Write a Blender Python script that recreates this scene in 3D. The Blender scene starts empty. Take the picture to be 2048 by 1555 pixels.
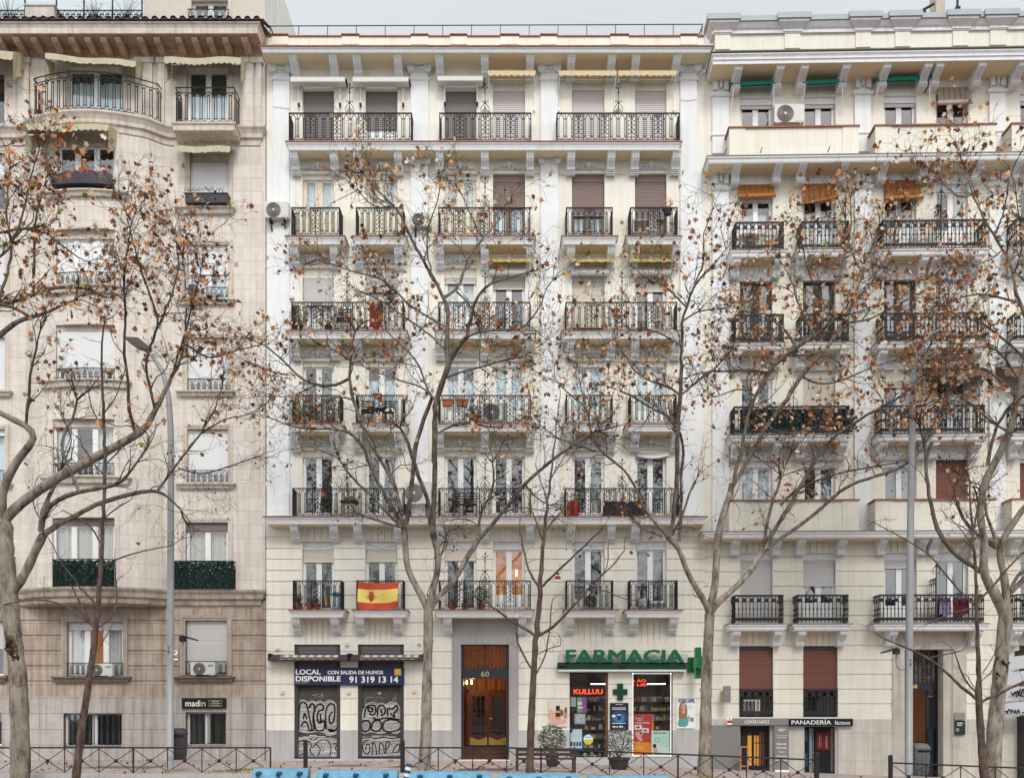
import bpy, bmesh, math, random
from mathutils import Vector, Matrix
import numpy as np

# ------------------------------------------------------------------ camera, sky, sun, exposure
scene = bpy.context.scene
COL = scene.collection
S, D, CX, HZ, GY = 58.0, 34.0, 1024.0, 1415.0, 1520.0      # px per metre at the facade, distance, horizon row, ground row
ZC = (GY - HZ) / S
cam = bpy.data.cameras.new('camera'); camo = bpy.data.objects.new('camera', cam); COL.objects.link(camo)
cam.sensor_fit = 'HORIZONTAL'; cam.sensor_width = 36.0
cam.lens = 36.0 * D / (2048.0 / S)
cam.shift_y = (HZ - 777.5) / 2048.0
cam.clip_start = 0.1; cam.clip_end = 1000
camo.location = (0, -D, ZC); camo.rotation_euler = (math.radians(90), 0, 0)
scene.camera = camo

SUN_EL, SUN_AZ = 43.0, 10.0       # degrees; azimuth to the right of straight behind the camera
world = bpy.data.worlds.new('World'); scene.world = world; world.use_nodes = True
nt = world.node_tree; nt.nodes.clear()
out = nt.nodes.new('ShaderNodeOutputWorld'); bg = nt.nodes.new('ShaderNodeBackground')
sky = nt.nodes.new('ShaderNodeTexSky'); sky.sky_type = 'NISHITA'; sky.sun_disc = False
sky.sun_elevation = math.radians(SUN_EL); sky.sun_rotation = math.radians(180 - SUN_AZ)
sky.air_density = 1.0; sky.dust_density = 6.0
mix = nt.nodes.new('ShaderNodeMixRGB'); mix.inputs[0].default_value = 0.9
# overcast veil over the clear sky: brighter on the side of the hidden sun, with faint cloud structure
tcw = nt.nodes.new('ShaderNodeTexCoord'); spw = nt.nodes.new('ShaderNodeSeparateXYZ'); nt.links.new(tcw.outputs['Generated'], spw.inputs[0])
mr = nt.nodes.new('ShaderNodeMapRange'); mr.inputs['From Min'].default_value = 1.0; mr.inputs['From Max'].default_value = -1.0; mr.inputs['To Min'].default_value = 0.72; mr.inputs['To Max'].default_value = 1.58
nt.links.new(spw.outputs[1], mr.inputs['Value'])
cn = nt.nodes.new('ShaderNodeTexNoise'); cn.inputs['Scale'].default_value = 2.2; cn.inputs['Detail'].default_value = 5; nt.links.new(tcw.outputs['Generated'], cn.inputs['Vector'])
cm_ = nt.nodes.new('ShaderNodeMapRange'); cm_.inputs['From Min'].default_value = .3; cm_.inputs['From Max'].default_value = .7; cm_.inputs['To Min'].default_value = .95; cm_.inputs['To Max'].default_value = 1.05; nt.links.new(cn.outputs['Fac'], cm_.inputs['Value'])
mu = nt.nodes.new('ShaderNodeMath'); mu.operation = 'MULTIPLY'; nt.links.new(mr.outputs[0], mu.inputs[0]); nt.links.new(cm_.outputs[0], mu.inputs[1])
vm = nt.nodes.new('ShaderNodeVectorMath'); vm.operation = 'SCALE'; vm.inputs[0].default_value = (7.2, 7.45, 7.62); nt.links.new(mu.outputs[0], vm.inputs['Scale']); nt.links.new(vm.outputs[0], mix.inputs[2])
nt.links.new(sky.outputs[0], mix.inputs[1]); nt.links.new(mix.outputs[0], bg.inputs[0])
bg.inputs[1].default_value = 0.122
nt.links.new(bg.outputs[0], out.inputs[0])
sun = bpy.data.lights.new('sun', 'SUN'); suno = bpy.data.objects.new('sun', sun); COL.objects.link(suno)
sun.energy = 1.5; sun.angle = math.radians(16); sun.color = (1.0, 0.965, 0.91)
el, az = math.radians(SUN_EL), math.radians(SUN_AZ)
sd = Vector((math.sin(az) * math.cos(el), -math.cos(az) * math.cos(el), math.sin(el)))
suno.rotation_euler = sd.to_track_quat('Z', 'Y').to_euler()
suno.location = sd * 80
scene.view_settings.view_transform = 'Standard'; scene.view_settings.look = 'None'
scene.view_settings.exposure = 0.16; scene.view_settings.gamma = 1.0
scene.view_settings.use_curve_mapping = False
scene.cycles.max_bounces = 8; scene.cycles.transparent_max_bounces = 12
scene.cycles.diffuse_bounces = 6

rnd = random.Random(7)

# ------------------------------------------------------------------ pixel -> metre helpers (photo measured on planes at depth y)
def X(px, y=0.0): return (px - CX) / S * (D + y) / D
def Z(py, y=0.0): return ZC + (HZ - py) / S * (D + y) / D
def V3(px, py, y): return Vector((X(px, y), y, Z(py, y)))
def ground_z(x): return 0.0 if x < 0 else -0.04 * min(x, 22.0)

# ------------------------------------------------------------------ materials
MATS = {}
def mat(name, col=(0.5, 0.5, 0.5), rough=0.8, var=0.0, scale=3.0, bump=0.0, bscale=40.0, metal=0.0, streak=0.0, spec=0.3, col2=None, emit=None, estr=0.0):
    if name in MATS: return MATS[name]
    m = bpy.data.materials.new(name); m.use_nodes = True
    n = m.node_tree; p = n.nodes['Principled BSDF']
    p.inputs['Roughness'].default_value = rough; p.inputs['Metallic'].default_value = metal
    p.inputs['Specular IOR Level'].default_value = spec
    p.inputs['Base Color'].default_value = (*col, 1)
    if var or bump or streak or col2:
        tc = n.nodes.new('ShaderNodeTexCoord')
    cur = None
    if var or col2:
        nz = n.nodes.new('ShaderNodeTexNoise'); nz.inputs['Scale'].default_value = scale; nz.inputs['Detail'].default_value = 8; nz.inputs['Roughness'].default_value = 0.65
        n.links.new(tc.outputs['Object'], nz.inputs['Vector'])
        rp = n.nodes.new('ShaderNodeValToRGB')
        c2 = col2 if col2 else tuple(max(0, c * (1 - var)) for c in col)
        rp.color_ramp.elements[0].position = 0.33; rp.color_ramp.elements[1].position = 0.62
        rp.color_ramp.elements[0].color = (*c2, 1); rp.color_ramp.elements[1].color = (*col, 1)
        n.links.new(nz.outputs['Fac'], rp.inputs[0]); cur = rp.outputs[0]
    if streak:
        mp = n.nodes.new('ShaderNodeMapping'); mp.inputs['Scale'].default_value = (5.0, 5.0, 0.35)
        n.links.new(tc.outputs['Object'], mp.inputs[0])
        n2 = n.nodes.new('ShaderNodeTexNoise'); n2.inputs['Scale'].default_value = 1.3; n2.inputs['Detail'].default_value = 6
        n.links.new(mp.outputs[0], n2.inputs['Vector'])
        r2 = n.nodes.new('ShaderNodeValToRGB'); r2.color_ramp.elements[0].position = 0.3; r2.color_ramp.elements[1].position = 0.55
        k = 1 - streak; r2.color_ramp.elements[0].color = (k, k * 0.97, k * 0.92, 1); r2.color_ramp.elements[1].color = (1, 1, 1, 1)
        n.links.new(n2.outputs['Fac'], r2.inputs[0])
        mx = n.nodes.new('ShaderNodeMixRGB'); mx.blend_type = 'MULTIPLY'; mx.inputs[0].default_value = 1
        if cur: n.links.new(cur, mx.inputs[1])
        else: mx.inputs[1].default_value = (*col, 1)
        n.links.new(r2.outputs[0], mx.inputs[2]); cur = mx.outputs[0]
    if cur: n.links.new(cur, p.inputs['Base Color'])
    if bump:
        nb = n.nodes.new('ShaderNodeTexNoise'); nb.inputs['Scale'].default_value = bscale; nb.inputs['Detail'].default_value = 5
        n.links.new(tc.outputs['Object'], nb.inputs['Vector'])
        b = n.nodes.new('ShaderNodeBump'); b.inputs['Strength'].default_value = bump; b.inputs['Distance'].default_value = 0.02
        n.links.new(nb.outputs['Fac'], b.inputs['Height']); n.links.new(b.outputs[0], p.inputs['Normal'])
    if emit:
        p.inputs['Emission Color'].default_value = (*emit, 1); p.inputs['Emission Strength'].default_value = estr
    MATS[name] = m
    return m

def stone_mat(name, c1, c2, mortar, bw, bh, msize=0.008, off=0.5, streak=0.0, stain=None):
    """ashlar: brick texture laid over the X-Z plane of the wall, every block its own tone"""
    m = bpy.data.materials.new(name); m.use_nodes = True; MATS[name] = m
    n = m.node_tree; p = n.nodes['Principled BSDF']; p.inputs['Roughness'].default_value = 0.85; p.inputs['Specular IOR Level'].default_value = 0.2
    tc = n.nodes.new('ShaderNodeTexCoord'); sp = n.nodes.new('ShaderNodeSeparateXYZ'); cb = n.nodes.new('ShaderNodeCombineXYZ')
    n.links.new(tc.outputs['Object'], sp.inputs[0]); n.links.new(sp.outputs[0], cb.inputs[0]); n.links.new(sp.outputs[2], cb.inputs[1])
    br = n.nodes.new('ShaderNodeTexBrick'); br.offset = off
    for k, v in (('Scale', 1.0), ('Mortar Size', msize), ('Mortar Smooth', 0.3), ('Bias', 0.0), ('Brick Width', bw), ('Row Height', bh)): br.inputs[k].default_value = v
    br.inputs['Color1'].default_value = (*c1, 1); br.inputs['Color2'].default_value = (*c2, 1); br.inputs['Mortar'].default_value = (*mortar, 1)
    n.links.new(cb.outputs[0], br.inputs['Vector'])
    nz = n.nodes.new('ShaderNodeTexNoise'); nz.inputs['Scale'].default_value = 2.2; nz.inputs['Detail'].default_value = 9; nz.inputs['Roughness'].default_value = 0.7
    n.links.new(tc.outputs['Object'], nz.inputs['Vector'])
    rp = n.nodes.new('ShaderNodeValToRGB'); rp.color_ramp.elements[0].position = 0.3; rp.color_ramp.elements[1].position = 0.65
    rp.color_ramp.elements[0].color = (*(stain or (0.84, 0.82, 0.79)), 1); rp.color_ramp.elements[1].color = (1, 1, 1, 1)
    n.links.new(nz.outputs['Fac'], rp.inputs[0])
    mx = n.nodes.new('ShaderNodeMixRGB'); mx.blend_type = 'MULTIPLY'; mx.inputs[0].default_value = 1
    n.links.new(br.outputs['Color'], mx.inputs[1]); n.links.new(rp.outputs[0], mx.inputs[2])
    mp = n.nodes.new('ShaderNodeMapping'); mp.inputs['Scale'].default_value = (6, 6, 0.3); n.links.new(tc.outputs['Object'], mp.inputs[0])
    n2 = n.nodes.new('ShaderNodeTexNoise'); n2.inputs['Scale'].default_value = 1.1; n2.inputs['Detail'].default_value = 6; n.links.new(mp.outputs[0], n2.inputs['Vector'])
    r2 = n.nodes.new('ShaderNodeValToRGB'); r2.color_ramp.elements[0].position = 0.3; r2.color_ramp.elements[1].position = 0.56
    k = 1 - streak; r2.color_ramp.elements[0].color = (k, k * .97, k * .93, 1); r2.color_ramp.elements[1].color = (1, 1, 1, 1)
    n.links.new(n2.outputs['Fac'], r2.inputs[0])
    m2 = n.nodes.new('ShaderNodeMixRGB'); m2.blend_type = 'MULTIPLY'; m2.inputs[0].default_value = 1
    n.links.new(mx.outputs[0], m2.inputs[1]); n.links.new(r2.outputs[0], m2.inputs[2]); n.links.new(m2.outputs[0], p.inputs['Base Color'])
    b = n.nodes.new('ShaderNodeBump'); b.inputs['Strength'].default_value = 0.25; b.inputs['Distance'].default_value = 0.01
    n3 = n.nodes.new('ShaderNodeTexNoise'); n3.inputs['Scale'].default_value = 35; n3.inputs['Detail'].default_value = 6; n.links.new(tc.outputs['Object'], n3.inputs['Vector'])
    n.links.new(n3.outputs['Fac'], b.inputs['Height']); n.links.new(b.outputs[0], p.inputs['Normal'])
    return m

def glass_mat(name, tint=(0.9, 0.95, 0.97), fac=0.22):
    m = bpy.data.materials.new(name); m.use_nodes = True; MATS[name] = m
    n = m.node_tree; n.nodes.clear()
    o = n.nodes.new('ShaderNodeOutputMaterial'); t = n.nodes.new('ShaderNodeBsdfTransparent'); g = n.nodes.new('ShaderNodeBsdfGlossy')
    t.inputs[0].default_value = (*tint, 1); g.inputs[0].default_value = (0.97, 0.98, 1, 1); g.inputs['Roughness'].default_value = 0.03
    tc = n.nodes.new('ShaderNodeTexCoord'); nz = n.nodes.new('ShaderNodeTexNoise'); nz.inputs['Scale'].default_value = 1.6
    n.links.new(tc.outputs['Object'], nz.inputs['Vector'])
    b = n.nodes.new('ShaderNodeBump'); b.inputs['Strength'].default_value = 0.05; b.inputs['Distance'].default_value = 0.05
    n.links.new(nz.outputs['Fac'], b.inputs['Height']); n.links.new(b.outputs[0], g.inputs['Normal'])
    mx = n.nodes.new('ShaderNodeMixShader'); mx.inputs[0].default_value = fac
    n.links.new(t.outputs[0], mx.inputs[1]); n.links.new(g.outputs[0], mx.inputs[2]); n.links.new(mx.outputs[0], o.inputs[0])
    return m

def leaf_mat(name, cols, rough=0.7):
    m = bpy.data.materials.new(name); m.use_nodes = True; MATS[name] = m
    n = m.node_tree; p = n.nodes['Principled BSDF']; p.inputs['Roughness'].default_value = rough; p.inputs['Specular IOR Level'].default_value = 0.2
    g = n.nodes.new('ShaderNodeNewGeometry'); rp = n.nodes.new('ShaderNodeValToRGB'); rp.color_ramp.interpolation = 'CONSTANT'
    els = rp.color_ramp.elements
    els[0].position = 0; els[0].color = (*cols[0][1], 1); els[1].position = cols[1][0]; els[1].color = (*cols[1][1], 1)
    for pos, c in cols[2:]:
        e = els.new(pos); e.color = (*c, 1)
    n.links.new(g.outputs['Random Per Island'], rp.inputs[0]); n.links.new(rp.outputs[0], p.inputs['Base Color'])
    return m

cream = mat('cream_plaster', (0.81, 0.775, 0.695), 0.85, var=0.06, scale=0.9, bump=0.25, bscale=60, streak=0.08)
cream2 = mat('yellow_cream_plaster', (0.78, 0.745, 0.655), 0.85, var=0.06, scale=0.8, bump=0.35, bscale=45, streak=0.07)
soffit = mat('shade_tinted_cream_plaster', (0.80, 0.665, 0.465), 0.85, var=0.06, scale=1.2)  # same cream paint on undersides, its warm shade put in as ochre
white = mat('white_stucco', (0.77, 0.785, 0.80), 0.75, var=0.05, scale=1.5, streak=0.05)
whitep = mat('white_paint', (0.80, 0.80, 0.79), 0.45)
creamp = mat('cream_paint', (0.70, 0.64, 0.52), 0.5)
terra = mat('terracotta_tile', (0.36, 0.16, 0.10), 0.8, var=0.35, scale=6)
granite = mat('grey_granite', (0.50, 0.49, 0.49), 0.7, var=0.22, scale=30, streak=0.15)
granite2 = mat('mauve_granite', (0.40, 0.38, 0.385), 0.7, var=0.2, scale=25, streak=0.1)
iron = mat('black_iron', (0.009, 0.009, 0.011), 0.6, spec=0.25)
irong = mat('dark_grey_iron', (0.022, 0.022, 0.026), 0.6, spec=0.25)
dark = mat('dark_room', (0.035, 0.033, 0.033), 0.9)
warm_room = mat('lamplit_amber_room', (0.42, 0.20, 0.07), 0.8, emit=(0.55, 0.22, 0.05), estr=0.35)  # lamplight of the room put in as a glowing backing
glass = glass_mat('window_glass', fac=0.165)
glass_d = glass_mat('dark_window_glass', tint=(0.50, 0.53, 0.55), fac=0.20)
shop_glass = glass_mat('shop_glass', tint=(0.93, 0.95, 0.95), fac=0.10)
frost = mat('frosted_blind', (0.68, 0.73, 0.74), 0.35, spec=0.5)
curt = mat('white_curtain', (0.74, 0.73, 0.70), 0.9)
curtg = mat('grey_curtain', (0.17, 0.18, 0.18), 0.9)
curtb = mat('beige_curtain', (0.50, 0.46, 0.40), 0.9)
curtbl = mat('pale_blue_blind', (0.66, 0.73, 0.75), 0.6)
sh_grey = mat('grey_brown_shutter', (0.21, 0.18, 0.175), 0.55)
sh_mauve = mat('pale_mauve_shutter', (0.58, 0.53, 0.52), 0.5)
sh_brown = mat('taupe_brown_shutter', (0.22, 0.155, 0.135), 0.55)
sh_white = mat('white_shutter', (0.74, 0.745, 0.75), 0.5)
sh_cream = mat('cream_shutter', (0.62, 0.57, 0.49), 0.55)
sh_lgrey = mat('light_grey_shutter', (0.55, 0.53, 0.52), 0.5)
sh_red = mat('red_brown_shutter', (0.17, 0.062, 0.04), 0.55)
sh_black = mat('charcoal_shutter', (0.055, 0.05, 0.052), 0.5)
wood = mat('mahogany_wood', (0.11, 0.035, 0.018), 0.4, var=0.4, scale=8)
brownf = mat('dark_brown_wood', (0.05, 0.028, 0.024), 0.5)
brass = mat('brass', (0.55, 0.36, 0.10), 0.35, metal=0.8)
gold = mat('gold_paint', (0.62, 0.46, 0.16), 0.4)
awn_sand = mat('sand_canvas', (0.50, 0.45, 0.325), 0.9, var=0.12, scale=3)
awn_yel = mat('yellow_beige_canvas', (0.66, 0.52, 0.33), 0.9, var=0.08, scale=3)
awn_must = mat('mustard_canvas', (0.50, 0.38, 0.14), 0.9, var=0.2, scale=4)
awn_green = mat('green_canvas', (0.012, 0.20, 0.14), 0.85, var=0.2, scale=4)
awn_brown = mat('brown_canvas', (0.20, 0.125, 0.09), 0.9, var=0.3, scale=3)
awn_white = mat('white_canvas', (0.66, 0.645, 0.625), 0.8)
bamboo = mat('orange_bamboo', (0.46, 0.19, 0.05), 0.7, var=0.25, scale=18)
bamboo2 = mat('pale_bamboo', (0.50, 0.42, 0.34), 0.8, var=0.2, scale=18)
ac_white = mat('ac_casing', (0.60, 0.585, 0.55), 0.4)
ac_grille = mat('ac_grille', (0.30, 0.265, 0.26), 0.6)
ac_dark = mat('ac_fan_dark', (0.12, 0.10, 0.10), 0.6)
potc = mat('terracotta_pot', (0.32, 0.10, 0.05), 0.8)
plastic_dk = mat('dark_plastic', (0.03, 0.028, 0.03), 0.5)
steel = mat('galvanised_steel', (0.36, 0.36, 0.365), 0.5, metal=0.15, var=0.12, scale=4)
black = mat('black_panel', (0.012, 0.012, 0.015), 0.35)
grey_panel = mat('warm_grey_panel', (0.20, 0.195, 0.185), 0.55)
wtext = mat('white_lettering', (0.85, 0.85, 0.84), 0.5)
btext = mat('black_lettering', (0.02, 0.02, 0.02), 0.5)

# ------------------------------------------------------------------ mesh builder
class MB:
    def __init__(s): s.v = []; s.f = []; s.m = []; s.sm = []
    def quad(s, a, b, c, d, m=0):
        i = len(s.v); s.v += [tuple(a), tuple(b), tuple(c), tuple(d)]; s.f.append((i, i + 1, i + 2, i + 3)); s.m.append(m)
    def poly(s, pts, m=0):
        i = len(s.v); s.v += [tuple(p) for p in pts]; s.f.append(tuple(range(i, i + len(pts)))); s.m.append(m)
    def box(s, x0, x1, y0, y1, z0, z1, m=0):
        i = len(s.v)
        s.v += [(x0, y0, z0), (x1, y0, z0), (x1, y1, z0), (x0, y1, z0), (x0, y0, z1), (x1, y0, z1), (x1, y1, z1), (x0, y1, z1)]
        for f in ((0, 1, 5, 4), (1, 2, 6, 5), (2, 3, 7, 6), (3, 0, 4, 7), (4, 5, 6, 7), (3, 2, 1, 0)):
            s.f.append(tuple(i + k for k in f)); s.m.append(m)
    def tube(s, pts, r, n=4, m=0, caps=True, rot=0.785):
        pts = [Vector(p) for p in pts]; k = len(pts)
        rs = r if isinstance(r, (list, tuple)) else [r] * k
        base = len(s.v); up = None
        for i, p in enumerate(pts):
            d = (pts[min(i + 1, k - 1)] - pts[max(i - 1, 0)])
            if d.length < 1e-9: d = Vector((0, 0, 1))
            d.normalize()
            if up is None:
                up = Vector((0, 1, 0)) if abs(d.y) < 0.8 else Vector((1, 0, 0))
            a = d.cross(up)
            if a.length < 1e-6: a = d.orthogonal()
            a.normalize(); b = d.cross(a); up = -b if False else a.cross(d)
            for j in range(n):
                t = rot + 2 * math.pi * j / n
                q = p + (a * math.cos(t) + b * math.sin(t)) * rs[i]
                s.v.append((q.x, q.y, q.z))
        for i in range(k - 1):
            for j in range(n):
                a0 = base + i * n + j; a1 = base + i * n + (j + 1) % n
                s.f.append((a0, a1, a1 + n, a0 + n)); s.m.append(m)
        if caps:
            s.f.append(tuple(base + j for j in range(n))); s.m.append(m)
            s.f.append(tuple(base + (k - 1) * n + j for j in reversed(range(n)))); s.m.append(m)
    def lathe(s, prof, n=16, m=0, cx=0, cy=0):
        base = len(s.v)
        for r, z in prof:
            for j in range(n):
                t = 2 * math.pi * j / n; s.v.append((cx + r * math.cos(t), cy + r * math.sin(t), z))
        for i in range(len(prof) - 1):
            for j in range(n):
                a0 = base + i * n + j; a1 = base + i * n + (j + 1) % n
                s.f.append((a0, a1, a1 + n, a0 + n)); s.m.append(m)
        s.f.append(tuple(base + j for j in reversed(range(n)))); s.m.append(m)
        s.f.append(tuple(base + (len(prof) - 1) * n + j for j in range(n))); s.m.append(m)
    def extrude_x(s, prof, x0, x1, m=0):
        """closed (y,z) profile pushed from x0 to x1"""
        k = len(prof); i = len(s.v)
        s.v += [(x0, y, z) for y, z in prof] + [(x1, y, z) for y, z in prof]
        for j in range(k):
            s.f.append((i + j, i + (j + 1) % k, i + k + (j + 1) % k, i + k + j)); s.m.append(m)
        s.f.append(tuple(i + j for j in reversed(range(k)))); s.m.append(m)
        s.f.append(tuple(i + k + j for j in range(k))); s.m.append(m)
    def extrude_y(s, prof, y0, y1, m=0):
        """closed (x,z) profile pushed from y0 (front) to y1"""
        k = len(prof); i = len(s.v)
        s.v += [(x, y0, z) for x, z in prof] + [(x, y1, z) for x, z in prof]
        for j in range(k):
            s.f.append((i + j, i + (j + 1) % k, i + k + (j + 1) % k, i + k + j)); s.m.append(m)
        s.f.append(tuple(i + j for j in range(k))); s.m.append(m)
        s.f.append(tuple(i + k + j for j in reversed(range(k)))); s.m.append(m)
    def mould(s, path, prof, top=0, bot=0):
        """profile [(outward, z, material)] swept along a plan path, left to right, outside towards the street; closed top and bottom"""
        k = len(path); nrm = []
        for i in range(k):
            ns = []
            for a, b in ((i - 1, i), (i, i + 1)):
                if a < 0 or b >= k: continue
                d = Vector((path[b][0] - path[a][0], path[b][1] - path[a][1]))
                if d.length > 1e-9: d.normalize(); ns.append(Vector((d.y, -d.x)))
            nn = sum(ns, Vector((0, 0)));
            if len(ns) == 2:
                nn.normalize(); c = max(0.35, nn.dot(ns[0])); nn = nn / c
            nrm.append(nn)
        rings = []
        for q in prof:
            i = len(s.v); rings.append(i)
            for p, nn in zip(path, nrm): s.v.append((p[0] + nn.x * q[0], p[1] + nn.y * q[0], q[1]))
        for a in range(len(prof) - 1):
            for i in range(k - 1):
                s.f.append((rings[a + 1] + i, rings[a + 1] + i + 1, rings[a] + i + 1, rings[a] + i)); s.m.append(prof[a][2])
        s.f.append(tuple(rings[0] + i for i in range(k))); s.m.append(top)
        s.f.append(tuple(rings[-1] + i for i in reversed(range(k)))); s.m.append(bot)
    def mesh(s, name, mats, smooth=False):
        me = bpy.data.meshes.new(name); me.from_pydata(s.v, [], s.f)
        for x in (mats if isinstance(mats, (list, tuple)) else [mats]): me.materials.append(x)
        me.polygons.foreach_set('material_index', s.m)
        if smooth: me.polygons.foreach_set('use_smooth', [True] * len(me.polygons))
        me.update(); return me
    def build(s, name, mats, parent=None, smooth=False, loc=None, label=None):
        return link(name, s.mesh(name, mats, smooth), parent, loc, label)

def link(name, me, parent=None, loc=None, label=None):
    o = bpy.data.objects.new(name, me); COL.objects.link(o)
    if loc is not None: o.location = loc
    if parent is not None:
        o.parent = parent
        if parent.type == 'EMPTY' and loc is None: o.location = -Vector(ORIG.get(parent.name, (0, 0, 0)))   # meshes are written in world metres
    if label: o['label'] = label
    return o
ORIG = {}
def thing(name, label, cat, loc=(0, 0, 0), group=None):
    o = bpy.data.objects.new(name, None); COL.objects.link(o); o.location = loc
    o.empty_display_size = 0.3
    ORIG[o.name] = tuple(loc)
    o['label'] = label; o['category'] = cat
    if group: o['group'] = group
    return o
def tag(o, label=None, cat=None, group=None, kind=None):
    if label: o['label'] = label
    if cat: o['category'] = cat
    if group: o['group'] = group
    if kind: o['kind'] = kind
    return o

def text(body, x0, x1, z0, z1, y, m, parent, name='lettering', depth=0.01, bold=0.0, fit=True, align='L', label=None):
    """lettering facing the street, stretched into the rectangle it has in the photograph"""
    c = bpy.data.curves.new('t', 'FONT'); c.body = body; c.size = 1; c.offset = 0; c.extrude = 0.02; c.resolution_u = 3
    o = bpy.data.objects.new('t', c); COL.objects.link(o)
    dg = bpy.context.evaluated_depsgraph_get(); dg.update()
    me = bpy.data.meshes.new_from_object(o.evaluated_get(dg))
    bpy.data.objects.remove(o); bpy.data.curves.remove(c)
    co = np.empty(len(me.vertices) * 3, 'f'); me.vertices.foreach_get('co', co); co = co.reshape(-1, 3)
    lo, hi = co.min(0), co.max(0)
    sx = (x1 - x0) / max(1e-6, hi[0] - lo[0]); sz = (z1 - z0) / max(1e-6, hi[1] - lo[1])
    nx = x0 + (co[:, 0] - lo[0]) * sx; nz = z0 + (co[:, 1] - lo[1]) * sz
    ny = y - (co[:, 2] - lo[2]) / max(1e-6, hi[2] - lo[2]) * depth
    if bold:                                                   # heavier weight: the same letters set four times, a hair apart
        bx_, bz_ = bold * sx, bold * sz; vs, fs = [], []; fl = [tuple(p.vertices) for p in me.polygons]; n0 = len(me.vertices)
        for k, (dx, dz) in enumerate(((-1, -1), (1, -1), (-1, 1), (1, 1))):
            vs += list(zip((nx + dx * bx_).tolist(), (ny - .0012 * k).tolist(), (nz + dz * bz_).tolist())); fs += [tuple(i + k * n0 for i in f) for f in fl]
        me = bpy.data.meshes.new(name); me.from_pydata(vs, [], fs)
    else: me.vertices.foreach_set('co', np.stack([nx, ny, nz], 1).astype('f').ravel())
    me.materials.clear(); me.materials.append(m); me.update(); me.name = name
    return link(name, me, parent, None, label)

def relief(cells, xc, zc, base, fn=None, reveal=0, hole_min=0.25):
    """a wall as ONE mesh of stepped rectangles; cells = (x0,x1,z0,z1,y,material) painted in order; material -1 is an opening"""
    xs = set(xc); zs = set(zc)
    for c in cells: xs.update((c[0], c[1])); zs.update((c[2], c[3]))
    xs = sorted(x for x in xs if min(xc) - 1e-6 <= x <= max(xc) + 1e-6); zs = sorted(z for z in zs if min(zc) - 1e-6 <= z <= max(zc) + 1e-6)
    def thin(a):
        r = [a[0]]
        for v in a[1:]:
            if v - r[-1] > 1e-4: r.append(v)
        return r
    xs = thin(xs); zs = thin(zs); nx, nz = len(xs) - 1, len(zs) - 1
    xa = np.array(xs); za = np.array(zs); xm = (xa[1:] + xa[:-1]) / 2; zm = (za[1:] + za[:-1]) / 2
    Y = np.full((nx, nz), base[0]); M = np.full((nx, nz), base[1], int)
    for c in cells:
        a = (xm > c[0]) & (xm < c[1]); b = (zm > c[2]) & (zm < c[3])
        Y[np.ix_(a, b)] = c[4]; M[np.ix_(a, b)] = c[5]
    mb = MB(); f = fn or (lambda x: 0.0)
    fx = [f(x) for x in xs]
    for i in range(nx):
        for j in range(nz):
            y = Y[i, j]
            if M[i, j] >= 0:
                mb.quad((xs[i], y + fx[i], zs[j]), (xs[i + 1], y + fx[i + 1], zs[j]), (xs[i + 1], y + fx[i + 1], zs[j + 1]), (xs[i], y + fx[i], zs[j + 1]), int(M[i, j]))
            if i + 1 < nx and abs(Y[i + 1, j] - y) > 1e-5:
                y2 = Y[i + 1, j]; mm = reveal if min(M[i, j], M[i + 1, j]) < 0 else int(M[i, j] if y < y2 else M[i + 1, j])
                mb.quad((xs[i + 1], y + fx[i + 1], zs[j]), (xs[i + 1], y2 + fx[i + 1], zs[j]), (xs[i + 1], y2 + fx[i + 1], zs[j + 1]), (xs[i + 1], y + fx[i + 1], zs[j + 1]), mm)
            if j + 1 < nz and abs(Y[i, j + 1] - y) > 1e-5:
                y2 = Y[i, j + 1]; mm = reveal if min(M[i, j], M[i, j + 1]) < 0 else int(M[i, j] if y < y2 else M[i, j + 1])
                mb.quad((xs[i], y + fx[i], zs[j + 1]), (xs[i + 1], y + fx[i + 1], zs[j + 1]), (xs[i + 1], y2 + fx[i + 1], zs[j + 1]), (xs[i], y2 + fx[i], zs[j + 1]), mm)
    return mb

# ------------------------------------------------------------------ facade parts shared by the buildings
def slats(mb, x0, x1, z0, z1, y, pitch=0.07, amp=0.014, m=0):
    n = max(1, int(round((z1 - z0) / pitch))); h = (z1 - z0) / n
    for i in range(n):
        za = z0 + i * h
        mb.quad((x0, y - amp, za), (x1, y - amp, za), (x1, y - amp * .6, za + h * .78), (x0, y - amp * .6, za + h * .78), m)
        mb.quad((x0, y - amp * .6, za + h * .78), (x1, y - amp * .6, za + h * .78), (x1, y + .004, za + h), (x0, y + .004, za + h), m)
        mb.quad((x0, y + .004, za + h), (x1, y + .004, za + h), (x1, y - amp, za + h), (x0, y - amp, za + h), m)

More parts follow.
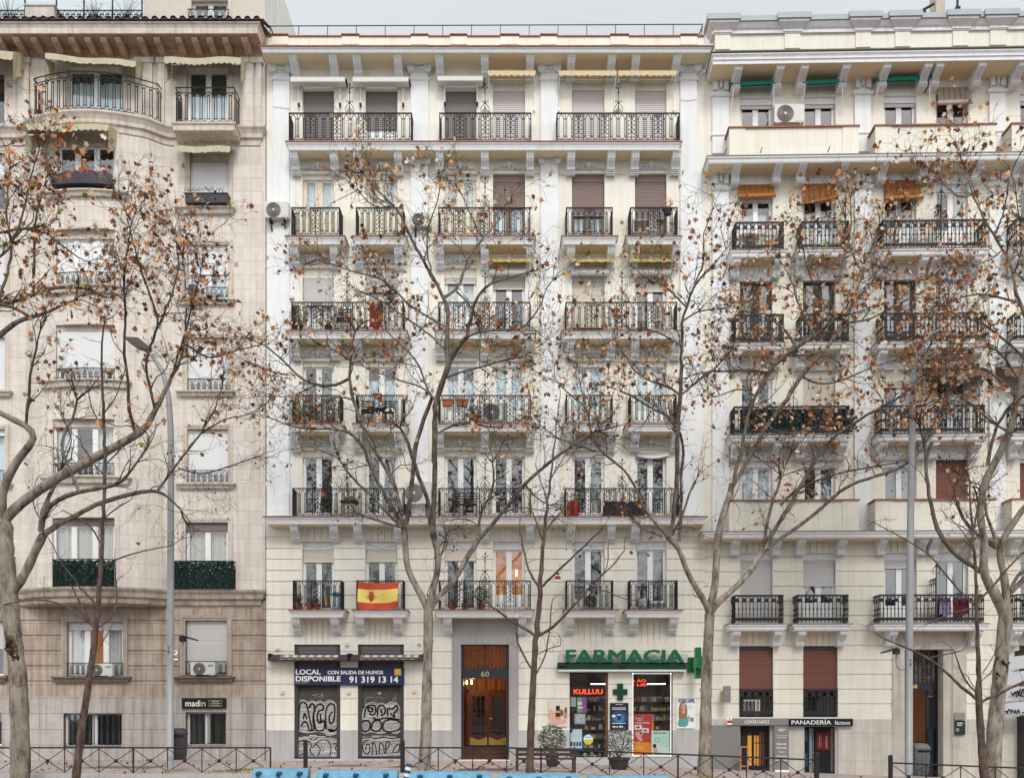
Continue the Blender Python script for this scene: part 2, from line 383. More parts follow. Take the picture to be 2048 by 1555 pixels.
def window(parent, x0, x1, z0, z1, y=0.16, frame=None, leaves=2, shut=0.0, shm=None, box=0.0, boxm=None, curtain=None, cm=None, gl=None, kick=0.0, back=None, fw=0.055, fill=None, rails=0, label=None, name='window', slat=0.07, cfrac=1.0):
    """frame with mullions (the part); pane, roller_shutter and curtain below it. shut = share of the opening covered from the top"""
    frame = frame or whitep; gl = gl or glass; back = back or dark
    mb = MB(); zt = z1 - box; zs = zt - shut * (zt - z0)
    if box: mb.box(x0, x1, y - 0.07, y + 0.1, zt, z1, 2)
    if zs - z0 > 0.12:
        a, b = x0, x1
        mb.box(a, a + fw, y, y + 0.06, z0, zt, 0); mb.box(b - fw, b, y, y + 0.06, z0, zt, 0)
        mb.box(a + fw, b - fw, y, y + 0.06, zt - fw, zt, 0); mb.box(a + fw, b - fw, y, y + 0.06, z0, z0 + fw, 0)
        w = (b - a) / leaves
        for k in range(1, leaves): mb.box(a + k * w - fw * .95, a + k * w + fw * .95, y - 0.012, y + 0.06, z0 + fw, zt - fw, 0)
        for k in range(leaves):
            la, lb = a + k * w + (fw if k == 0 else fw * .95), a + (k + 1) * w - (fw if k == leaves - 1 else fw * .95)
            s = fw * .75
            mb.box(la, la + s, y - 0.008, y + 0.05, z0 + fw, zt - fw, 0); mb.box(lb - s, lb, y - 0.008, y + 0.05, z0 + fw, zt - fw, 0)
            if kick: mb.box(la + s, lb - s, y, y + 0.05, z0 + fw, z0 + kick, 0)
            for r in range(rails):
                zz = z0 + (zt - z0) * (r + 1) / (rails + 1); mb.box(la + s, lb - s, y, y + .05, zz - .02, zz + .02, 0)
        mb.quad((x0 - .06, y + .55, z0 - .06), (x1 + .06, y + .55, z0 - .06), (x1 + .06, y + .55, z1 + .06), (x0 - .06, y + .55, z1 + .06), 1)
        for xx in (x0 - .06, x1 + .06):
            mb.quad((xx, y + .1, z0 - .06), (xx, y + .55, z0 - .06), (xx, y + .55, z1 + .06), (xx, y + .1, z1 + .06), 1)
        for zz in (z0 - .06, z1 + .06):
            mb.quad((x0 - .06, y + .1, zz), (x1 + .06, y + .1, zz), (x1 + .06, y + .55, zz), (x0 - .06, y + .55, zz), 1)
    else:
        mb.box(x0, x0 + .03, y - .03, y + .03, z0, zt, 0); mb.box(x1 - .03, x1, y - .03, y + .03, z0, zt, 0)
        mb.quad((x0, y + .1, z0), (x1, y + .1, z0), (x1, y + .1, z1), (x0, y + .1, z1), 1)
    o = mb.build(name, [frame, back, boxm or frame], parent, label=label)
    if zs - z0 > 0.12:
        p = MB(); p.quad((x0 + fw, y + .03, z0 + fw), (x1 - fw, y + .03, z0 + fw), (x1 - fw, y + .03, zt - fw), (x0 + fw, y + .03, zt - fw))
        p.build('pane', fill or gl, o)
        if curtain:
            for side in ((0, 1) if curtain == 'full' else (0, .36), (.64, 1)) if curtain == 'sides' else (((0, 1),) if curtain == 'full' else ((.5, 1),)):
                c = MB(); ca, cb = x0 + side[0] * (x1 - x0), x0 + side[1] * (x1 - x0); n = 40; amp = 0.035
                zc0 = z0 + .05; zc1 = z0 + cfrac * (z1 - z0)
                pts = [(ca + (cb - ca) * i / n, y + .15 + amp * math.sin(i * 1.45 + rnd.random() * .9) + amp * .6 * math.sin(i * .61)) for i in range(n + 1)]
                for i in range(n): c.quad((*pts[i], zc0), (*pts[i + 1], zc0), (*pts[i + 1], zc1), (*pts[i], zc1))
                c.build('curtain', cm or curt, o, smooth=True)
    if shut > 0:
        s = MB(); slats(s, x0 + .02, x1 - .02, zs, zt, y - .045, slat)
        s.box(x0 + .02, x1 - .02, y - .065, y - .035, zs - .03, zs, 0)
        s.build('roller_shutter', shm or sh_white, o)
    return o

def path_pos(path):
    seg = [0.0]
    for a, b in zip(path, path[1:]): seg.append(seg[-1] + math.hypot(b[0] - a[0], b[1] - a[1]))
    def at(s):
        s = max(0, min(seg[-1], s))
        for i in range(len(seg) - 1):
            if s <= seg[i + 1] + 1e-9:
                t = (s - seg[i]) / max(1e-9, seg[i + 1] - seg[i]); return (path[i][0] + (path[i + 1][0] - path[i][0]) * t, path[i][1] + (path[i + 1][1] - path[i][1]) * t)
        return path[-1]
    return seg[-1], at

def pat_center(L, h):
    """wrought iron of the middle house: pointed hoops in pairs and leafy panels between them"""
    T = []; r = .0142; pw = .34
    n = max(1, int(round((L - .58) / .93))) if L > 1.0 else 0
    gap = (L - n * pw) / (n + 1)
    def hoops(a, b):
        k = max(1, int(round((b - a) / .225))); w = (b - a) / k
        for i in range(k):
            s = a + i * w
            l, c, q = s + w * .2, s + w * .5, s + w * .8
            T.append(([(l, .13), (l, h - .2), (l + w * .06, h - .12), (c, h - .05), (q - w * .06, h - .12), (q, h - .2), (q, .13), (q - w * .07, .06), (c, .02), (l + w * .07, .06), (l, .13)], r))
            T.append(([(s, .02), (s, h - .02)], r))
            for zz in (.13, h - .2):
                T.append(([(s - (w * .2 if i else 0), zz), (l, zz)], r * 1.15))
                if i == k - 1: T.append(([(q, zz), (b, zz)], r * 1.15))
        T.append(([(b, .02), (b, h - .02)], r))
    for g in range(n + 1):
        a = g * (gap + pw); hoops(a + .015, a + gap - .015)
        if g < n:
            p = a + gap; q = p + pw; c = (p + q) / 2
            for s in (p, p + .045, q - .045, q): T.append(([(s, .02), (s, h - .02)], r))
            p += .045; q -= .045
            T.append(([(c, .03), (c, h - .2)], r * 1.2)); T.append(([(p, h - .11), (q, h - .11)], r)); T.append(([(p, .1), (q, .1)], r))
            for i in range(4):
                e = p + (i + .5) * (q - p) / 4; T.append(([(e - .025, h - .1), (e - .02, h - .05), (e, h - .035), (e + .02, h - .05), (e + .025, h - .1)], r * .9))
            T.append(([(c - .07, h - .12), (c - .04, h - .18), (c, h - .2), (c + .04, h - .18), (c + .07, h - .12)], r))
            for t in range(4):
                zt = h - .22 - t * .145
                for sg, e in ((1, p), (-1, q)):
                    T.append(([(e, zt - .03), (e + sg * .03, zt - .055), (e + sg * .07, zt - .045), (c - sg * .03, zt + .02), (c, zt + .1)], r))
    return T, [('rail', h, .02), ('rail', h - .035, .009), ('rail', .015, .010)], []

def pat_right(L, h):
    """wrought iron of the right house: straight bars with knobs, a band of plates above and a scroll band below"""
    T = []; P = []; n = max(3, int(round(L / .125))); w = L / n
    for i in range(n + 1):
        s = i * w; T.append(([(s, .0), (s, h)], .0155)); P.append((s - .026, s + .026, h * .47, h * .47 + .045, .026)); P.append((s - .018, s + .018, h * .3, h * .3 + .03, .018))
        if i < n and i % 2 == 0: P.append((s + .012, s + w - .012, h - .24, h - .125, .008))
    P.append((0, L, .07, .175, .012)); P.append((0, L, h - .06, h, .022))
    return T, [('rail', h - .245, .013), ('rail', h - .1, .009), ('rail', .02, .010)], P

def pat_left(L, h):
    """wrought iron of the left house: rings under the hand rail, bars in pairs with arches between"""
    T = []; n = max(2, int(round(L / .235))); w = L / n
    for i in range(n):
        s = i * w + w / 2
        for d in (-.038, .038): T.append(([(s + d, .1), (s + d, h - .26)], .0155))
        for zz in (.1, h - .28): T.append(([(s - .06, zz), (s + .06, zz)], .016))
        T.append(([(s - .09, h - .2), (s - .05, h - .235), (s, h - .25), (s + .05, h - .235), (s + .09, h - .2)], .009))
        T.append(([(s - w * .5, .015), (s - w * .3, .05), (s - .05, .1)], .009)); T.append(([(s + w * .5, .015), (s + w * .3, .05), (s + .05, .1)], .009))
        if i % 2 == 0:
            T.append(([(s + .065 * math.cos(a), h - .085 + .065 * math.sin(a)) for a in [k * math.pi / 5 for k in range(11)]], .009))
    return T, [('rail', h, .02), ('rail', h - .18, .015), ('rail', .012, .012)], []

def pat_leftlow(L, h):
    """low guard in a window: loops standing side by side"""
    T = []; n = max(3, int(round(L / .2))); w = L / n
    for i in range(n):
        s = i * w; l, q, c = s + w * .2, s + w * .8, s + w * .5
        T.append(([(l, .08), (l, h - .12), (l + .02, h - .06), (c, h - .025), (q - .02, h - .06), (q, h - .12), (q, .08), (c, .02), (l, .08)], .011))
        T.append(([(q + w * .2, .0), (q + w * .2, h)], .010))
        T.append(([(l - .03, .1), (l + .03, .1)], .016)); T.append(([(q - .03, .1), (q + .03, .1)], .016))
    return T, [('rail', h, .018), ('rail', .012, .011)], []

def pat_bars(L, h):
    T = []; n = max(3, int(round(L / .11))); w = L / n
    for i in range(n + 1): T.append(([(i * w, 0), (i * w, h)], .010))
    return T, [('rail', h, .016), ('rail', .03, .012)], []

def railing(parent, path, z, h, pat, m=None, name='railing', label=None):
    """pattern drawn on each straight run of the plan path"""
    mb = MB(); runs = []
    for a, b in zip(path, path[1:]): runs.append([a, b])
    if len(path) > 5: runs = [path]
    for run in runs:
        L, at = path_pos(run)
        if L < .04: continue
        T, R, P = pat(L, h)
        for pts, r in T:
            q = []
            for s, zz in pts:
                x, y = at(s); q.append((x, y, z + zz))
            mb.tube(q, r, 4, caps=False)
        for _, zz, r in R:
            if len(run) > 2:
                N = len(run); mb.tube([(*p, z + zz) for p in run], r, 4)
            else: mb.tube([(*run[0], z + zz), (*run[1], z + zz)], r, 4)
        for s0, s1, z0, z1, th in P:
            N = 1 if len(run) == 2 else max(1, int((s1 - s0) / .2))
            for k in range(N):
                pa, pb = at(s0 + (s1 - s0) * k / N), at(s0 + (s1 - s0) * (k + 1) / N)
                d = Vector((pb[0] - pa[0], pb[1] - pa[1])); 
                if d.length < 1e-6: continue
                d.normalize(); nn = Vector((d.y, -d.x)) * th
                c = [(pa[0] + nn.x, pa[1] + nn.y), (pb[0] + nn.x, pb[1] + nn.y), (pb[0] - nn.x, pb[1] - nn.y), (pa[0] - nn.x, pa[1] - nn.y)]
                lo = [(*p, z + z0) for p in c]; hi = [(*p, z + z1) for p in c]
                mb.poly(lo[::-1]); mb.poly(hi)
                for k2 in range(4): mb.quad(lo[k2], lo[(k2 + 1) % 4], hi[(k2 + 1) % 4], hi[k2])
    return mb.build(name, m or iron, parent, label=label)

_br = {}
def bracket_mesh(kind):
    if kind in _br: return _br[kind]
    mb = MB()
    # unit console: width 1 (x -.5...5), depth 1 (y 0..-1), height 1 (z 0..-1)
    prof = [(0, 0), (-1, 0), (-1, -.1), (-.93, -.12), (-.93, -.2), (-.86, -.23), (-.82, -.34), (-.72, -.46), (-.58, -.56), (-.46, -.68), (-.42, -.8), (-.36, -.86), (-.26, -.87), (-.26, -.93), (-.2, -1), (0, -1)]
    if kind == 'scroll': prof = [(0, 0), (-.96, 0), (-1, -.03), (-1, -.14), (-.95, -.22), (-.9, -.3), (-.72, -.42), (-.55, -.54), (-.46, -.66), (-.46, -.8), (-.55, -.8), (-.55, -.88), (-.48, -.88), (-.48, -.97), (0, -.97)]
    mb.extrude_x(prof, -.43, .43, 0)
    mb.box(-.5, .5, -1.03, 0, -.06, 0.0, 0)
    mb.box(-.47, .47, -.99, 0, -.12, -.065, 0)
    face = [p for p in prof if -.86 < p[1] < -.2]
    for xa, xb in ((-.36, -.18), (-.09, .09), (.18, .36)):
        for a, b in zip(face, face[1:]):
            mb.quad((xa, a[0] - .05, a[1]), (xb, a[0] - .05, a[1]), (xb, b[0] - .05, b[1]), (xa, b[0] - .05, b[1]))
            for xx in (xa, xb): mb.quad((xx, a[0] - .05, a[1]), (xx, a[0] + .02, a[1]), (xx, b[0] + .02, b[1]), (xx, b[0] - .05, b[1]))
        mb.box(xa, xb, face[0][0] - .06, face[0][0], face[0][1] - .02, face[0][1] + .03)
    mb.box(-.5, .5, -.5 if kind == 'scroll' else -.32, 0, -.93, -.88, 0); mb.box(-.5, .5, -.44 if kind == 'scroll' else -.26, 0, -1.0, -.975, 0)
    me = mb.mesh('bracket', [white]); _br[kind] = me; return me

def bracket(parent, x, z, w, d, h, kind='console', y=0.0):
    o = bpy.data.objects.new('bracket', bracket_mesh(kind)); COL.objects.link(o); o.parent = parent
    o.location = Vector((x, y, z)) - Vector(ORIG.get(parent.name, (0, 0, 0))); o.scale = (w, d, h); return o

_gar = []
def garland(parent, x, z, w, h, y=0.0):
    if not _gar:
        mb = MB(); r = random.Random(3)
        def blob(cx, cz, rx, rz, d):
            k = 10; base = len(mb.v)
            mb.v.append((cx, -d, cz))
            for q, s in ((.6, .8), (1.0, 0.0)):
                for j in range(k): mb.v.append((cx + rx * q * math.cos(2 * math.pi * j / k), -d * s, cz + rz * q * math.sin(2 * math.pi * j / k)))
            for j in range(k):
                mb.f.append((base, base + 1 + j, base + 1 + (j + 1) % k)); mb.m.append(0)
                mb.f.append((base + 1 + j, base + 1 + k + j, base + 1 + k + (j + 1) % k, base + 1 + (j + 1) % k)); mb.m.append(0)
        for sg in (-1, 1):
            for i in range(7):
                t = i / 6; blob(sg * (.06 + t * .42), .5 - .38 * t ** 1.1 + .05 * (i % 2), .075 - .02 * t, .2 - .11 * t, .06)
                blob(sg * (.1 + t * .4), .16 + .02 * (i % 3), .05, .1 - .04 * t, .05)
            mb.tube([(sg * (.2 + .07 * math.cos(a) * (1 - a / 12)), -.05, .33 + .16 * math.sin(a) * (1 - a / 12)) for a in [k * .6 for k in range(14)]], .018, 4)
            mb.tube([(sg * (.36 + .05 * math.cos(a) * (1 - a / 12)), -.05, .2 + .1 * math.sin(a) * (1 - a / 12)) for a in [k * .6 for k in range(14)]], .016, 4)
        blob(0, .55, .09, .36, .08); blob(0, .3, .05, .3, .09)
        for j in (-2, -1, 1, 2): blob(j * .035, .62 - .04 * abs(j), .02, .3, .09)
        _gar.append(mb.mesh('garland_relief', [white], True))
    o = bpy.data.objects.new('garland_relief', _gar[0]); COL.objects.link(o); o.parent = parent
    o.location = Vector((x, y, z)) - Vector(ORIG.get(parent.name, (0, 0, 0))); o.scale = (w, 1.9, h); return o

def ionic(parent, x, z0, z1, w, y, m=None, name='capital'):
    """capital: two volutes, a cushion between them and a moulded slab on top"""
    mb = MB(); h = z1 - z0
    mb.mould([(x - w * .55, 0.0), (x - w * .55, y - .05), (x + w * .55, y - .05), (x + w * .55, 0.0)], [(.11, z1, 0), (.11, z1 - h * .14, 0), (.06, z1 - h * .17, 0), (.06, z1 - h * .3, 0), (.02, z1 - h * .42, 0), (0.0, z1 - h * .5, 0)])
    mb.box(x - w * .5, x + w * .5, y - .04, 0.0, z0 + h * .12, z1 - h * .45)
    for sg in (-1, 1):
        cx, cz, r = x + sg * w * .5, z0 + h * .36, h * .3
        mb.tube([(cx, y - .14, cz), (cx, y + .05, cz)], r, 14)
        mb.tube([(cx + r * .95 * (1 - a / 13) * math.cos(a), y - .15, cz + r * .95 * (1 - a / 13) * math.sin(a)) for a in [k * .55 for k in range(22)]], h * .045, 4)
    for k in range(7):
        t = (k - 3) / 3.6; mb.tube([(x + t * w * .36, y - .05, z1 - h * .5), (x + t * w * .36, y - .1, z0 + h * (.42 + .1 * abs(t))), (x + t * w * .3, y - .05, z0 + h * .25)], h * .06, 5)
    return mb.build(name, m or white, parent)

def slab(parent, x0, x1, z, depth, prof, mats, name='balcony', y=0.0, label=None):
    mb = MB(); mb.mould([(x0, y + .03), (x0, y - depth), (x1, y - depth), (x1, y + .03)], [(o, z + dz, m) for o, dz, m in prof], top=0, bot=2)
    return mb.build(name, mats, parent, label=label)

def awning(parent, x0, x1, z, proj, drop, val, m, y=0.0, scallop=True, wave=.0, sides=True, side=.35, name='awning', label=None, arms=None, tilt=0.0):
    """canvas falling outwards from the wall with a scalloped valance"""
    mb = MB(); n = 28
    def top(i, t):
        u = i / n; sag = wave * math.sin(u * 9 + 1) * t
        return (x0 + (x1 - x0) * u, y - .03 - proj * t, z - drop * t + sag + tilt * (u - .5))
    for i in range(n):
        for k in range(3): mb.quad(top(i, k / 3), top(i + 1, k / 3), top(i + 1, (k + 1) / 3), top(i, (k + 1) / 3))
        a, b = top(i, 1), top(i + 1, 1)
        def low(j, p):
            e = (abs(math.sin(j / n * math.pi * max(3, round((x1 - x0) / .19)))) * .05) if scallop else .01 * math.sin(j)
            return (p[0], p[1] - .005 + .012 * math.sin(j * 1.3), p[2] - val - e)
        mb.quad(a, b, low(i + 1, b), low(i, a))
    if sides and drop > .2:
        for xx, sg in ((x0, 1), (x1, -1)):
            for k in range(4):
                t0, t1 = k / 4, (k + 1) / 4
                mb.quad((xx, y - .03 - proj * t0, z - drop * t0), (xx, y - .03 - proj * t1, z - drop * t1), (xx + sg * .05 * ((k + 1) % 2), y - .03 - proj * t1, z - drop * t1 - val - side * (.35 + .65 * t1)), (xx + sg * .05 * (k % 2), y - .03 - proj * t0, z - drop * t0 - val - side * (.35 + .65 * t0)))
    o = mb.build(name, m, parent, label=label)
    if arms is not None:
        for xx in arms:
            a = MB(); a.tube([(xx, y - .03 - proj, z - drop - val * .3), (xx, y - .12 - proj * .5, z - drop - .25), (xx, y - .06, z - drop - .45), (xx, y - .06, z - drop - 1.0)], .016, 5)
            a.box(xx - .03, xx + .03, y - .1, y - .02, z - drop - 1.1, z - drop - .98); a.build('awning_arm', whitep, o)
    return o

def ac_unit(x0, x1, z0, z1, y, label, group=None, depth=.32, square=False, brk=False, lights=False, side=1):
    """outdoor unit: casing, round fan grille, front panel lines"""
    t = thing('air_conditioner', label, 'air conditioner', ((x0 + x1) / 2, y, z0), group)
    w, h = x1 - x0, z1 - z0
    mb = MB(); mb.box(x0, x1, y, y + depth, z0 + .03, z1)
    mb.box(x0 + .06, x0 + .16, y + .02, y + depth - .02, z0, z0 + .03); mb.box(x1 - .16, x1 - .06, y + .02, y + depth - .02, z0, z0 + .03)
    mb.box(x0 + w * .68, x1 - .03, y - .008, y, z0 + .07, z1 - .04)
    if lights: mb.box(x0 + w * .72, x1 - w * .06, y - .012, y - .008, z1 - h * .32, z1 - h * .2, 1)
    mb.build('casing', [ac_white, mat('teal_badge', (.02, .32, .24))], t)
    f = MB(); cx, cz, r = x0 + w * .36, z0 + h * .5, min(h * .43, w * .33)
    if square:
        f.box(x0 + .04, x0 + w * .66, y - .012, y, z0 + .07, z1 - .05)
        for k in range(7):
            q = z0 + .09 + (h - .18) * k / 6; f.box(x0 + .04, x0 + w * .66, y - .022, y - .012, q, q + .012, 1)
            q = x0 + .05 + (w * .6) * k / 6; f.box(q, q + .012, y - .026, y - .022, z0 + .07, z1 - .05, 1)
    else:
        f.tube([(cx, y + .02, cz), (cx, y - .012, cz)], r, 24)
        for k in range(9):
            rr = r * (1 - k / 9.5); f.tube([(cx + rr * math.cos(a), y - .018, cz + rr * math.sin(a)) for a in [j * math.pi / 12 for j in range(25)]], .006, 3, 1)
        f.tube([(cx, y - .02, cz), (cx, y - .03, cz)], r * .16, 10, 2)
    f.build('fan_grille', [ac_grille, ac_dark, ac_white], t)
    if brk:
        b = MB()
        for xx in (x0 + w * .2, x1 - w * .2):
            b.box(xx - .025, xx + .025, y, y + depth + .12, z0 - .05, z0); b.tube([(xx, y + .05, z0 - .05), (xx, y + depth + .1, z0 - .38)], .025, 4)
        b.build('mounting_bracket', iron, t)
    return t

def pot_plant(x, y, z, label, r=.13, h=.22, ph=.35, kind='grass', m=None, potm=None, cat='plant', name='potted_plant', group='potted plants on the balconies and roofs'):
    t = thing(name, label, cat, (x, y, z), group)
    p = MB(); p.lathe([(r * .7, 0), (r, h * .85), (r * 1.1, h * .85), (r * 1.1, h), (r * .95, h), (r * .9, h * .9)], 14)
    p.build('pot', potm or potc, t, loc=(0, 0, 0))
    f = MB(); q = random.Random(int((x * 91 + z * 37) * 100))
    if kind == 'grass':
        for i in range(34):
            a = q.uniform(0, 6.28); l = ph * q.uniform(.6, 1.2); b = Vector((math.cos(a), math.sin(a), 0)); sp = q.uniform(.15, .9); w = b.cross(Vector((0, 0, 1))) * .012
            pts = [Vector((0, 0, h * .9)) + b * sp * l * u + Vector((0, 0, l * (u - sp * .7 * u * u))) for u in (0, .35, .7, 1)]
            for k in range(3): f.quad(pts[k] - w, pts[k] + w, pts[k + 1] + w * (.8 - .35 * k), pts[k + 1] - w * (.8 - .35 * k))
    else:
        for i in range(kind):
            u = Vector((q.gauss(0, 1), q.gauss(0, 1), q.gauss(0, 1))).normalized() * ph * q.uniform(.35, 1) ** .5
            c = Vector((u.x, u.y, h + ph * .95 + u.z)); s = q.uniform(.03, .055); d = Vector((q.gauss(0, 1), q.gauss(0, 1), q.gauss(0, .6))).normalized(); e = d.orthogonal().normalized() * s * .45
            f.poly([c - d * s, c + e, c + d * s, c - e])
        for i in range(12):
            a = q.uniform(0, 6.28); f.tube([(0, 0, h * .8), (math.cos(a) * ph * .3, math.sin(a) * ph * .3, h + ph * .5), (math.cos(a) * ph * .7, math.sin(a) * ph * .7, h + ph * q.uniform(.9, 1.5))], .008, 3)
    f.build('foliage', m or MATS['green_leaf'], t, loc=(0, 0, 0))
    return t
leaf_mat('green_leaf', [(0, (.035, .07, .02)), (.3, (.06, .10, .03)), (.55, (.09, .13, .05)), (.8, (.14, .16, .07))])
leaf_mat('straw_leaf', [(0, (.30, .24, .10)), (.4, (.20, .20, .07)), (.7, (.40, .33, .16))])
leaf_mat('screen_leaf', [(0, (.003, .022, .016)), (.35, (.006, .036, .026)), (.65, (.010, .058, .042)), (.9, (.02, .09, .065))])
# ------------------------------------------------------------------ ground
gxs = [-160, -40, -16, 0, 4, 8, 12, 16, 22, 60, 160]
def sheet(name, y0, y1, dz, m, label=None):
    mb = MB()
    for a, b in zip(gxs, gxs[1:]): mb.quad((a, y0, ground_z(a) + dz), (b, y0, ground_z(b) + dz), (b, y1, ground_z(b) + dz), (a, y1, ground_z(a) + dz))
    return tag(mb.build(name, m), kind='structure')
asphalt = mat('asphalt', (0.12, 0.117, 0.117), 0.9, var=0.3, scale=6, bump=0.4, bscale=120)
paving = stone_mat('pink_grey_paving', (0.44, 0.36, 0.34), (0.50, 0.45, 0.43), (0.28, 0.24, 0.23), 0.4, 0.4, 0.012, 0.0, 0.0, (0.72, 0.68, 0.66))
_n = paving.node_tree
for l in list(_n.links):
    if l.from_socket.name == 'Z' and l.to_node.type == 'COMBXYZ': _n.links.remove(l)
_s = [x for x in _n.nodes if x.type == 'SEPXYZ'][0]; _c = [x for x in _n.nodes if x.type == 'COMBXYZ'][0]; _n.links.new(_s.outputs[1], _c.inputs[1])
sheet('ground', -140, 60, -0.16, asphalt)
mb = MB()
for a, b in zip(gxs, gxs[1:]):
    za, zb = ground_z(a), ground_z(b)
    mb.quad((a, -7.0, za), (b, -7.0, zb), (b, .5, zb), (a, .5, za))
tag(mb.build('pavement', paving), kind='structure')
mb = MB()
for a, b in zip(gxs, gxs[1:]):
    za, zb = ground_z(a), ground_z(b)
    mb.quad((a, -7.25, za + .003), (b, -7.25, zb + .003), (b, -7.0, zb + .003), (a, -7.0, za + .003)); mb.quad((a, -7.25, za - .2), (b, -7.25, zb - .2), (b, -7.25, zb + .003), (a, -7.25, za + .003))
tag(mb.build('kerb', granite), kind='structure')
mb = MB()
for px0, px1, y0, y1 in ((905, 1010, -5.6, -4.2), (770, 850, -4.0, -3.0), (640, 720, -3.4, -2.6), (1000, 1130, -3.8, -3.0), (150, 300, -4.4, -3.2), (420, 470, -6, -4.5)):
    xa, xb = X(px0, y0), X(px1, y0); mb.quad((xa, y0, ground_z(xa) + .004), (xb, y0, ground_z(xb) + .004), (xb + .3, y1, ground_z(xb) + .004), (xa + .3, y1, ground_z(xa) + .004))
tag(mb.build('paving_patch', stone_mat('red_paving', (0.34, 0.17, 0.14), (0.40, 0.23, 0.20), (0.2, 0.14, 0.13), 0.2, 0.2, 0.01)), kind='structure')

# ------------------------------------------------------------------ the middle house (number 60)
B = thing('apartment_building', 'cream stucco apartment house with white pilasters, black iron balconies and a pharmacy at street level', 'building', (0, 0, 0))
xl, xr = X(533), X(1409)
COLS = [(605, 668), (731, 795), (889, 953), (986, 1050), (1144, 1209), (1270, 1333)]
SLABY = {6: 281, 5: 470, 4: 659, 3: 845, 2: 1031, 1: 1218}
TOPY = {6: 163, 5: 348, 4: 536, 3: 722, 2: 900, 1: 1082}
cells = []
GR = [1074, 1097, 1118.5, 1141, 1163, 1190, 1218, 1245, 1272, 1303, 1336, 1368, 1397, 1429]
cells.append((xl, xr, Z(1536), Z(1046), -0.035, 0))
for g in GR: cells.append((xl, xr, Z(g + 1.6), Z(g - 1.6), 0.0, 0))
# flat lintel fields with fan grooves
for c0, c1 in COLS:
    for (za, zb) in ((1082, 1046),): cells.append((X(c0 - 6), X(c1 + 6), Z(za), Z(zb), -0.035, 0))
for c0, c1 in ((597, 673), (722, 800), (1139, 1221), (1266, 1348)): cells.append((X(c0), X(c1), Z(1290), Z(1240), -0.035, 0))
for c0, c1 in COLS:
    for k in range(1, 5):
        gx = c0 - 2 + (c1 - c0 + 4) * k / 5; cells.append((X(gx - 1), X(gx + 1), Z(1080), Z(1048), 0.0, 0))
for c0, c1 in ((602, 668), (728, 795), (1144, 1216), (1271, 1343)):
    for k in range(1, 6):
        gx = c0 + (c1 - c0) * k / 6; cells.append((X(gx - 1), X(gx + 1), Z(1287), Z(1242), 0.0, 0))
# side fields of the lower wall, then pilasters
for p0, p1 in ((548, 580), (822, 857), (1081, 1116), (1360, 1393)):
    cells.append((X(p0), X(p1), Z(1031), Z(135), -0.10, 1))
    cells.append((X(p0 - 5), X(p1 + 5), Z(1031), Z(982), -0.14, 1)); cells.append((X(p0 + 1), X(p1 - 1), Z(1024), Z(988), -0.155, 1))
cells.append((X(822), X(857), Z(348), Z(330), -0.10, 1))
for p0, p1 in ((537, 548), (580, 590), (1393, 1403)): cells.append((X(p0), X(p1), Z(1031), Z(300), -0.025, 1))
for f in (5, 4, 3, 2):
    zt = TOPY[f]
    for c0, c1 in COLS: cells.append((X(c0 - 3), X(c1 + 3), Z(zt), Z(zt - 4), -0.03, 0))
    cells.append((X(592), X(818), Z(zt - 22), Z(zt - 28), -0.025, 0)); cells.append((X(866), X(1074), Z(zt - 22), Z(zt - 28), -0.025, 0)); cells.append((X(1130), X(1352), Z(zt - 22), Z(zt - 28), -0.025, 0))
cells.append((xl, xr, Z(1560), Z(1459), -0.07, 2))                      # granite plinth
cells.append((X(904), X(1037), Z(1560), Z(1237), -0.085, 3))           # portal surround
# openings
H = 0.36
for f in range(1, 7):
    for c0, c1 in COLS: cells.append((X(c0), X(c1), Z(SLABY[f]), Z(TOPY[f]), H, -1))
for a in ((589, 681, 1519, 1288), (716, 808, 1519, 1288), (1139, 1216, 1513, 1344), (1264, 1345, 1513, 1344)): cells.append((X(a[0]), X(a[1]), Z(a[2]), Z(a[3]), H, -1))
cells.append((X(922), X(1018), Z(1518), Z(1288), 0.2, -1))
mb = relief(cells, [xl, xr], [Z(1560), Z(75)], (0.0, 0), reveal=0)
mb.box(xl, xr, 8.0, 8.1, Z(1560), Z(95)); mb.quad((xl, 0, Z(1560)), (xl, 8, Z(1560)), (xl, 8, Z(75)), (xl, 0, Z(75))); mb.quad((xr, 0, Z(1560)), (xr, 8, Z(1560)), (xr, 8, Z(75)), (xr, 0, Z(75)))
mb.quad((xl, 0.01, Z(77)), (xr, 0.01, Z(77)), (xr, 8, Z(77)), (xl, 8, Z(77)), 0)
mb.build('wall', [cream, white, granite, granite2], B)

# parapet with raised panels and tile coping
mb = MB()
yP = -0.1
mb.box(X(530, yP), X(1408, yP), yP, .25, Z(94), Z(78), 0); mb.box(X(529, yP), X(1409, yP), yP - .05, .28, Z(78), Z(76.4), 1)
for p0, p1 in ((545, 578), (685, 719), (823, 857), (901, 934), (1001, 1038), (1081, 1113), (1220, 1256), (1360, 1393)):
    mb.box(X(p0), X(p1), yP - .04, yP, Z(94), Z(76), 0); mb.box(X(p0 - 1), X(p1 + 1), yP - .09, .28, Z(76), Z(74.3), 1)
mb.build('parapet', [cream, terra], B)
CORN = [(0.10, 0, 1), (0.10, -.03, 1), (.06, -.035, 0), (.06, -.06, 0), (.02, -.09, 0), (.0, -.15, 0), (-.02, -.18, 0)]
mb = MB(); dC = .86
mb.mould([(X(524.5, -dC), .03), (X(524.5, -dC), -dC), (X(1421, -dC), -dC), (X(1421, -dC), .03)], [(o, Z(94.3, -dC) + dz, m) for o, dz, m in CORN], top=1, bot=2)
mb.build('cornice', [white, terra, soffit], B)
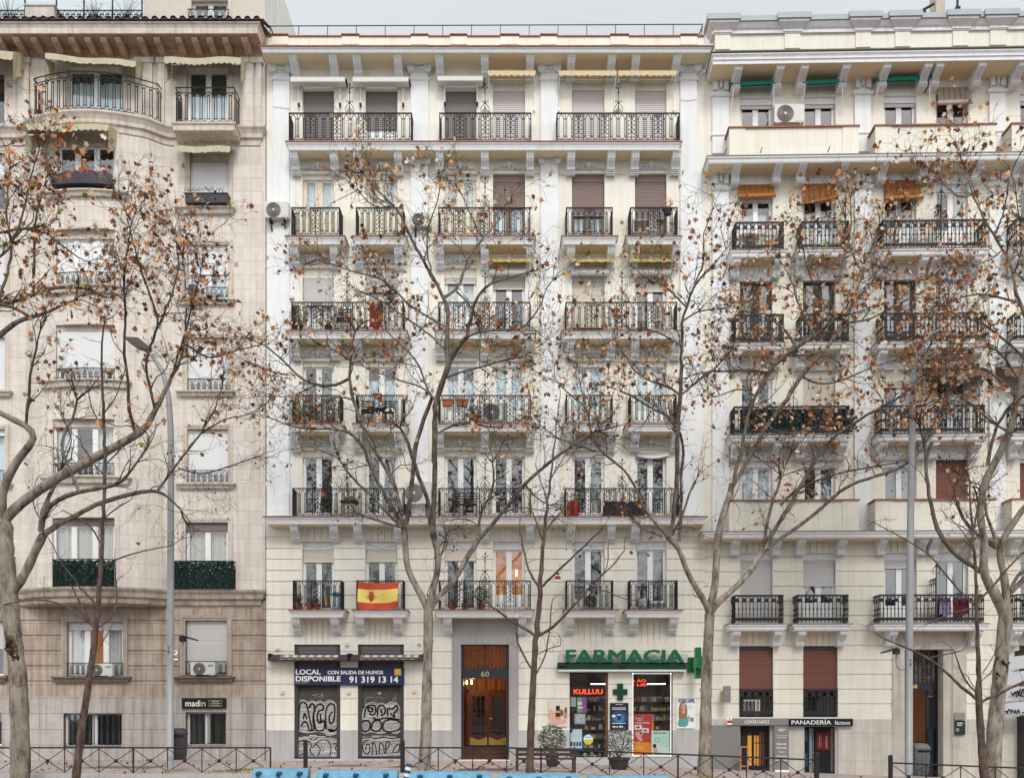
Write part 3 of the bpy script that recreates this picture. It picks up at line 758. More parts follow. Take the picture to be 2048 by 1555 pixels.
# roof guard rail: posts, two rails, raking stays at the ends
mb = MB(); yG = .55
for k in range(16):
    px = 540 + k * (1404 - 540) / 15; mb.tube([(X(px, yG), yG, Z(84, yG)), (X(px, yG), yG, Z(52.5 - (px - 540) * .004, yG))], .016, 4)
for py in (52.5, 74.5): mb.tube([(X(538, yG), yG, Z(py, yG)), (X(1406, yG), yG, Z(py - 3.5, yG))], .017, 4)
for a, b in ((540, 551), (1405, 1394)): mb.tube([(X(a, yG), yG, Z(53, yG)), (X(b, 0), 0, Z(80, 0))], .03, 4)
mb.build('roof_railing', iron, B)

BRX = [590, 669, 716, 797, 880, 970, 1060, 1142, 1222, 1270, 1351]
def xw(px, k=1.010): return (px - CX) / S / k
for px in BRX:
    bracket(B, xw(px), Z(94.3, -dC) - .183, .30, .74, .45)
for f in (6, 5, 4, 3, 2, 1):
    zt = Z(SLABY[f], -.7) - .27
    for px in BRX:
        if f in (5, 3) and px == 970: pass
        if f == 1:
            px = {590: 593.5, 669: 671, 716: 721, 797: 796, 880: 896, 970: None, 1060: 1044, 1142: 1139.5, 1222: 1219, 1270: 1267, 1351: 1346}[px]
            if px is None: continue
        bracket(B, xw(px), zt, .31, .62 if f < 6 else .64, {6: .6, 5: .62, 4: .57, 3: .56, 2: .52, 1: .52}[f])
for f in (5, 4, 3, 2):
    for c0, c1 in COLS: garland(B, X((c0 + c1) / 2), Z(TOPY[f] - 5.5), X(c1) - X(c0) - .06, .36, -.012)
for px in (564, 839.5, 1098.5, 1376.5): ionic(B, X(px), Z(152), Z(126), X(33) - X(0), -0.1)
for px in (839.5, 1098.5): ionic(B, X(px), Z(334), Z(314), X(33) - X(0), -0.1)
for px in (564, 839.5, 1098.5, 1376.5):
    mb = MB(); w = .29; mb.mould([(X(px) - w, 0), (X(px) - w, -.1), (X(px) + w, -.1), (X(px) + w, 0)], [(.05, Z(161), 0), (.05, Z(163), 0), (.02, Z(165), 0)]); mb.build('necking_band', white, B)

SLP = [(0.10, 0, 1), (0.10, -.035, 1), (.07, -.04, 0), (.07, -.075, 0), (.03, -.12, 0), (.0, -.19, 0), (-.015, -.255, 0)]
dB = .70
def balcony(f, p0, p1, rails, div=None, lab=None):
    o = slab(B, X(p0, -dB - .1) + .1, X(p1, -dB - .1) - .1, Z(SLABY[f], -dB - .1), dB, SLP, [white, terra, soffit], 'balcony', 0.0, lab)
    for r0, r1 in rails:
        yr = -(dB - .06); a, b = X(r0, yr), X(r1, yr); z = Z(SLABY[f], yr) + .01
        q = railing(o, [(a, 0.0), (a, yr), (b, yr), (b, 0.0)], z, .915 if f > 1 else .96, pat_center)
        q.location = (0, 0, 0)
    for d in (div or []):
        m = MB(); x = X(d, -.64); z = Z(SLABY[f], -.64) + .93; y = -.64
        m.tube([(x, y, z), (x, y, z + .95)], .013, 5)
        for sg in (-1, 1):
            m.tube([(x + sg * t[0], y, z + t[1]) for t in ((.0, .42), (.03, .33), (.09, .24), (.15, .14), (.14, .06), (.09, .03), (.05, .07), (.06, .12), (.1, .11))], .012, 4)
            m.tube([(x + sg * t[0], y, z + t[1]) for t in ((.0, .3), (.05, .4), (.1, .42), (.11, .37), (.08, .35))], .011, 4)
            m.tube([(x + sg * t[0], y, z + t[1]) for t in ((.0, .78), (.05, .86), (.09, .9), (.11, .86), (.07, .84))], .011, 4)
            m.tube([(x + sg * .03, y, z), (x + sg * .03, y, z + .16), (x, y, z + .22)], .010, 4)
        m.box(x - .025, x + .025, y - .02, y + .02, z + .68, z + .73); m.tube([(x, y, z + .95), (x + .02, y, z + .99)], .03, 5)
        m.build('divider_finial', iron, o)
    return o
balcony(6, 570, 1365, ((578, 823), (879, 1062), (1114, 1359)), (699, 970, 1237))
balcony(5, 569, 691, ((583, 679),)); balcony(5, 703, 814, ((712, 806),)); balcony(5, 868, 1072, ((877, 1060),), (970,)); balcony(5, 1122, 1237, ((1133, 1225),)); balcony(5, 1251, 1365, ((1261, 1355),))
balcony(4, 571, 815, ((583, 806),), (694,)); balcony(4, 868, 1072, ((877, 1060),), (970,)); balcony(4, 1122, 1363, ((1132, 1354),), (1244,))
balcony(3, 575, 687, ((585, 680),)); balcony(3, 703, 814, ((712, 806),)); balcony(3, 869, 1073, ((877, 1061),), (970,)); balcony(3, 1125, 1237, ((1133, 1225),)); balcony(3, 1251, 1363, ((1261, 1353),))
balcony(2, 525, 1416, ((585, 808), (877, 1062), (1131, 1358)), (694, 970, 1244))
balcony(1, 576, 691, ((586, 682),)); balcony(1, 703, 816, ((713, 806),)); balcony(1, 867, 1070, ((878, 1061),), (970,)); balcony(1, 1127, 1238, ((1133, 1226),)); balcony(1, 1249, 1367, ((1260, 1355),))

def wc(f, c, top=None, **k):
    c0, c1 = COLS[c]; z0, z1 = Z(SLABY[f]) + .02, Z(TOPY[f] if top is None else top)
    if top is not None: k['box'] = 0
    bx = k.pop('boxpx', 0) / S
    return window(B, X(c0), X(c1), z0, z1 if top is None else Z(TOPY[f]), box=bx, **k)
KK = dict(kick=.5)
# sixth floor
wc(6, 0, shut=1, shm=sh_grey, boxpx=17, boxm=cream); wc(6, 1, shut=.74, shm=sh_grey, boxpx=17, boxm=cream, curtain='full', cm=curtbl, **KK); wc(6, 2, shut=.93, shm=sh_grey, boxpx=17, boxm=cream, **KK)
wc(6, 3, shut=1, shm=sh_mauve, boxpx=17, boxm=cream); wc(6, 4, shut=1, shm=sh_mauve, boxpx=15, boxm=cream); wc(6, 5, shut=1, shm=sh_mauve, boxpx=16, boxm=cream)
# fifth
for c in (0, 1, 2): wc(5, c, frame=creamp, boxpx=9, boxm=cream, curtain='full', cm=curtbl, kick=.85, fw=.075)
wc(5, 3, shut=.45, shm=sh_brown, boxpx=14, boxm=sh_brown, frame=sh_brown, curtain='full', cm=curtbl); wc(5, 4, shut=.62, shm=sh_brown, boxpx=14, boxm=sh_brown, frame=sh_brown, curtain='sides', cm=curtbl); wc(5, 5, shut=.68, shm=sh_brown, boxpx=14, boxm=sh_brown, frame=sh_brown, curtain='full')
# fourth
wc(4, 0, shut=.5, shm=sh_lgrey, boxpx=19, boxm=cream, curtain='full', **KK); wc(4, 1, shut=.28, shm=sh_lgrey, boxpx=14, boxm=cream, curtain='full', cm=curtbl, **KK); wc(4, 2, shut=.09, shm=sh_lgrey, boxpx=18, boxm=cream, curtain='full', cm=curt, cfrac=.93, **KK)
wc(4, 3, shut=.17, shm=sh_cream, boxpx=22, boxm=cream, curtain='sides', cm=curtg); wc(4, 4, shut=.93, shm=sh_cream, boxpx=24, boxm=cream); wc(4, 5, shut=.2, shm=sh_cream, boxpx=24, boxm=cream, curtain='sides', cm=curtb)
# third
for c in range(6): wc(3, c, boxpx=10, boxm=cream if c < 3 else whitep, curtain='full', cm=(curtg if c == 0 else curtbl), cfrac=.72 if c < 3 else .93, kick=.45)
# second
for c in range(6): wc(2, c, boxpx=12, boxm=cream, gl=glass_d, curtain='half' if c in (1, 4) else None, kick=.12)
# first
wc(1, 0, shut=.2, shm=sh_cream, boxpx=16, boxm=white, curtain='full', cm=curtg); wc(1, 1, shut=.2, shm=sh_cream, boxpx=15, boxm=white, gl=glass_d, curtain='half', cm=curtg); wc(1, 2, shut=.18, shm=sh_cream, boxpx=15, boxm=white, curtain='full', cm=curtg)
wc(1, 3, boxpx=16, boxm=white, back=warm_room, kick=.5); wc(1, 4, boxpx=16, boxm=white, gl=glass_d, kick=.35); wc(1, 5, boxpx=16, boxm=white, gl=glass_d, curtain='half', cm=curtb, kick=.3)
mb = MB(); mb.tube([(X(1033), .5, Z(1135)), (X(1033), .5, Z(1147))], .035, 8); mb.build('ceiling_bulb', mat('lit_bulb', (1, .8, .5), emit=(1, .62, .22), estr=6), B)
mb = MB(); mb.lathe([(.0, Z(966)), (.05, Z(966) + .02), (.085, Z(963)), (.06, Z(959)), (.0, Z(958.5))], 14, 0, X(662), .55); mb.build('pendant_lamp', MATS['lit_bulb'], B)

# awnings of the middle house
for p0, p1, zz in ((581, 690, 154), (705, 817, 154), (875, 966, 152)):
    m = MB(); y = -.42; a, b = X(p0, y), X(p1, y); m.box(a, b, y, -.12, Z(zz + 9, y), Z(zz, y), 0); m.tube([(a, y, Z(zz + 9, y)), (b, y, Z(zz + 9, y))], .035, 8); m.box(b, b + .05, y + .05, -.1, Z(zz + 9, y), Z(zz + 2, y), 1)
    o = m.build('awning', [awn_white, iron], B, label='rolled white awning box over a top floor window')
    for xx in (X(p0 + 14, -.3), X(p1 - 12, -.3)):
        s = 1 if xx < (a + b) / 2 else -1; arm = MB()
        arm.tube([(xx + s * .12, -.34, Z(zz + 10, -.3)), (xx, -.2, Z(zz + 20, -.2)), (xx, -.1, Z(zz + 30, -.1)), (xx, -.08, Z(zz + 56, 0))], .018, 5, 0); arm.box(xx - .035, xx + .035, -.13, -.05, Z(zz + 62), Z(zz + 56), 1); arm.build('awning_arm', [whitep, iron], o)
for p0, p1 in ((976, 1071), (1117, 1233), (1236, 1353)):
    awning(B, X(p0, -.5), X(p1, -.5), Z(160), .5, .02, .14, awn_yel, arms=(X(p0 + 2, -.4), X(p1 - 2, -.4)), label='yellow beige scalloped awning', sides=False)
for p0, p1 in ((973, 1062), (1136, 1228), (1258, 1352)):
    o = awning(B, X(p0, -.5), X(p1, -.5), Z(529), .5, .05, .10, awn_must, scallop=False, sides=False, label='faded mustard awning over a white roll', arms=(X(p0 + 1, -.4), X(p1 - 2, -.4)))
    m = MB(); m.tube([(X(p0 + 6, -.2), -.2, Z(545, -.2)), (X(p1 - 10, -.2), -.2, Z(545, -.2))], .10, 12); m.build('awning_roll', awn_white, o)
mb = MB(); n = 24
for i in range(n):
    def dp(j, t): u = j / n; return (X(1272) + (X(1340) - X(1272)) * u, -.04 - .05 * math.sin(t * 6 + u * 3), Z(899) - .05 - t * (.16 + .1 * math.sin(math.pi * u)))
    for k in range(4): mb.quad(dp(i, k / 4), dp(i + 1, k / 4), dp(i + 1, (k + 1) / 4), dp(i, (k + 1) / 4))
mb.build('awning', curt, B, label='gathered white fabric blind', smooth=True)

# small fittings on the facade
def small_box(px0, py0, px1, py1, d, m, name, parent=B): mb = MB(); mb.box(X(px0), X(px1), -.035 - d, -.03, Z(py1), Z(py0)); return mb.build(name, m, parent)
for p in ((692, 1285, 698, 1290), (553, 1294, 559, 1299), (836, 1284, 842, 1288), (563, 1380, 569, 1386), (695, 1379, 701, 1386), (826, 1378, 832, 1384), (581, 594, 589, 599)): small_box(*p, .10, creamp, 'spotlight')
for pts in (((1392, 166), (1408, 150)), ((582, 340), (640, 343), (690, 341), (820, 346)), ((1062, 348), (1140, 352), (1250, 350)), ((606, 1090), (635, 1096), (665, 1089)), ((736, 1089), (765, 1096), (793, 1090)), ((548, 218), (566, 220), (582, 222)), ((1360, 205), (1378, 206), (1392, 203))):
    mb = MB(); mb.tube([(X(a), -.12 if a > 530 and b < 600 and (a < 585 or a > 1358) else -.05, Z(b)) for a, b in pts], .006, 3); mb.build('cable', irong, B)

# ---- shop fronts with roller shutters and graffiti (left of the portal)
spray_w = mat('silver_spray', (0.70, 0.69, 0.68), 0.5, var=0.25, scale=9)
spray_k = mat('black_spray', (0.012, 0.012, 0.013), 0.6)
def shopfront(p0, p1, seed):
    a, b = X(p0), X(p1)
    m = MB(); y = .1
    m.box(a, a + .13, y - .1, y + .1, Z(1517), Z(1288), 0); m.box(b - .13, b, y - .1, y + .1, Z(1517), Z(1288), 0); m.box(a, b, y - .1, y + .1, Z(1290.5), Z(1288), 0)
    m.box(a, b, y + .12, y + .2, Z(1519), Z(1288), 0); m.box(a - .02, b + .02, y - .14, y + .05, Z(1516), Z(1512.5), 2)
    m.box(a, b, y - .14, y + .2, Z(1523), Z(1516), 3)
    for k in range(6): m.box(a + .1, b - .1, y - .08 + .0, y + .04, Z(1306 - k * 2.7 + .9), Z(1306 - k * 2.7 - .7), 1)
    m.box(a + .1, b - .1, y - .08, y + .1, Z(1338), Z(1320), 0)
    for k in range(4): m.box(a + .1, b - .1, y - .1, y - .08, Z(1323 + k * 3 + 1), Z(1323 + k * 3), 1)
    o = m.build('shop_shutter', [sh_black, sh_grey, irong, granite], B)
    s = MB(); slats(s, a + .12, b - .12, Z(1513), Z(1366), y - .0, .068, .022)
    s = s.build('roller_shutter', mat('dusty_grey_shutter', (.075, .068, .066), .55, var=.3, scale=4), o)
    return o, s, a, b, y - .028
def stripe_fill(mb, poly, y, pitch=.040, duty=.66, m=0):
    """spray paint that only took on the ribs: short horizontal bands clipped to the outline"""
    zs = [p[1] for p in poly]; z = min(zs) + .01
    while z < max(zs):
        xs = []
        for (xa, za), (xb, zb) in zip(poly, poly[1:] + poly[:1]):
            if (za <= z < zb) or (zb <= z < za): xs.append(xa + (xb - xa) * (z - za) / (zb - za))
        xs.sort()
        for q in range(0, len(xs) - 1, 2):
            x = xs[q]
            while x < xs[q + 1]:
                e = min(xs[q + 1], x + rnd.uniform(.15, .8)); h = pitch * duty * rnd.uniform(.55, 1.1)
                mb.quad((x, y, z), (e, y, z), (e, y, z + h), (x, y, z + h), m); x = e + rnd.choice((0, 0, .01, .03))
        z += pitch
def stroke(mb, pts, r, y, m, closed=False):
    if closed: pts = pts + pts[:2]
    # smooth by Chaikin
    for _ in range(2):
        q = [pts[0]]
        for a, b in zip(pts, pts[1:]): q += [(a[0] * .75 + b[0] * .25, a[1] * .75 + b[1] * .25), (a[0] * .25 + b[0] * .75, a[1] * .25 + b[1] * .75)]
        pts = q + [pts[-1]]
    for (xa, za), (xb, zb) in zip(pts, pts[1:]):
        d = Vector((xb - xa, zb - za))
        if d.length < 1e-5: continue
        d.normalize(); nx, nz = -d.y * r, d.x * r; e = d * r * .5
        mb.quad((xa + nx - e.x, y, za + nz - e.y), (xb + nx + e.x, y, zb + nz + e.y), (xb - nx + e.x, y, zb - nz + e.y), (xa - nx - e.x, y, za - nz - e.y), m)
def smooth(p, n=2):
    for _ in range(n):
        q = []
        for a, b in zip(p, p[1:] + p[:1]): q += [(a[0] * .75 + b[0] * .25, a[1] * .75 + b[1] * .25), (a[0] * .25 + b[0] * .75, a[1] * .25 + b[1] * .75)]
        p = q
    return p
def gpx(pts, sx=340 / 1958, ox=520, oy=1270): return [(X(ox + a * sx), Z(oy + b * sx)) for a, b in pts]
o1, s1, a1, b1, yg = shopfront(589, 681, 1)
g = MB()
OUT = gpx([(425, 800), (450, 740), (510, 745), (550, 770), (590, 745), (640, 770), (690, 745), (730, 780), (790, 740), (860, 770), (890, 850), (920, 860), (925, 1000), (920, 1100), (850, 1140), (770, 1150), (740, 1120), (700, 1110), (640, 1100), (560, 1120), (480, 1110), (425, 1090), (420, 950)])
stripe_fill(g, OUT, yg - .004)
stroke(g, OUT, .018, yg - .010, 0, True)
for L in ([(440, 1090), (445, 800), (480, 760), (530, 780), (550, 860), (575, 1000), (600, 1060), (560, 1110), (545, 1000), (500, 985), (470, 1040)], [(495, 960), (510, 880), (535, 960)], [(560, 830), (585, 780), (620, 790), (625, 860), (600, 960), (625, 1070), (590, 1100)], [(640, 1090), (615, 980), (610, 880), (650, 800), (700, 780), (735, 830), (715, 860), (670, 860), (650, 950), (680, 1020), (740, 960), (740, 1080), (690, 1100), (640, 1090)], [(690, 900), (700, 1000)], [(760, 1080), (750, 950), (755, 840), (800, 780), (850, 790), (860, 850), (850, 980), (800, 1030), (790, 920), (830, 880)], [(780, 1080), (820, 1110), (880, 1080), (905, 1000), (900, 900)], [(800, 1080), (850, 1090)]):
    stroke(g, gpx(L), .026, yg - .014, 1)
for L in ([(600, 690), (640, 680), (670, 672)], [(635, 685), (628, 715)], [(655, 715), (662, 690), (680, 712), (690, 680)], [(700, 712), (712, 665), (735, 675), (715, 690), (732, 700), (705, 715)]): stroke(g, gpx(L), .010, yg - .01, 0)
P2 = gpx([(430, 1180), (600, 1150), (900, 1190), (915, 1400), (440, 1400)]); stripe_fill(g, P2, yg - .004, duty=.66)
for L in ([(440, 1230), (520, 1190), (600, 1260), (560, 1330), (620, 1380)], [(600, 1290), (680, 1200), (780, 1200), (820, 1290), (800, 1390)], [(660, 1390), (700, 1300), (640, 1250)], [(840, 1250), (900, 1240), (850, 1300), (900, 1340)], [(560, 1180), (620, 1210), (660, 1170)], [(450, 1380), (520, 1350)]): stroke(g, gpx(L), .016, yg - .012, 1)
g.build('graffiti', [spray_w, spray_k], s1)
o2, s2, a2, b2, yg = shopfront(716, 808, 2)
g = MB()
O1 = gpx([(1190, 840), (1200, 800), (1260, 775), (1310, 765), (1350, 790), (1400, 770), (1440, 800), (1500, 765), (1580, 780), (1620, 860), (1600, 940), (1640, 960), (1645, 1010), (1620, 1100), (1570, 1130), (1480, 1100), (1380, 1130), (1270, 1100), (1200, 1130), (1150, 1100), (1145, 1000), (1175, 940)])
stripe_fill(g, O1, yg - .004); stroke(g, O1, .018, yg - .010, 0, True)
for L in ([(1200, 940), (1210, 830), (1260, 800), (1320, 800), (1335, 860), (1310, 920), (1260, 900)], [(1240, 830), (1300, 830), (1290, 880), (1245, 870), (1240, 830)], [(1350, 930), (1350, 830), (1400, 790), (1440, 830), (1440, 900), (1390, 920)], [(1390, 850), (1400, 890)], [(1470, 920), (1460, 830), (1530, 850), (1570, 790), (1590, 850), (1530, 900), (1560, 950), (1500, 900)], [(1165, 1080), (1160, 1000), (1220, 970), (1270, 1000), (1260, 1090), (1200, 1110), (1165, 1080)], [(1280, 1080), (1290, 990), (1360, 970), (1400, 1000), (1390, 1090), (1320, 1110), (1280, 1080)], [(1410, 1080), (1420, 980), (1520, 960), (1620, 990), (1625, 1060), (1570, 1100), (1460, 1110), (1410, 1080)], [(1300, 950), (1360, 970), (1450, 940), (1600, 970)]):
    stroke(g, gpx(L), .026, yg - .014, 1)
for L in ([(1205, 790), (1215, 705), (1310, 715)], [(1330, 770), (1340, 705), (1400, 710), (1420, 760)], [(1520, 760), (1560, 680), (1580, 690), (1540, 770)]): stroke(g, gpx(L), .016, yg - .008, 2)
g.poly([(x, yg - .009, z) for x, z in smooth(gpx([(1345, 660), (1375, 640), (1405, 660), (1375, 690)]))], 2)
P2 = gpx([(1155, 1170), (1400, 1150), (1620, 1180), (1625, 1390), (1160, 1390)]); stripe_fill(g, P2, yg - .004, duty=.6)
for L in ([(1250, 1200), (1190, 1220), (1175, 1300), (1210, 1370), (1260, 1350), (1265, 1260), (1220, 1240), (1215, 1320)], [(1290, 1370), (1290, 1210), (1330, 1260), (1340, 1370)], [(1370, 1360), (1370, 1230), (1420, 1250), (1430, 1360)], [(1450, 1360), (1440, 1230), (1490, 1210), (1480, 1290), (1450, 1300)], [(1520, 1350), (1560, 1260), (1610, 1240), (1600, 1340), (1540, 1350)], [(1180, 1180), (1260, 1170), (1330, 1185), (1420, 1165), (1500, 1185), (1600, 1170)]): stroke(g, gpx(L), .018, yg - .012, 1)
g.build('graffiti', [spray_w, spray_k, mat('dull_spray', (.3, .285, .27), .6)], s2)
awn_dk = mat('dark_brown_awning', (.055, .042, .045), .6); awn_ck1 = mat('pale_awning_stripe', (.60, .56, .52), .8); awn_ck2 = mat('taupe_awning_stripe', (.25, .22, .20), .8)
for p0, p1, c0, c1 in ((538, 695, 559, 674), (700, 846, 720, 836)):
    m = MB(); y = -.5; a, b = X(p0, y), X(p1, y)
    m.box(a, b, y, -.1, Z(1320.5, y), Z(1316, y), 0)
    m.quad((a, y, Z(1316, y)), (b, y, Z(1316, y)), (b, -.22, Z(1308, -.22)), (a, -.22, Z(1308, -.22)), 0)
    m.box(a, b, -.2, -.06, Z(1317, -.2), Z(1308, -.2), 0); m.box(a - .06, a + .03, -.42, -.04, Z(1321, -.3), Z(1306, -.3), 3); m.box(b - .03, b + .05, -.42, -.04, Z(1321, -.3), Z(1306, -.3), 3)
    n = 14
    for k in range(n):
        xa = X(c0, y) + (X(c1, y) - X(c0, y)) * k / n; xb = X(c0, y) + (X(c1, y) - X(c0, y)) * (k + 1) / n
        for r, (za, zb, ya, yb) in enumerate(((1317.5, 1313.5, y - .012, y + .1), (1313.5, 1309, y + .1, -.25))):
            m.quad((xa, ya - .012, Z(za, ya)), (xb, ya - .012, Z(za, ya)), (xb, yb - .012, Z(zb, yb)), (xa, yb - .012, Z(zb, yb)), 1 if (k + r) % 2 == 0 else 2)
    m.build('awning', [awn_dk, awn_ck1, awn_ck2, iron], B, label='folded dark awning with a checked brown and cream front')

# ---- portal 60
mb = MB(); y = .05
xa, xb = X(922), X(1018); z0, z1 = Z(1518), Z(1288)
blued = mat('dark_slate_paint', (.035, .037, .045), .4)
fr = MB(); fr.box(xa, xa + .09, y, y + .12, z0, z1); fr.box(xb - .09, xb, y, y + .12, z0, z1); fr.box(xa, xb, y, y + .12, z1 - .06, z1); fr.box(xa, xb, y - .02, y + .12, Z(1356), Z(1338)); fr.box(xa, xb, y - .02, y + .12, Z(1338), Z(1336)); fr.box((xa + xb) / 2 - .03, (xa + xb) / 2 + .03, y, y + .1, Z(1338), z1)
fr = fr.build('door_frame', blued, B, label='dark entrance frame with a grille above')
gr = MB()
for h in (0, 1):
    gxa = xa + .1 + h * ((xb - xa) / 2 - .07); w = (xb - xa) / 2 - .13; zb, zt = Z(1336), z1 - .06; hh = zt - zb; yy = y + .03
    def gl_(u, v): return (gxa + u * w, yy, zb + v * hh)
    for u in (.0, .12, .3, .5, .7, .88, 1.0): gr.tube([gl_(u, 0), gl_(u, 1)], .010, 4)
    for v in (.12, .88, .02, .97): gr.tube([gl_(0, v), gl_(1, v)], .010, 4)
    for c in (.3, .7):
        gr.tube([gl_(c - .09, .25), gl_(c - .09, .7), gl_(c, .86), gl_(c + .09, .7), gl_(c + .09, .25), gl_(c, .12), gl_(c - .09, .25)], .011, 4)
    for u in (.06, .94):
        gr.tube([gl_(u - .05, .35), gl_(u + .05, .35), gl_(u + .05, .62), gl_(u - .05, .62), gl_(u - .05, .35)], .009, 4); gr.tube([gl_(u - .05, .05), gl_(u + .05, .18)], .009, 4)
gr.build('transom_grille', iron, fr)
p = MB(); p.quad((xa, y + .08, Z(1336)), (xb, y + .08, Z(1336)), (xb, y + .08, z1), (xa, y + .08, z1)); p.build('pane', shop_glass, fr)
text('60', X(962), X(978), Z(1352), Z(1341.5), y - .022, gold, fr, 'house_number', .008, .0)
amber = mat('ochre_lobby_paint', (.50, .25, .09), .7, var=.15, scale=3)
v = MB(); zf = Z(1519)
v.quad((xa - .3, 2.6, zf), (xb + .3, 2.6, zf), (xb + .3, 2.6, z1 + .1), (xa - .3, 2.6, z1 + .1), 0)
v.quad((xa, .2, zf), (xa, 2.6, zf), (xa, 2.6, z1), (xa, .2, z1), 0); v.quad((xb, .2, zf), (xb, 2.6, zf), (xb, 2.6, z1), (xb, .2, z1), 0)
v.quad((xa, .2, z1), (xb, .2, z1), (xb, 2.6, z1), (xa, 2.6, z1), 0); v.quad((xa, .0, zf + .01), (xb, .0, zf + .01), (xb, 2.6, zf + .01), (xa, 2.6, zf + .01), 1)
for k, (sz, sy) in enumerate(((.12, 1.0), (.26, 1.3), (.40, 1.6))): v.box(xa + .003, xb - .003, sy, 2.6, zf, zf + sz, 1)
v.box(xa - .05, xb + .05, -.13, .1, Z(1521), Z(1518.5), 2)
v.build('entrance_lobby', [amber, mat('brown_marble', (.13, .065, .05), .3, var=.4, scale=5), mat('white_marble', (.72, .71, .69), .35)], B)
# inner mahogany door
yd = 1.75; dxa, dxb = X(938, yd), X(1014, yd); dz0, dz1 = Z(1490, yd), Z(1383, yd)
d = MB(); mid = (dxa + dxb) / 2
d.box(dxa - .08, dxb + .08, yd, yd + .1, dz1, dz1 + .08); d.box(dxa - .08, dxa, yd, yd + .1, dz0, Z(1357, yd)); d.box(dxb, dxb + .1, yd, yd + .1, dz0, Z(1357, yd))
for k in range(8): q = dxa + (dxb - dxa) * k / 7; d.box(q - .018, q + .018, yd + .02, yd + .08, dz1 + .08, Z(1357, yd))
d = d.build('inner_door_frame', wood, B)
for lx0, lx1 in ((dxa, mid - .005), (mid + .005, dxb)):
    l = MB(); s = .11; bz = dz0 + .3
    l.box(lx0, lx0 + s, yd + .02, yd + .08, dz0, dz1); l.box(lx1 - s, lx1, yd + .02, yd + .08, dz0, dz1); l.box(lx0 + s, lx1 - s, yd + .02, yd + .08, dz1 - .13, dz1); l.box(lx0 + s, lx1 - s, yd + .02, yd + .08, dz0, bz)
    for k in range(1, 3): q = lx0 + s + (lx1 - lx0 - 2 * s) * k / 3; l.box(q - .012, q + .012, yd + .03, yd + .07, bz, dz1 - .13)
    for k in range(1, 7): q = bz + (dz1 - .13 - bz) * k / 7; l.box(lx0 + s, lx1 - s, yd + .03, yd + .07, q - .012, q + .012)
    l = l.build('door_leaf', wood, d)
for lx0, lx1 in ((dxa, mid - .005), (mid + .005, dxb)):
    k = MB(); n = 12
    for i in range(n):
        u0, u1 = i / n, (i + 1) / n; f = lambda u: dz0 + .26 + .05 * math.cos(u * 2 * math.pi)
        k.quad((lx0 + .03 + (lx1 - lx0 - .06) * u0, yd + .01, dz0 + .02), (lx0 + .03 + (lx1 - lx0 - .06) * u1, yd + .01, dz0 + .02), (lx0 + .03 + (lx1 - lx0 - .06) * u1, yd + .01, f(u1)), (lx0 + .03 + (lx1 - lx0 - .06) * u0, yd + .01, f(u0)))
    k.build('kick_plate', brass, d)
p = MB(); p.quad((dxa, yd + .05, dz0), (dxb, yd + .05, dz0), (dxb, yd + .05, dz1), (dxa, yd + .05, dz1)); p.build('pane', glass_mat('lobby_glass', (.3, .26, .24), .16), d)
k = MB(); k.tube([(mid + .06, yd - .03, Z(1441, yd)), (mid + .06, yd - .03, Z(1433, yd))], .018, 6); k.tube([(mid + .06, yd - .05, Z(1436, yd)), (mid + .16, yd - .05, Z(1436, yd))], .014, 6); k.build('handle', brass, d)
w = MB(); w.box(dxa, dxb, 2.5, 2.55, dz0, dz1); w.build('dark_hall', dark, d)
sc_ = MB(); lx = X(930, .9); lz = Z(1363, .9)
sc_.tube([(lx - .1, .9, lz - .22), (lx - .02, .9, lz - .26), (lx + .06, .9, lz - .18), (lx + .06, .9, lz - .08)], .015, 6); sc_.tube([(lx - .1, .9, lz - .3), (lx - .1, .9, lz - .14)], .04, 8)
sc_ = sc_.build('wall_lamp', iron, B)
for q in (0, .17):
    b_ = MB(); b_.lathe([(.01, lz - .08), (.03, lz - .05), (.035, lz), (.015, lz + .06), (.0, lz + .08)], 10, 0, lx + .06 + q, .9 + q * .6); b_.build('bulb', MATS['lit_bulb'], sc_)
pl = bpy.data.lights.new('lobby_lamp', 'POINT'); pl.energy = 30; pl.color = (1, .62, .28); pl.shadow_soft_size = .08
po = bpy.data.objects.new('lobby_lamp', pl); COL.objects.link(po); po.location = (lx + .25, .85, lz - .02)

# ---- pharmacy windows: glass, frame, lit rim, the room behind
def pharmacy(p0, p1, rim, right_frame):
    a, b, z0, z1 = X(p0), X(p1), Z(1513), Z(1344)
    f = MB(); f.box(a, b, .02, .1, z1 - .05, z1, 0); f.box(a, b, -.04, .1, z0, z0 + .03, 0); f.box(a, a + .035, .02, .1, z0, z1, 0)
    f.box(b - (.09 if right_frame else .035), b, .0, .1, z0, z1, 1 if right_frame else 0)
    f = f.build('shop_window', [irong, mat('chestnut_frame', (.16, .055, .03), .45)], B)
    p = MB(); p.quad((a, .06, z0), (b, .06, z0), (b, .06, z1), (a, .06, z1)); p.build('pane', shop_glass, f)
    if rim:
        r = MB()
        for q in ((a + .02, a + .04, z0 + .03, z1 - .02), (b - .065, b - .045, z0 + .03, z1 - .02)): r.box(q[0], q[1], .005, .03, q[2], q[3])
        r.box(a + .02, b - .04, .005, .03, z1 - .045, z1 - .025); r.box(a + .02, b - .04, .005, .03, z0 + .03, z0 + .055)
        r.build('light_strip', mat('white_led', (1, 1, 1), emit=(.95, .98, 1), estr=.75), f)
    return a, b, z0, z1
PA = pharmacy(1139, 1216, False, True); PB = pharmacy(1264, 1345, True, False)
mb = MB(); x0, x1, zf, zt = X(1125), X(1360), Z(1522), Z(1335); yb = 3.2
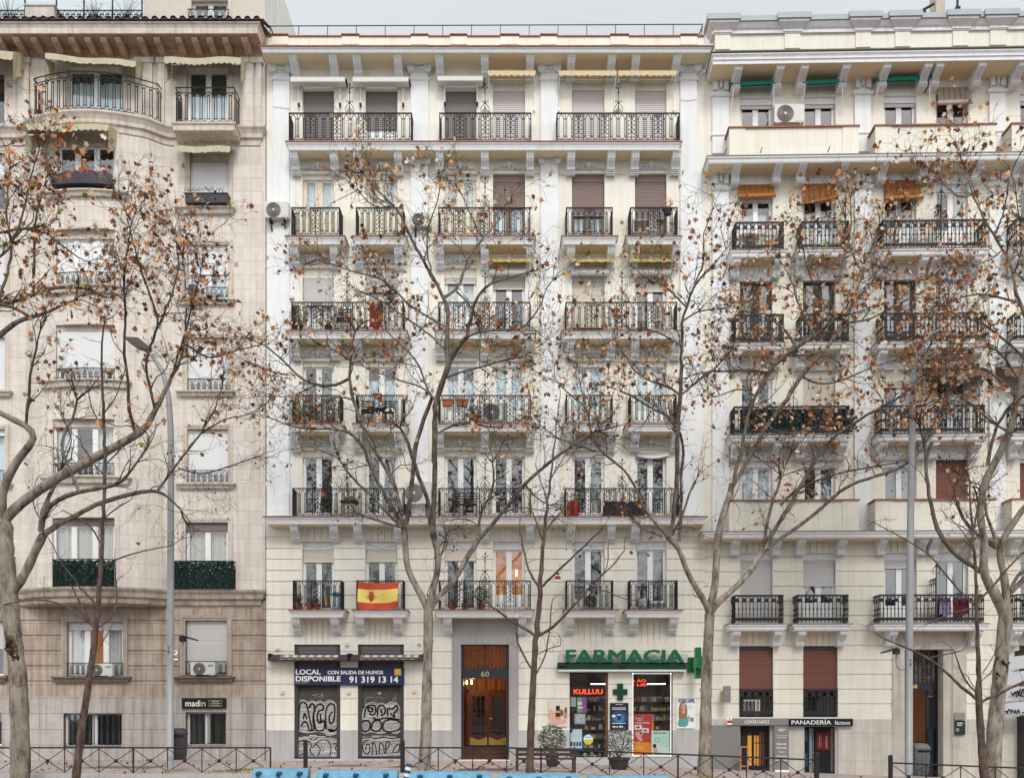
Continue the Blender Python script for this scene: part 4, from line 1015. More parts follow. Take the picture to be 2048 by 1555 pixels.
mb.quad((x0, yb, zf), (x1, yb, zf), (x1, yb, zt), (x0, yb, zt), 0); mb.quad((x0, .37, zf), (x0, yb, zf), (x0, yb, zt), (x0, .37, zt), 0); mb.quad((x1, .37, zf), (x1, yb, zf), (x1, yb, zt), (x1, .37, zt), 0)
mb.quad((x0, .37, zt), (x1, .37, zt), (x1, yb, zt), (x0, yb, zt), 2); mb.quad((x0, .37, zf), (x1, .37, zf), (x1, yb, zf), (x0, yb, zf), 1)
mb.build('shop_interior', [mat('shop_wall', (.16, .13, .11), .8), mat('shop_floor', (.22, .20, .18), .4), mat('shop_ceiling', (.14, .13, .125), .8)], B)
mb = MB()
for cx_, yy in ((1199, 1.3), (1312, 1.3)): xx = X(cx_, yy); mb.box(xx - .3, xx + .3, yy - .25, yy + .25, Z(1366.5, yy) - .015, Z(1366.5, yy))
mb.build('ceiling_light', mat('lit_panel', (1, 1, 1), emit=(1, .97, .9), estr=9), B)
small_box(1264, 1516, 1348, 1530, .02, grey_panel, 'stall_riser'); small_box(1139, 1516, 1216, 1529, .01, granite, 'stall_riser')
# ------------------------------------------------------------------ the left house: tan ashlar with a bowed bay
A = thing('apartment_building', 'tan stone apartment house with a rounded bay, iron balconies and a clay tiled eave', 'building', (X(270), 0, 0))
st_up = stone_mat('tan_ashlar', (0.745, 0.69, 0.64), (0.69, 0.63, 0.58), (0.48, 0.42, 0.38), 1.15, 0.478, 0.007, 0.45, 0.16)
st_lo = stone_mat('brown_ashlar', (0.52, 0.445, 0.38), (0.44, 0.37, 0.315), (0.24, 0.20, 0.17), 1.0, 0.525, 0.009, 0.4, 0.36, (0.68, 0.62, 0.56))
st_gr = stone_mat('grey_brown_granite_blocks', (0.51, 0.475, 0.45), (0.46, 0.425, 0.40), (0.27, 0.24, 0.22), 1.55, 0.54, 0.012, 0.5, 0.3, (0.80, 0.77, 0.75))
st_tr = mat('weathered_tan_stone', (0.65, 0.575, 0.505), 0.85, var=0.2, scale=2.5, streak=0.25)
st_or = mat('orange_brown_stone', (0.49, 0.34, 0.25), 0.85, var=0.25, scale=2.2, streak=0.2)
lx0, lx1 = X(-110), X(531)
xc = X(172, -.85)
def bow(x):
    u = abs(x - xc); a, b = 1.62, 2.60
    if u >= b: return 0.0
    if u <= a: return -(0.58 + 0.32 * (1 - (u / a) ** 2))
    t = (u - a) / (b - a); return -0.58 * (1 - (3 * t * t - 2 * t ** 3))
bxs = [xc + d * .13 for d in range(-20, 21)]
def XB(px): return X(px, -.82)
def ZB(py): return Z(py, -.82)
RW = {6: (373, 456, 138, 246), 5: (379, 457, 306, 418), 4: (374, 456, 489, 599), 3: (374, 456, 674, 783), 2: (374, 456, 857, 968), 1: (371, 456, 1044, 1178)}
BW = {5: (114, 229, 264, 384), 4: (111, 230, 459, 572), 3: (111, 230, 650, 760), 2: (104, 229, 838, 952), 1: (103, 229, 1035, 1177)}
FW = {r: (v[0] - 447, v[1] - 446, v[2], v[3]) for r, v in RW.items()}
cells = []
for r in (5, 4, 3, 2, 1):
    for q in (RW[r], FW[r]):
        cells.append((X(q[0] - 9), X(q[1] + 9), Z(q[3]), Z(q[2] - 9), -.035, 1)); cells.append((X(q[0] - 4), X(q[1] + 4), Z(q[3]), Z(q[2] - 4), -.015, 1)); cells.append((X(q[0]), X(q[1]), Z(q[3]), Z(q[2]), .36, -1))
    q = BW[r]; cells.append((XB(q[0] - 8), XB(q[1] + 8), ZB(q[3]), ZB(q[2] - 6), -.03, 0)); cells.append((XB(q[0]), XB(q[1]), ZB(q[3]), ZB(q[2]), .36, -1))
mb = relief(cells, [lx0, lx1] + bxs, [Z(1200), Z(262)], (0.0, 0), fn=bow, reveal=1)
mb.quad((lx1, 0, Z(1560)), (lx1, 8, Z(1560)), (lx1, 8, Z(98)), (lx1, 0, Z(98)), 1); mb.box(lx0, lx1, 8, 8.1, Z(1560), Z(98))
mb.build('wall', [st_up, st_tr], A, label='smooth tan ashlar wall bulging into a rounded bay')
cells = []
for p0, p1 in ((38, 60), (274, 306), (318, 330), (486, 508), (514, 524)): cells.append((X(p0), X(p1), Z(262), Z(124), -.09, 0)); cells.append((X(p0 - 3), X(p1 + 3), Z(130), Z(119), -.14, 1))
q = RW[6]; cells.append((X(q[0] - 10), X(q[1] + 10), Z(q[3]), Z(q[2] - 8), -.04, 1)); cells.append((X(q[0]), X(q[1]), Z(q[3]), Z(q[2]), .36, -1))
cells.append((X(126), X(252), Z(240), Z(130), -.04, 1)); cells.append((X(134), X(246), Z(240), Z(136), .36, -1)); q = FW[6]; cells.append((X(q[0]), X(q[1]), Z(q[3]), Z(q[2]), .36, -1))
relief(cells, [lx0, lx1], [Z(262), Z(96)], (0.0, 0), reveal=1).build('wall', [st_up, st_tr], A, label='top floor wall with slim pilasters')
cells = []
for g in (1240, 1270, 1300.5, 1331, 1361): cells.append((lx0, lx1, Z(g + 1.4), Z(g - 1.4), .035, 0))
cells.append((lx0, lx1, Z(1560), Z(1392), -.05, 2))
BASEW = [(371, 454, 1240, 1350), (134, 246, 1243, 1352), (-79, 8, 1240, 1350)]; BASEB = [(372, 454, 1423, 1491), (128, 245, 1425, 1493), (-80, 5, 1423, 1491)]
for q in BASEW: cells.append((X(q[0] - 10), X(q[1] + 10), Z(q[3]), Z(q[2] - 10), -.06, 1)); cells.append((X(q[0] - 5), X(q[1] + 5), Z(q[3]), Z(q[2] - 5), -.035, 1)); cells.append((X(q[0]), X(q[1]), Z(q[3]), Z(q[2]), .36, -1))
for q in BASEB: cells.append((X(q[0]), X(q[1]), Z(q[3]), Z(q[2]), .36, -1))
relief(cells, [lx0, lx1], [Z(1560), Z(1195)], (0.0, 0), reveal=1).build('wall', [st_lo, mat('weathered_brown_stone', (.44, .37, .31), .85, var=.25, scale=2.5, streak=.25), st_gr], A, label='darker rusticated base of brown stone blocks')

def bowpath(p0, p1, out=0.0, n=26):
    a, b = XB(p0), XB(p1); return [(a + (b - a) * i / n, bow(a + (b - a) * i / n) - out) for i in range(n + 1)]
full = [(lx0, 0.0)] + [(x, bow(x)) for x in bxs] + [(X(519), 0.0), (X(519), .05)]
full = [p for i, p in enumerate(full)]
mb = MB(); mb.mould(full, [(.26, Z(258), 0), (.26, Z(262), 0), (.20, Z(266), 0), (.14, Z(272), 0), (.13, Z(279), 0), (.05, Z(281), 0), (.04, Z(292), 0)]); mb.build('cornice', [st_tr], A)
mb = MB(); mb.mould(full, [(.24, Z(1180), 0), (.24, Z(1184), 0), (.17, Z(1190), 0), (.16, Z(1198), 0), (.08, Z(1200), 0), (.07, Z(1210), 0), (.0, Z(1213), 0)]); mb.build('cornice', [mat('stained_brown_stone', (.44, .37, .31), .85, var=.4, scale=2.0, streak=.35)], A)
# eave
yE = -.95
mb = MB(); mb.mould([(lx0, yE), (X(517, yE), yE), (X(517, yE), .1)], [(.05, Z(45, yE), 0), (.05, Z(47, yE), 0), (.0, Z(49, yE), 0), (-.02, Z(52, yE), 0), (-.04, Z(54, yE), 0), (-.04, Z(65, yE), 0), (-.08, Z(65.5, yE), 1)], top=1, bot=1)
mb.poly([(lx0, yE + .09, Z(65.4, yE)), (X(517, yE) - .09, yE + .09, Z(65.4, yE)), (X(517, yE) - .09, .1, Z(65.4, yE)), (lx0, .1, Z(65.4, yE))], 1)
mb.build('cornice', [st_tr, st_or], A, label='deep stone eave with an orange brown underside')  # underside in a more orange tone than the front
mb = MB(); mb.mould([(lx0, 0), (X(521), 0), (X(521), .1)], [(.24, Z(94), 0), (.24, Z(99), 0), (.17, Z(102), 0), (.15, Z(107), 0), (.06, Z(110), 0), (.05, Z(114), 0), (.0, Z(116), 0)]); mb.build('cornice', [st_or], A, label='moulding below the eave blocks')
for px in (-27, 5, 40, 75, 116, 150, 182, 213, 242, 286, 319, 362, 394, 424, 455, 493):
    m = MB(); x = X(px, -.5); z = Z(65.4, yE); m.extrude_x([(-.78, z - .01), (-.80, z - .09), (-.72, z - .17), (-.5, z - .19), (-.3, z - .25), (-.0, z - .27), (0, z - .01)], x - .10, x + .10); m.build('modillion', st_or, A)
mb = MB(); zt = Z(43, yE)
x = X(-100)
k = 0
while x < X(519, -1):
    for dz, r, mm, ph in ((0.03, .085, 0, 0),):
        n = 7; q = rnd.uniform(-.012, .012)
        for seg in range(3):
            y0, y1 = -1.08 + seg * .34, -1.08 + seg * .34 + .4; za, zb = zt + seg * .14 + q, zt + seg * .14 + .17 + q; rr0, rr1 = r + .018, r
            for j in range(n):
                t0, t1 = math.pi * j / n, math.pi * (j + 1) / n
                mb.quad((x + rr0 * math.cos(t0), y0, za + rr0 * math.sin(t0)), (x + rr0 * math.cos(t1), y0, za + rr0 * math.sin(t1)), (x + rr1 * math.cos(t1), y1, zb + rr1 * math.sin(t1)), (x + rr1 * math.cos(t0), y1, zb + rr1 * math.sin(t0)), (k + seg) % 3)
            mb.quad((x + r, y0 + .03, za + .02), (x + .31 - r, y0 + .03, za + .02), (x + .31 - r, y1, zb - .02), (x + r, y1, zb - .02), (k + seg + 1) % 3)
        mb.poly([(x + (r + .005) * math.cos(math.pi * j / n), -1.04, zt + q + (r + .005) * math.sin(math.pi * j / n)) for j in range(n + 1)], 3)  # dark flat fill closing the front end of each tile
    x += .31; k += 1
mb.quad((lx0, -1.05, zt - .01), (X(520, -1), -1.05, zt - .01), (X(520, -1), 1.0, zt + .72), (lx0, 1.0, zt + .72), 2)
mb.build('tile_roof', [mat('old_clay_tile', (.20, .11, .085), .9, var=.5, scale=5), mat('dark_clay_tile', (.105, .075, .065), .9, var=.5, scale=5), mat('lichen_clay_tile', (.15, .10, .085), .9, var=.5, scale=7), mat('dark_tile_end_fill', (.06, .045, .04), .9)], A)
# recessed attic storey and its side wall
yA = 1.0; zt = 29.1
cells = [(X(383, yA), X(456, yA), Z(44, yA), Z(0, yA), yA + .3, -1), (X(376, yA), X(463, yA), Z(44, yA), Z(-6, yA), yA - .03, 1), (X(383, yA), X(456, yA), Z(44, yA), Z(2, yA), yA + .3, -1)]
mb = relief(cells, [X(287, yA), X(530, yA)], [Z(110, yA), zt], (yA, 0), reveal=1); mb.quad((X(530, yA), yA, Z(110, yA)), (X(530, yA), 11, Z(110, yA)), (X(530, yA), 11, zt), (X(530, yA), yA, zt), 2); mb.quad((X(287, yA), yA, Z(110, yA)), (X(287, yA), 11, Z(110, yA)), (X(287, yA), 11, zt), (X(287, yA), yA, zt), 0)
mb.quad((X(287, yA), yA, zt), (X(530, yA), yA, zt), (X(530, yA), 11, zt), (X(287, yA), 11, zt), 2)
mb.build('attic_storey', [mat('attic_render', (.58, .53, .46), .9, var=.1, scale=2), st_tr, mat('grey_party_wall', (.60, .59, .585), .9, var=.08, scale=1.5, streak=.12)], A)
window(A, X(383, yA), X(456, yA), Z(44, yA), Z(2, yA), y=yA + .15, leaves=2, curtain='sides', cm=curt)
railing(A, [(X(375, yA - .1), yA - .1), (X(457, yA - .1), yA - .1)], Z(38, yA - .1), .34, pat_leftlow)
# terrace screen of glass with plants
yT = -.1
railing(A, [(X(-60, yT), yT), (X(284, yT), yT)], Z(35, yT), .24, pat_leftlow, name='terrace_railing')
mb = MB()
for p in (-10, 50, 113, 168, 225, 284): mb.tube([(X(p, yT + .1), yT + .1, Z(34, yT)), (X(p, yT + .1), yT + .1, Z(-40, yT))], .028, 4)
mb.box(X(-60, yT), X(284, yT), yT + .07, yT + .13, Z(-40, yT), Z(-43, yT)); s = mb.build('glass_screen', irong, A)
p = MB(); p.quad((X(-60, yT), yT + .1, Z(26, yT)), (X(284, yT), yT + .1, Z(26, yT)), (X(284, yT), yT + .1, Z(-40, yT)), (X(-60, yT), yT + .1, Z(-40, yT))); p.build('pane', glass_mat('screen_glass', (.86, .93, .93), .12), s)
mb = MB(); mb.box(X(50, -.3), X(108, -.3), -.3, .2, Z(34, -.3), Z(12, -.3)); mb.mould([(X(50, -.3), .2), (X(50, -.3), -.3), (X(108, -.3), -.3), (X(108, -.3), .2)], [(.04, Z(9, -.3), 0), (.04, Z(12, -.3), 0), (.0, Z(14, -.3), 0)]); mb.build('terrace_pier', mat('pale_stone_pier', (.56, .53, .49), .85, var=.2, scale=4, streak=.2), A)
for px, hh, lab in ((18, .75, 'spiky grass plant at the left end of the roof terrace'), (190, .55, 'spiky grass plant in the middle of the glass roof terrace'), (252, .8, 'large spiky grass plant by the attic wall on the roof terrace')):
    pot_plant(X(px, .9), .9, Z(30, .9) - .5, lab, r=.18, h=.3, ph=hh + .3, kind='grass', m=MATS['green_leaf'], group=None)

def lwin(q, bowed=False, y=.16, **k):
    f, g = (XB, ZB) if bowed else (X, Z)
    x0, x1 = f(q[0]), f(q[1]); yy = y + (bow(xc) * .92 if bowed else 0)
    return window(A, x0, x1, g(q[3]) + .01, g(q[2]), y=yy, box=k.pop('boxpx', 0) / S, **k)
# top floor
lwin((134, 246, 136, 240), curtain='full', cm=curtbl, cfrac=.8, leaves=2); lwin(RW[6], curtain='full', cm=curtbl, cfrac=.62); lwin(FW[6], leaves=2)
lwin(BW[5], True, leaves=3, gl=glass_d, curtain='full', cm=curtbl, cfrac=.38, boxpx=26, boxm=st_tr); lwin(RW[5], shut=1, shm=sh_white, boxpx=15, boxm=st_tr); lwin(FW[5], shut=.5, shm=sh_white)
lwin(BW[4], True, leaves=3, shut=0, curtain='full', cm=curt, cfrac=.86, boxpx=16, boxm=st_tr, fill=sh_white); lwin(RW[4], shut=.46, shm=sh_white, boxpx=10, curtain='full', cm=curtbl); lwin(FW[4], shut=.8)
lwin(BW[3], True, leaves=3, shut=1, shm=sh_white, boxpx=10, boxm=st_tr); lwin(RW[3], shut=1, shm=sh_white, boxpx=10, boxm=st_tr); lwin(FW[3], shut=1)
lwin(BW[2], True, leaves=3, curtain='sides', cm=curt, gl=glass, boxpx=14, boxm=st_tr, back=mat('dim_room', (.16, .13, .11), .9)); lwin(RW[2], shut=1, shm=sh_white, boxpx=8, boxm=st_tr); lwin(FW[2], shut=.1, curtain='full', cm=curtbl)
lwin(BW[1], True, leaves=3, curtain='full', cm=curtb, boxpx=13, boxm=mat('mauve_brown_box', (.20, .15, .145), .6)); lwin(RW[1], curtain='full', cm=curtb, boxpx=16, boxm=MATS['mauve_brown_box']); lwin(FW[1], curtain='full')
lwin(BASEW[1], leaves=3, shut=.13, shm=sh_lgrey, back=mat('orange_room', (.50, .20, .07), .8, emit=(.5, .19, .06), estr=.30), curtain='sides', cm=curt); lwin(BASEW[0], shut=.93, shm=sh_lgrey, slat=.085); lwin(BASEW[2], shut=.5, shm=sh_lgrey)
lwin(BASEB[1], leaves=2, back=mat('navy_room', (.012, .016, .035), .8), gl=glass_d); lwin(BASEB[0], leaves=2, gl=glass_d, curtain='sides', cm=curtb); lwin(BASEB[2], leaves=2)
# sills
def sill(p0, p1, zt, zb, bowed=False, m=None):
    mb = MB(); pr = lambda g: [(.22, g(zt), 0), (.22, g(zt + 3), 0), (.15, g(zt + 5), 0), (.12, g(zb - 1), 0), (.05, g(zb), 0)]
    if bowed: mb.mould([(XB(p0), bow(XB(p0)) + .2)] + bowpath(p0, p1, 0, 16) + [(XB(p1), bow(XB(p1)) + .2)], pr(ZB))
    else: mb.mould([(X(p0) + .2, .05), (X(p0) + .2, 0), (X(p1) - .2, 0), (X(p1) - .2, .05)], pr(Z))
    mb.build('window_sill', m or st_tr, A)
for p0, p1, a, b in ((353, 471, 417, 430), (355, 471, 600, 611), (355, 471, 783, 794), (355, 471, 967, 978), (-94, 26, 600, 611), (-94, 26, 783, 794), (-94, 26, 967, 978)): sill(p0, p1, a, b)
for p0, p1, a, b in ((98, 245, 385, 397), (90, 245, 573, 588), (90, 248, 761, 776), (92, 248, 953, 968)): sill(p0, p1, a, b, True)
for p0, p1 in ((350, 470), (107, 263), (-100, 17)): sill(p0, p1, 1352, 1364, m=mat('dark_brown_sill', (.20, .155, .125), .85, var=.35, scale=5))
# low window guards
def guard(p0, p1, zb, zt, bowed=False, pat=pat_leftlow, y=-.06):
    if bowed: return railing(A, bowpath(p0, p1, -.04, 12), ZB(zb), (zb - zt) / S, pat)
    return railing(A, [(X(p0), y), (X(p1), y)], Z(zb), (zb - zt) / S, pat)
guard(114, 229, 384, 368, True, pat_bars); guard(112, 229, 573, 545, True); guard(112, 229, 760, 737, True); guard(105, 229, 952, 926, True)
guard(379, 456, 417, 402, pat=pat_bars); guard(375, 456, 599, 576); guard(375, 456, 783, 759); guard(375, 456, 967, 941); guard(-79, 10, 967, 941); guard(371, 454, 1350, 1322); guard(134, 246, 1352, 1325)
def pat_tall(L, h):
    T, R, P = pat_leftlow(L, h); return T, R, P
guard(128, 246, 1492, 1424, pat=pat_tall, y=-.03); guard(372, 454, 1491, 1422, pat=pat_tall, y=-.03)
# big balconies
o = slab(A, X(343, -.75) + .05, X(472, -.75) - .05, Z(245, -.75), .75, [(.05, 0, 0), (.05, -.05, 0), (0, -.1, 0), (-.0, -.26, 0), (-.06, -.29, 0)], [st_tr, st_tr, st_tr], 'balcony')
yr = -.7; railing(o, [(X(351, yr), 0), (X(351, yr), yr), (X(468, yr), yr), (X(468, yr), 0)], Z(244, yr), 1.16, pat_left)
for px in (364, 459): m = MB(); m.extrude_x([(0, Z(278)), (-.5, Z(278)), (-.45, Z(281)), (-.2, Z(288)), (0, Z(292))], X(px) - .1, X(px) + .1); m.build('bracket', st_tr, A)
railing(A, [(XB(62), bow(XB(62)) + .35)] + bowpath(62, 262, .14, 18) + [(XB(268), bow(XB(268)) - .1), (XB(306), -.36), (XB(308), 0.0)], Z(214, -1.12), 1.24, pat_left)
q = railing(A, [(X(343), 0), (X(343), -.3), (X(471), -.3), (X(471), 0)], Z(1177, -.3), .95, pat_left)
q2 = railing(A, [(XB(106), bow(XB(106)) + .1)] + bowpath(106, 231, .12, 14) + [(XB(231), bow(XB(231)) + .1)], Z(1176, -1.0), .98, pat_left)
railing(A, [(X(-60), -.3), (X(31), -.3), (X(31), 0)], Z(1177, -.3), 1.1, pat_left)
def leaf_screen(par, path, z0, z1, n, seed):
    q = random.Random(seed); L, at = path_pos(path); f = MB()
    for i in range(n):
        s = q.uniform(0, L); x, y = at(s); z = q.uniform(z0, z1); r = q.uniform(.03, .055); a = q.uniform(0, 6.28); d = Vector((math.cos(a), q.uniform(-.5, .5), math.sin(a))) * r; e = Vector((-math.sin(a), q.uniform(-.5, .5), math.cos(a))) * r * .6; c = Vector((x, y + .05 + q.uniform(-.02, .03), z))
        f.poly([c - d, c + e, c + d, c - e])
    f.build('leaf_screen', MATS['screen_leaf'], par, label='artificial green leaf screen behind the bars')
leaf_screen(q, [(X(345), -.27), (X(470), -.27)], Z(1175, -.3), Z(1121, -.3), 2300, 4)
leaf_screen(q2, bowpath(106, 231, .06, 14), Z(1174, -1.0), Z(1119, -1.0), 2300, 5)
# sand coloured awnings
awning(A, X(91, -.75), X(272, -.75), Z(116, -.75) + .30, .75, .30, .17, awn_sand, wave=.03, side=.75, label='sand coloured awning over the wide balcony door', tilt=-.25)
awning(A, X(329, -.7), X(482, -.7), Z(116, -.7) + .22, .7, .22, .2, awn_sand, wave=.03, side=.7, label='sand coloured awning over the small top balcony')
awning(A, XB(73), XB(234), Z(250, -1.5) + .3, .95, .30, .18, awn_sand, y=-.55, wave=.03, side=.8, label='sand coloured awning on the rounded bay')
awning(A, X(349, -.7), X(461, -.7), Z(293, -.7) + .2, .7, .20, .18, awn_sand, wave=.02, side=.8, label='sand coloured awning over a white shutter')
awning(A, X(-110, -.8), X(30, -.8), Z(104, -.9) + .55, .9, .55, .25, awn_sand, wave=.03, side=.8, label='sand coloured awning cut by the left edge')
# dark window boxes
t = thing('window_box', 'long dark curved window box of pink flowers on the rounded bay', 'planter', (XB(169), -1.0, ZB(376)))
mb = MB(); P = bowpath(110, 228, .02, 10); mb.mould(P, [(.26, ZB(356), 0), (.26, ZB(377), 0), (.02, ZB(378), 0)]); mb.build('box', mat('anthracite_planter', (.045, .045, .05), .5), t)
f = MB(); L, at = path_pos(P); q = random.Random(9)
for i in range(520):
    x, y = at(q.uniform(0, L)); c = Vector((x, y - q.uniform(.0, .26), ZB(355) + abs(q.gauss(0, .05)))); r = q.uniform(.02, .04); d = Vector((q.gauss(0, 1), q.gauss(0, 1), q.gauss(0, 1))).normalized(); e = d.orthogonal().normalized(); f.poly([c - d * r, c + e * r, c + d * r, c - e * r])
f.build('flowers', leaf_mat('pink_flower', [(0, (.50, .05, .16)), (.35, (.62, .22, .32)), (.65, (.40, .03, .09)), (.85, (.06, .10, .03))]), t)
t = thing('window_box', 'plain dark grey window box below a white shutter', 'planter', (X(412), -.3, Z(413)))
mb = MB(); mb.box(X(371, -.3), X(455, -.3), -.34, -.03, Z(406, -.3), Z(387, -.3)); mb.box(X(369, -.3), X(456, -.3), -.36, -.02, Z(388.5, -.3), Z(386.5, -.3)); mb.build('box', MATS['anthracite_planter'], t)
f = MB()
for i in range(160):
    c = Vector((q.uniform(X(374), X(452)), q.uniform(-.32, -.06), Z(386) + abs(q.gauss(0, .02)))); r = .022; d = Vector((q.gauss(0, 1), q.gauss(0, 1), q.gauss(0, 1))).normalized(); e = d.orthogonal().normalized(); f.poly([c - d * r, c + e * r, c + d * r, c - e * r])
f.build('foliage', MATS['green_leaf'], t)
ac_unit(X(375, -.15), X(415, -.15), Z(599, -.15), Z(571, -.15), -.36, 'old brownish air conditioner on a stone sill, left of a low guard', depth=.28)
ac_unit(X(381, -.3), X(430, -.3), Z(1350, -.3), Z(1323, -.3), -.30, 'white air conditioner below the grey roller shutter, right of the lamp post', lights=True, depth=.28)
ac_unit(X(176, -.3), X(225, -.3), Z(1352, -.3), Z(1326, -.3), -.30, 'white air conditioner before the orange lit window', lights=True, depth=.28)
sg = thing('shop_sign', 'black sign reading madin in white and gold letters', 'sign', (X(410), -.1, Z(1406)))
mb = MB(); y = -.13; mb.box(X(366), X(454), y, -.045, Z(1416), Z(1395)); mb.build('board', black, sg)
text('mad', X(373.5), X(400.5), Z(1411.5), Z(1399.5), y - .003, wtext, sg, bold=.012); text('in', X(401.5), X(413.5), Z(1411.5), Z(1400), y - .003, gold, sg, bold=.012, label='gold letters')
mb = MB()
for a in ((420, 446, 1399.2, 1399.8), (420, 446, 1411.2, 1411.8), (420, 420.5, 1399.2, 1411.8), (445.5, 446, 1399.2, 1411.8)): mb.box(X(a[0]), X(a[1]), y - .004, y - .001, Z(a[3]), Z(a[2]))
mb.build('thin_frame', gold, sg)
text('SERVICIOS', X(426.5), X(440), Z(1402.6), Z(1401), y - .003, wtext, sg); text('INMOBILIARIOS', X(424), X(443), Z(1405.8), Z(1404.2), y - .003, wtext, sg); text('DE CALIDAD', X(424), X(442), Z(1409.6), Z(1408), y - .003, wtext, sg)
sg = thing('alarm_sign', 'small white and red alarm plate on the tan stone wall beside the lamp post', 'sign', (X(351), -.05, Z(1310)))
mb = MB(); mb.box(X(347, -.05), X(356, -.05), -.075, -.062, Z(1320), Z(1300), 0); mb.box(X(347, -.05), X(356, -.05), -.078, -.075, Z(1315.5), Z(1309), 1); mb.box(X(349), X(354), -.078, -.075, Z(1305), Z(1303), 2); mb.build('plate', [wtext, mat('alarm_red', (.45, .03, .03), .5), btext], sg)
mb = MB()
for i in range(4):
    a = .8 + i * 1.57
    mb.tube([(X(102), .03, Z(1281)), (X(102) + .09 * math.cos(a), .03, Z(1281) + .09 * math.sin(a)), (X(102) + .09 * math.cos(a + .5), .03, Z(1281) + .09 * math.sin(a + .5))], .012, 3)
mb.build('stone_mark', mat('mason_mark', (.16, .13, .11), .9), A)
# ------------------------------------------------------------------ the right house (number 58), turned a little towards the street
TH = .024; XR0 = X(1409)
C = thing('apartment_building', 'yellow cream apartment house with solid upper balconies, bamboo blinds and a bakery at street level', 'building', (XR0, 0, 0))
C.rotation_euler = (0, 0, -TH)
def XR(px, y=0.0):
    x = X(px, y)
    for _ in range(3): x = X(px, y - TH * (x - XR0))
    return x
def YR(px, y=0.0): return y - TH * (XR(px, y) - XR0)
def ZR(px, py, y=0.0): return Z(py, YR(px, y))
def z_(py, y=0.0): return Z(py, y - TH * 1.2)          # rows were read near the left edge of this house
rx0, rx1 = XR0 + .002, XR(2170)
RC = [(1480, 1545), (1606, 1671), (1768, 1833), (1872, 1936), (2040, 2105)]
RS = {6: 309.5, 5: 498, 4: 683.5, 3: 868, 2: 1061, 1: 1246}
RT = {6: 196, 5: 373, 4: 563, 3: 742, 2: 921, 1: 1106}
travert = mat('travertine', (0.52, 0.485, 0.43), 0.6, var=0.18, scale=2.2, streak=0.18)
travert2 = stone_mat('pale_limestone_panels', (0.60, 0.575, 0.53), (0.58, 0.55, 0.50), (0.34, 0.31, 0.28), 2.6, 0.95, 0.006, 0.3, 0.18, (.84, .82, .78))
cells = []
cells.append((rx0, rx1, z_(1575), z_(1075), -.035, 0))
for g in (1114, 1143.5, 1173, 1202, 1231.5, 1261, 1290.5, 1320, 1348.5, 1378, 1407): cells.append((rx0, rx1, z_(g + 1.6), z_(g - 1.6), 0.0, 0))
for c0, c1 in RC:
    cells.append((XR(c0 - 8), XR(c1 + 8), z_(1106), z_(1070), -.035, 0)); cells.append((XR(c0 - 8), XR(c1 + 8), z_(1291), z_(1258), -.035, 0))
    for k in range(1, 5):
        gx = c0 + (c1 - c0) * k / 5
        for a, b in ((1104, 1072), (1288, 1260)): cells.append((XR(gx - 1), XR(gx + 1), z_(a), z_(b), 0.0, 0))
for p0, p1 in ((1424, 1457), (1708, 1740), (1977, 2009)):
    cells.append((XR(p0), XR(p1), z_(1062), z_(385), -.10, 1)); cells.append((XR(p0), XR(p1), z_(309), z_(196), -.10, 1))
    for a, b in ((150, 198), (338, 387)): cells.append((XR(p0 + 1), XR(p1 - 1), z_(b), z_(a), -.08, 1))
for f in (5, 4, 3, 2):
    for c0, c1 in RC[:4] + RC[4:]: cells.append((XR(c0 - 4), XR(c1 + 4), z_(RT[f]), z_(RT[f] - 38), -.03, 1))
cells.append((rx0, rx1, z_(1575), z_(1437), -.06, 2)); cells.append((rx0, XR(1480), z_(1575), z_(1437), -.055, 2))
cells.append((XR(1784), XR(1931), z_(1575), z_(1258), -.075, 3))
H = .36
for f in range(1, 7):
    for c0, c1 in RC: cells.append((XR(c0), XR(c1), z_(RS[f]), z_(RT[f]), H, -1))
for c0, c1 in ((1478, 1546), (1606, 1675)): cells.append((XR(c0), XR(c1), z_(1433), z_(1291), H, -1))
cells.append((XR(2038), XR(2100), z_(1433), z_(1291), H, -1))
for a in ((1480, 1548, 1545, 1450), (1608, 1676, 1549, 1452)): cells.append((XR(a[0]), XR(a[1]), z_(a[2]), z_(a[3]), H, -1))
cells.append((XR(1808), XR(1905), z_(1556), z_(1298), .62, -1))
mb = relief(cells, [rx0, rx1], [z_(1600), z_(103)], (0.0, 0), reveal=1)
mb.box(rx0, rx1, 8, 8.1, z_(1600), z_(103)); mb.quad((rx0, 0, z_(1600)), (rx0, 8, z_(1600)), (rx0, 8, z_(103)), (rx0, 0, z_(103))); mb.quad((rx0, 0.02, z_(104)), (rx1, .02, z_(104)), (rx1, 8, z_(104)), (rx0, 8, z_(104)))
mb.build('wall', [cream2, white, travert2, travert], C)
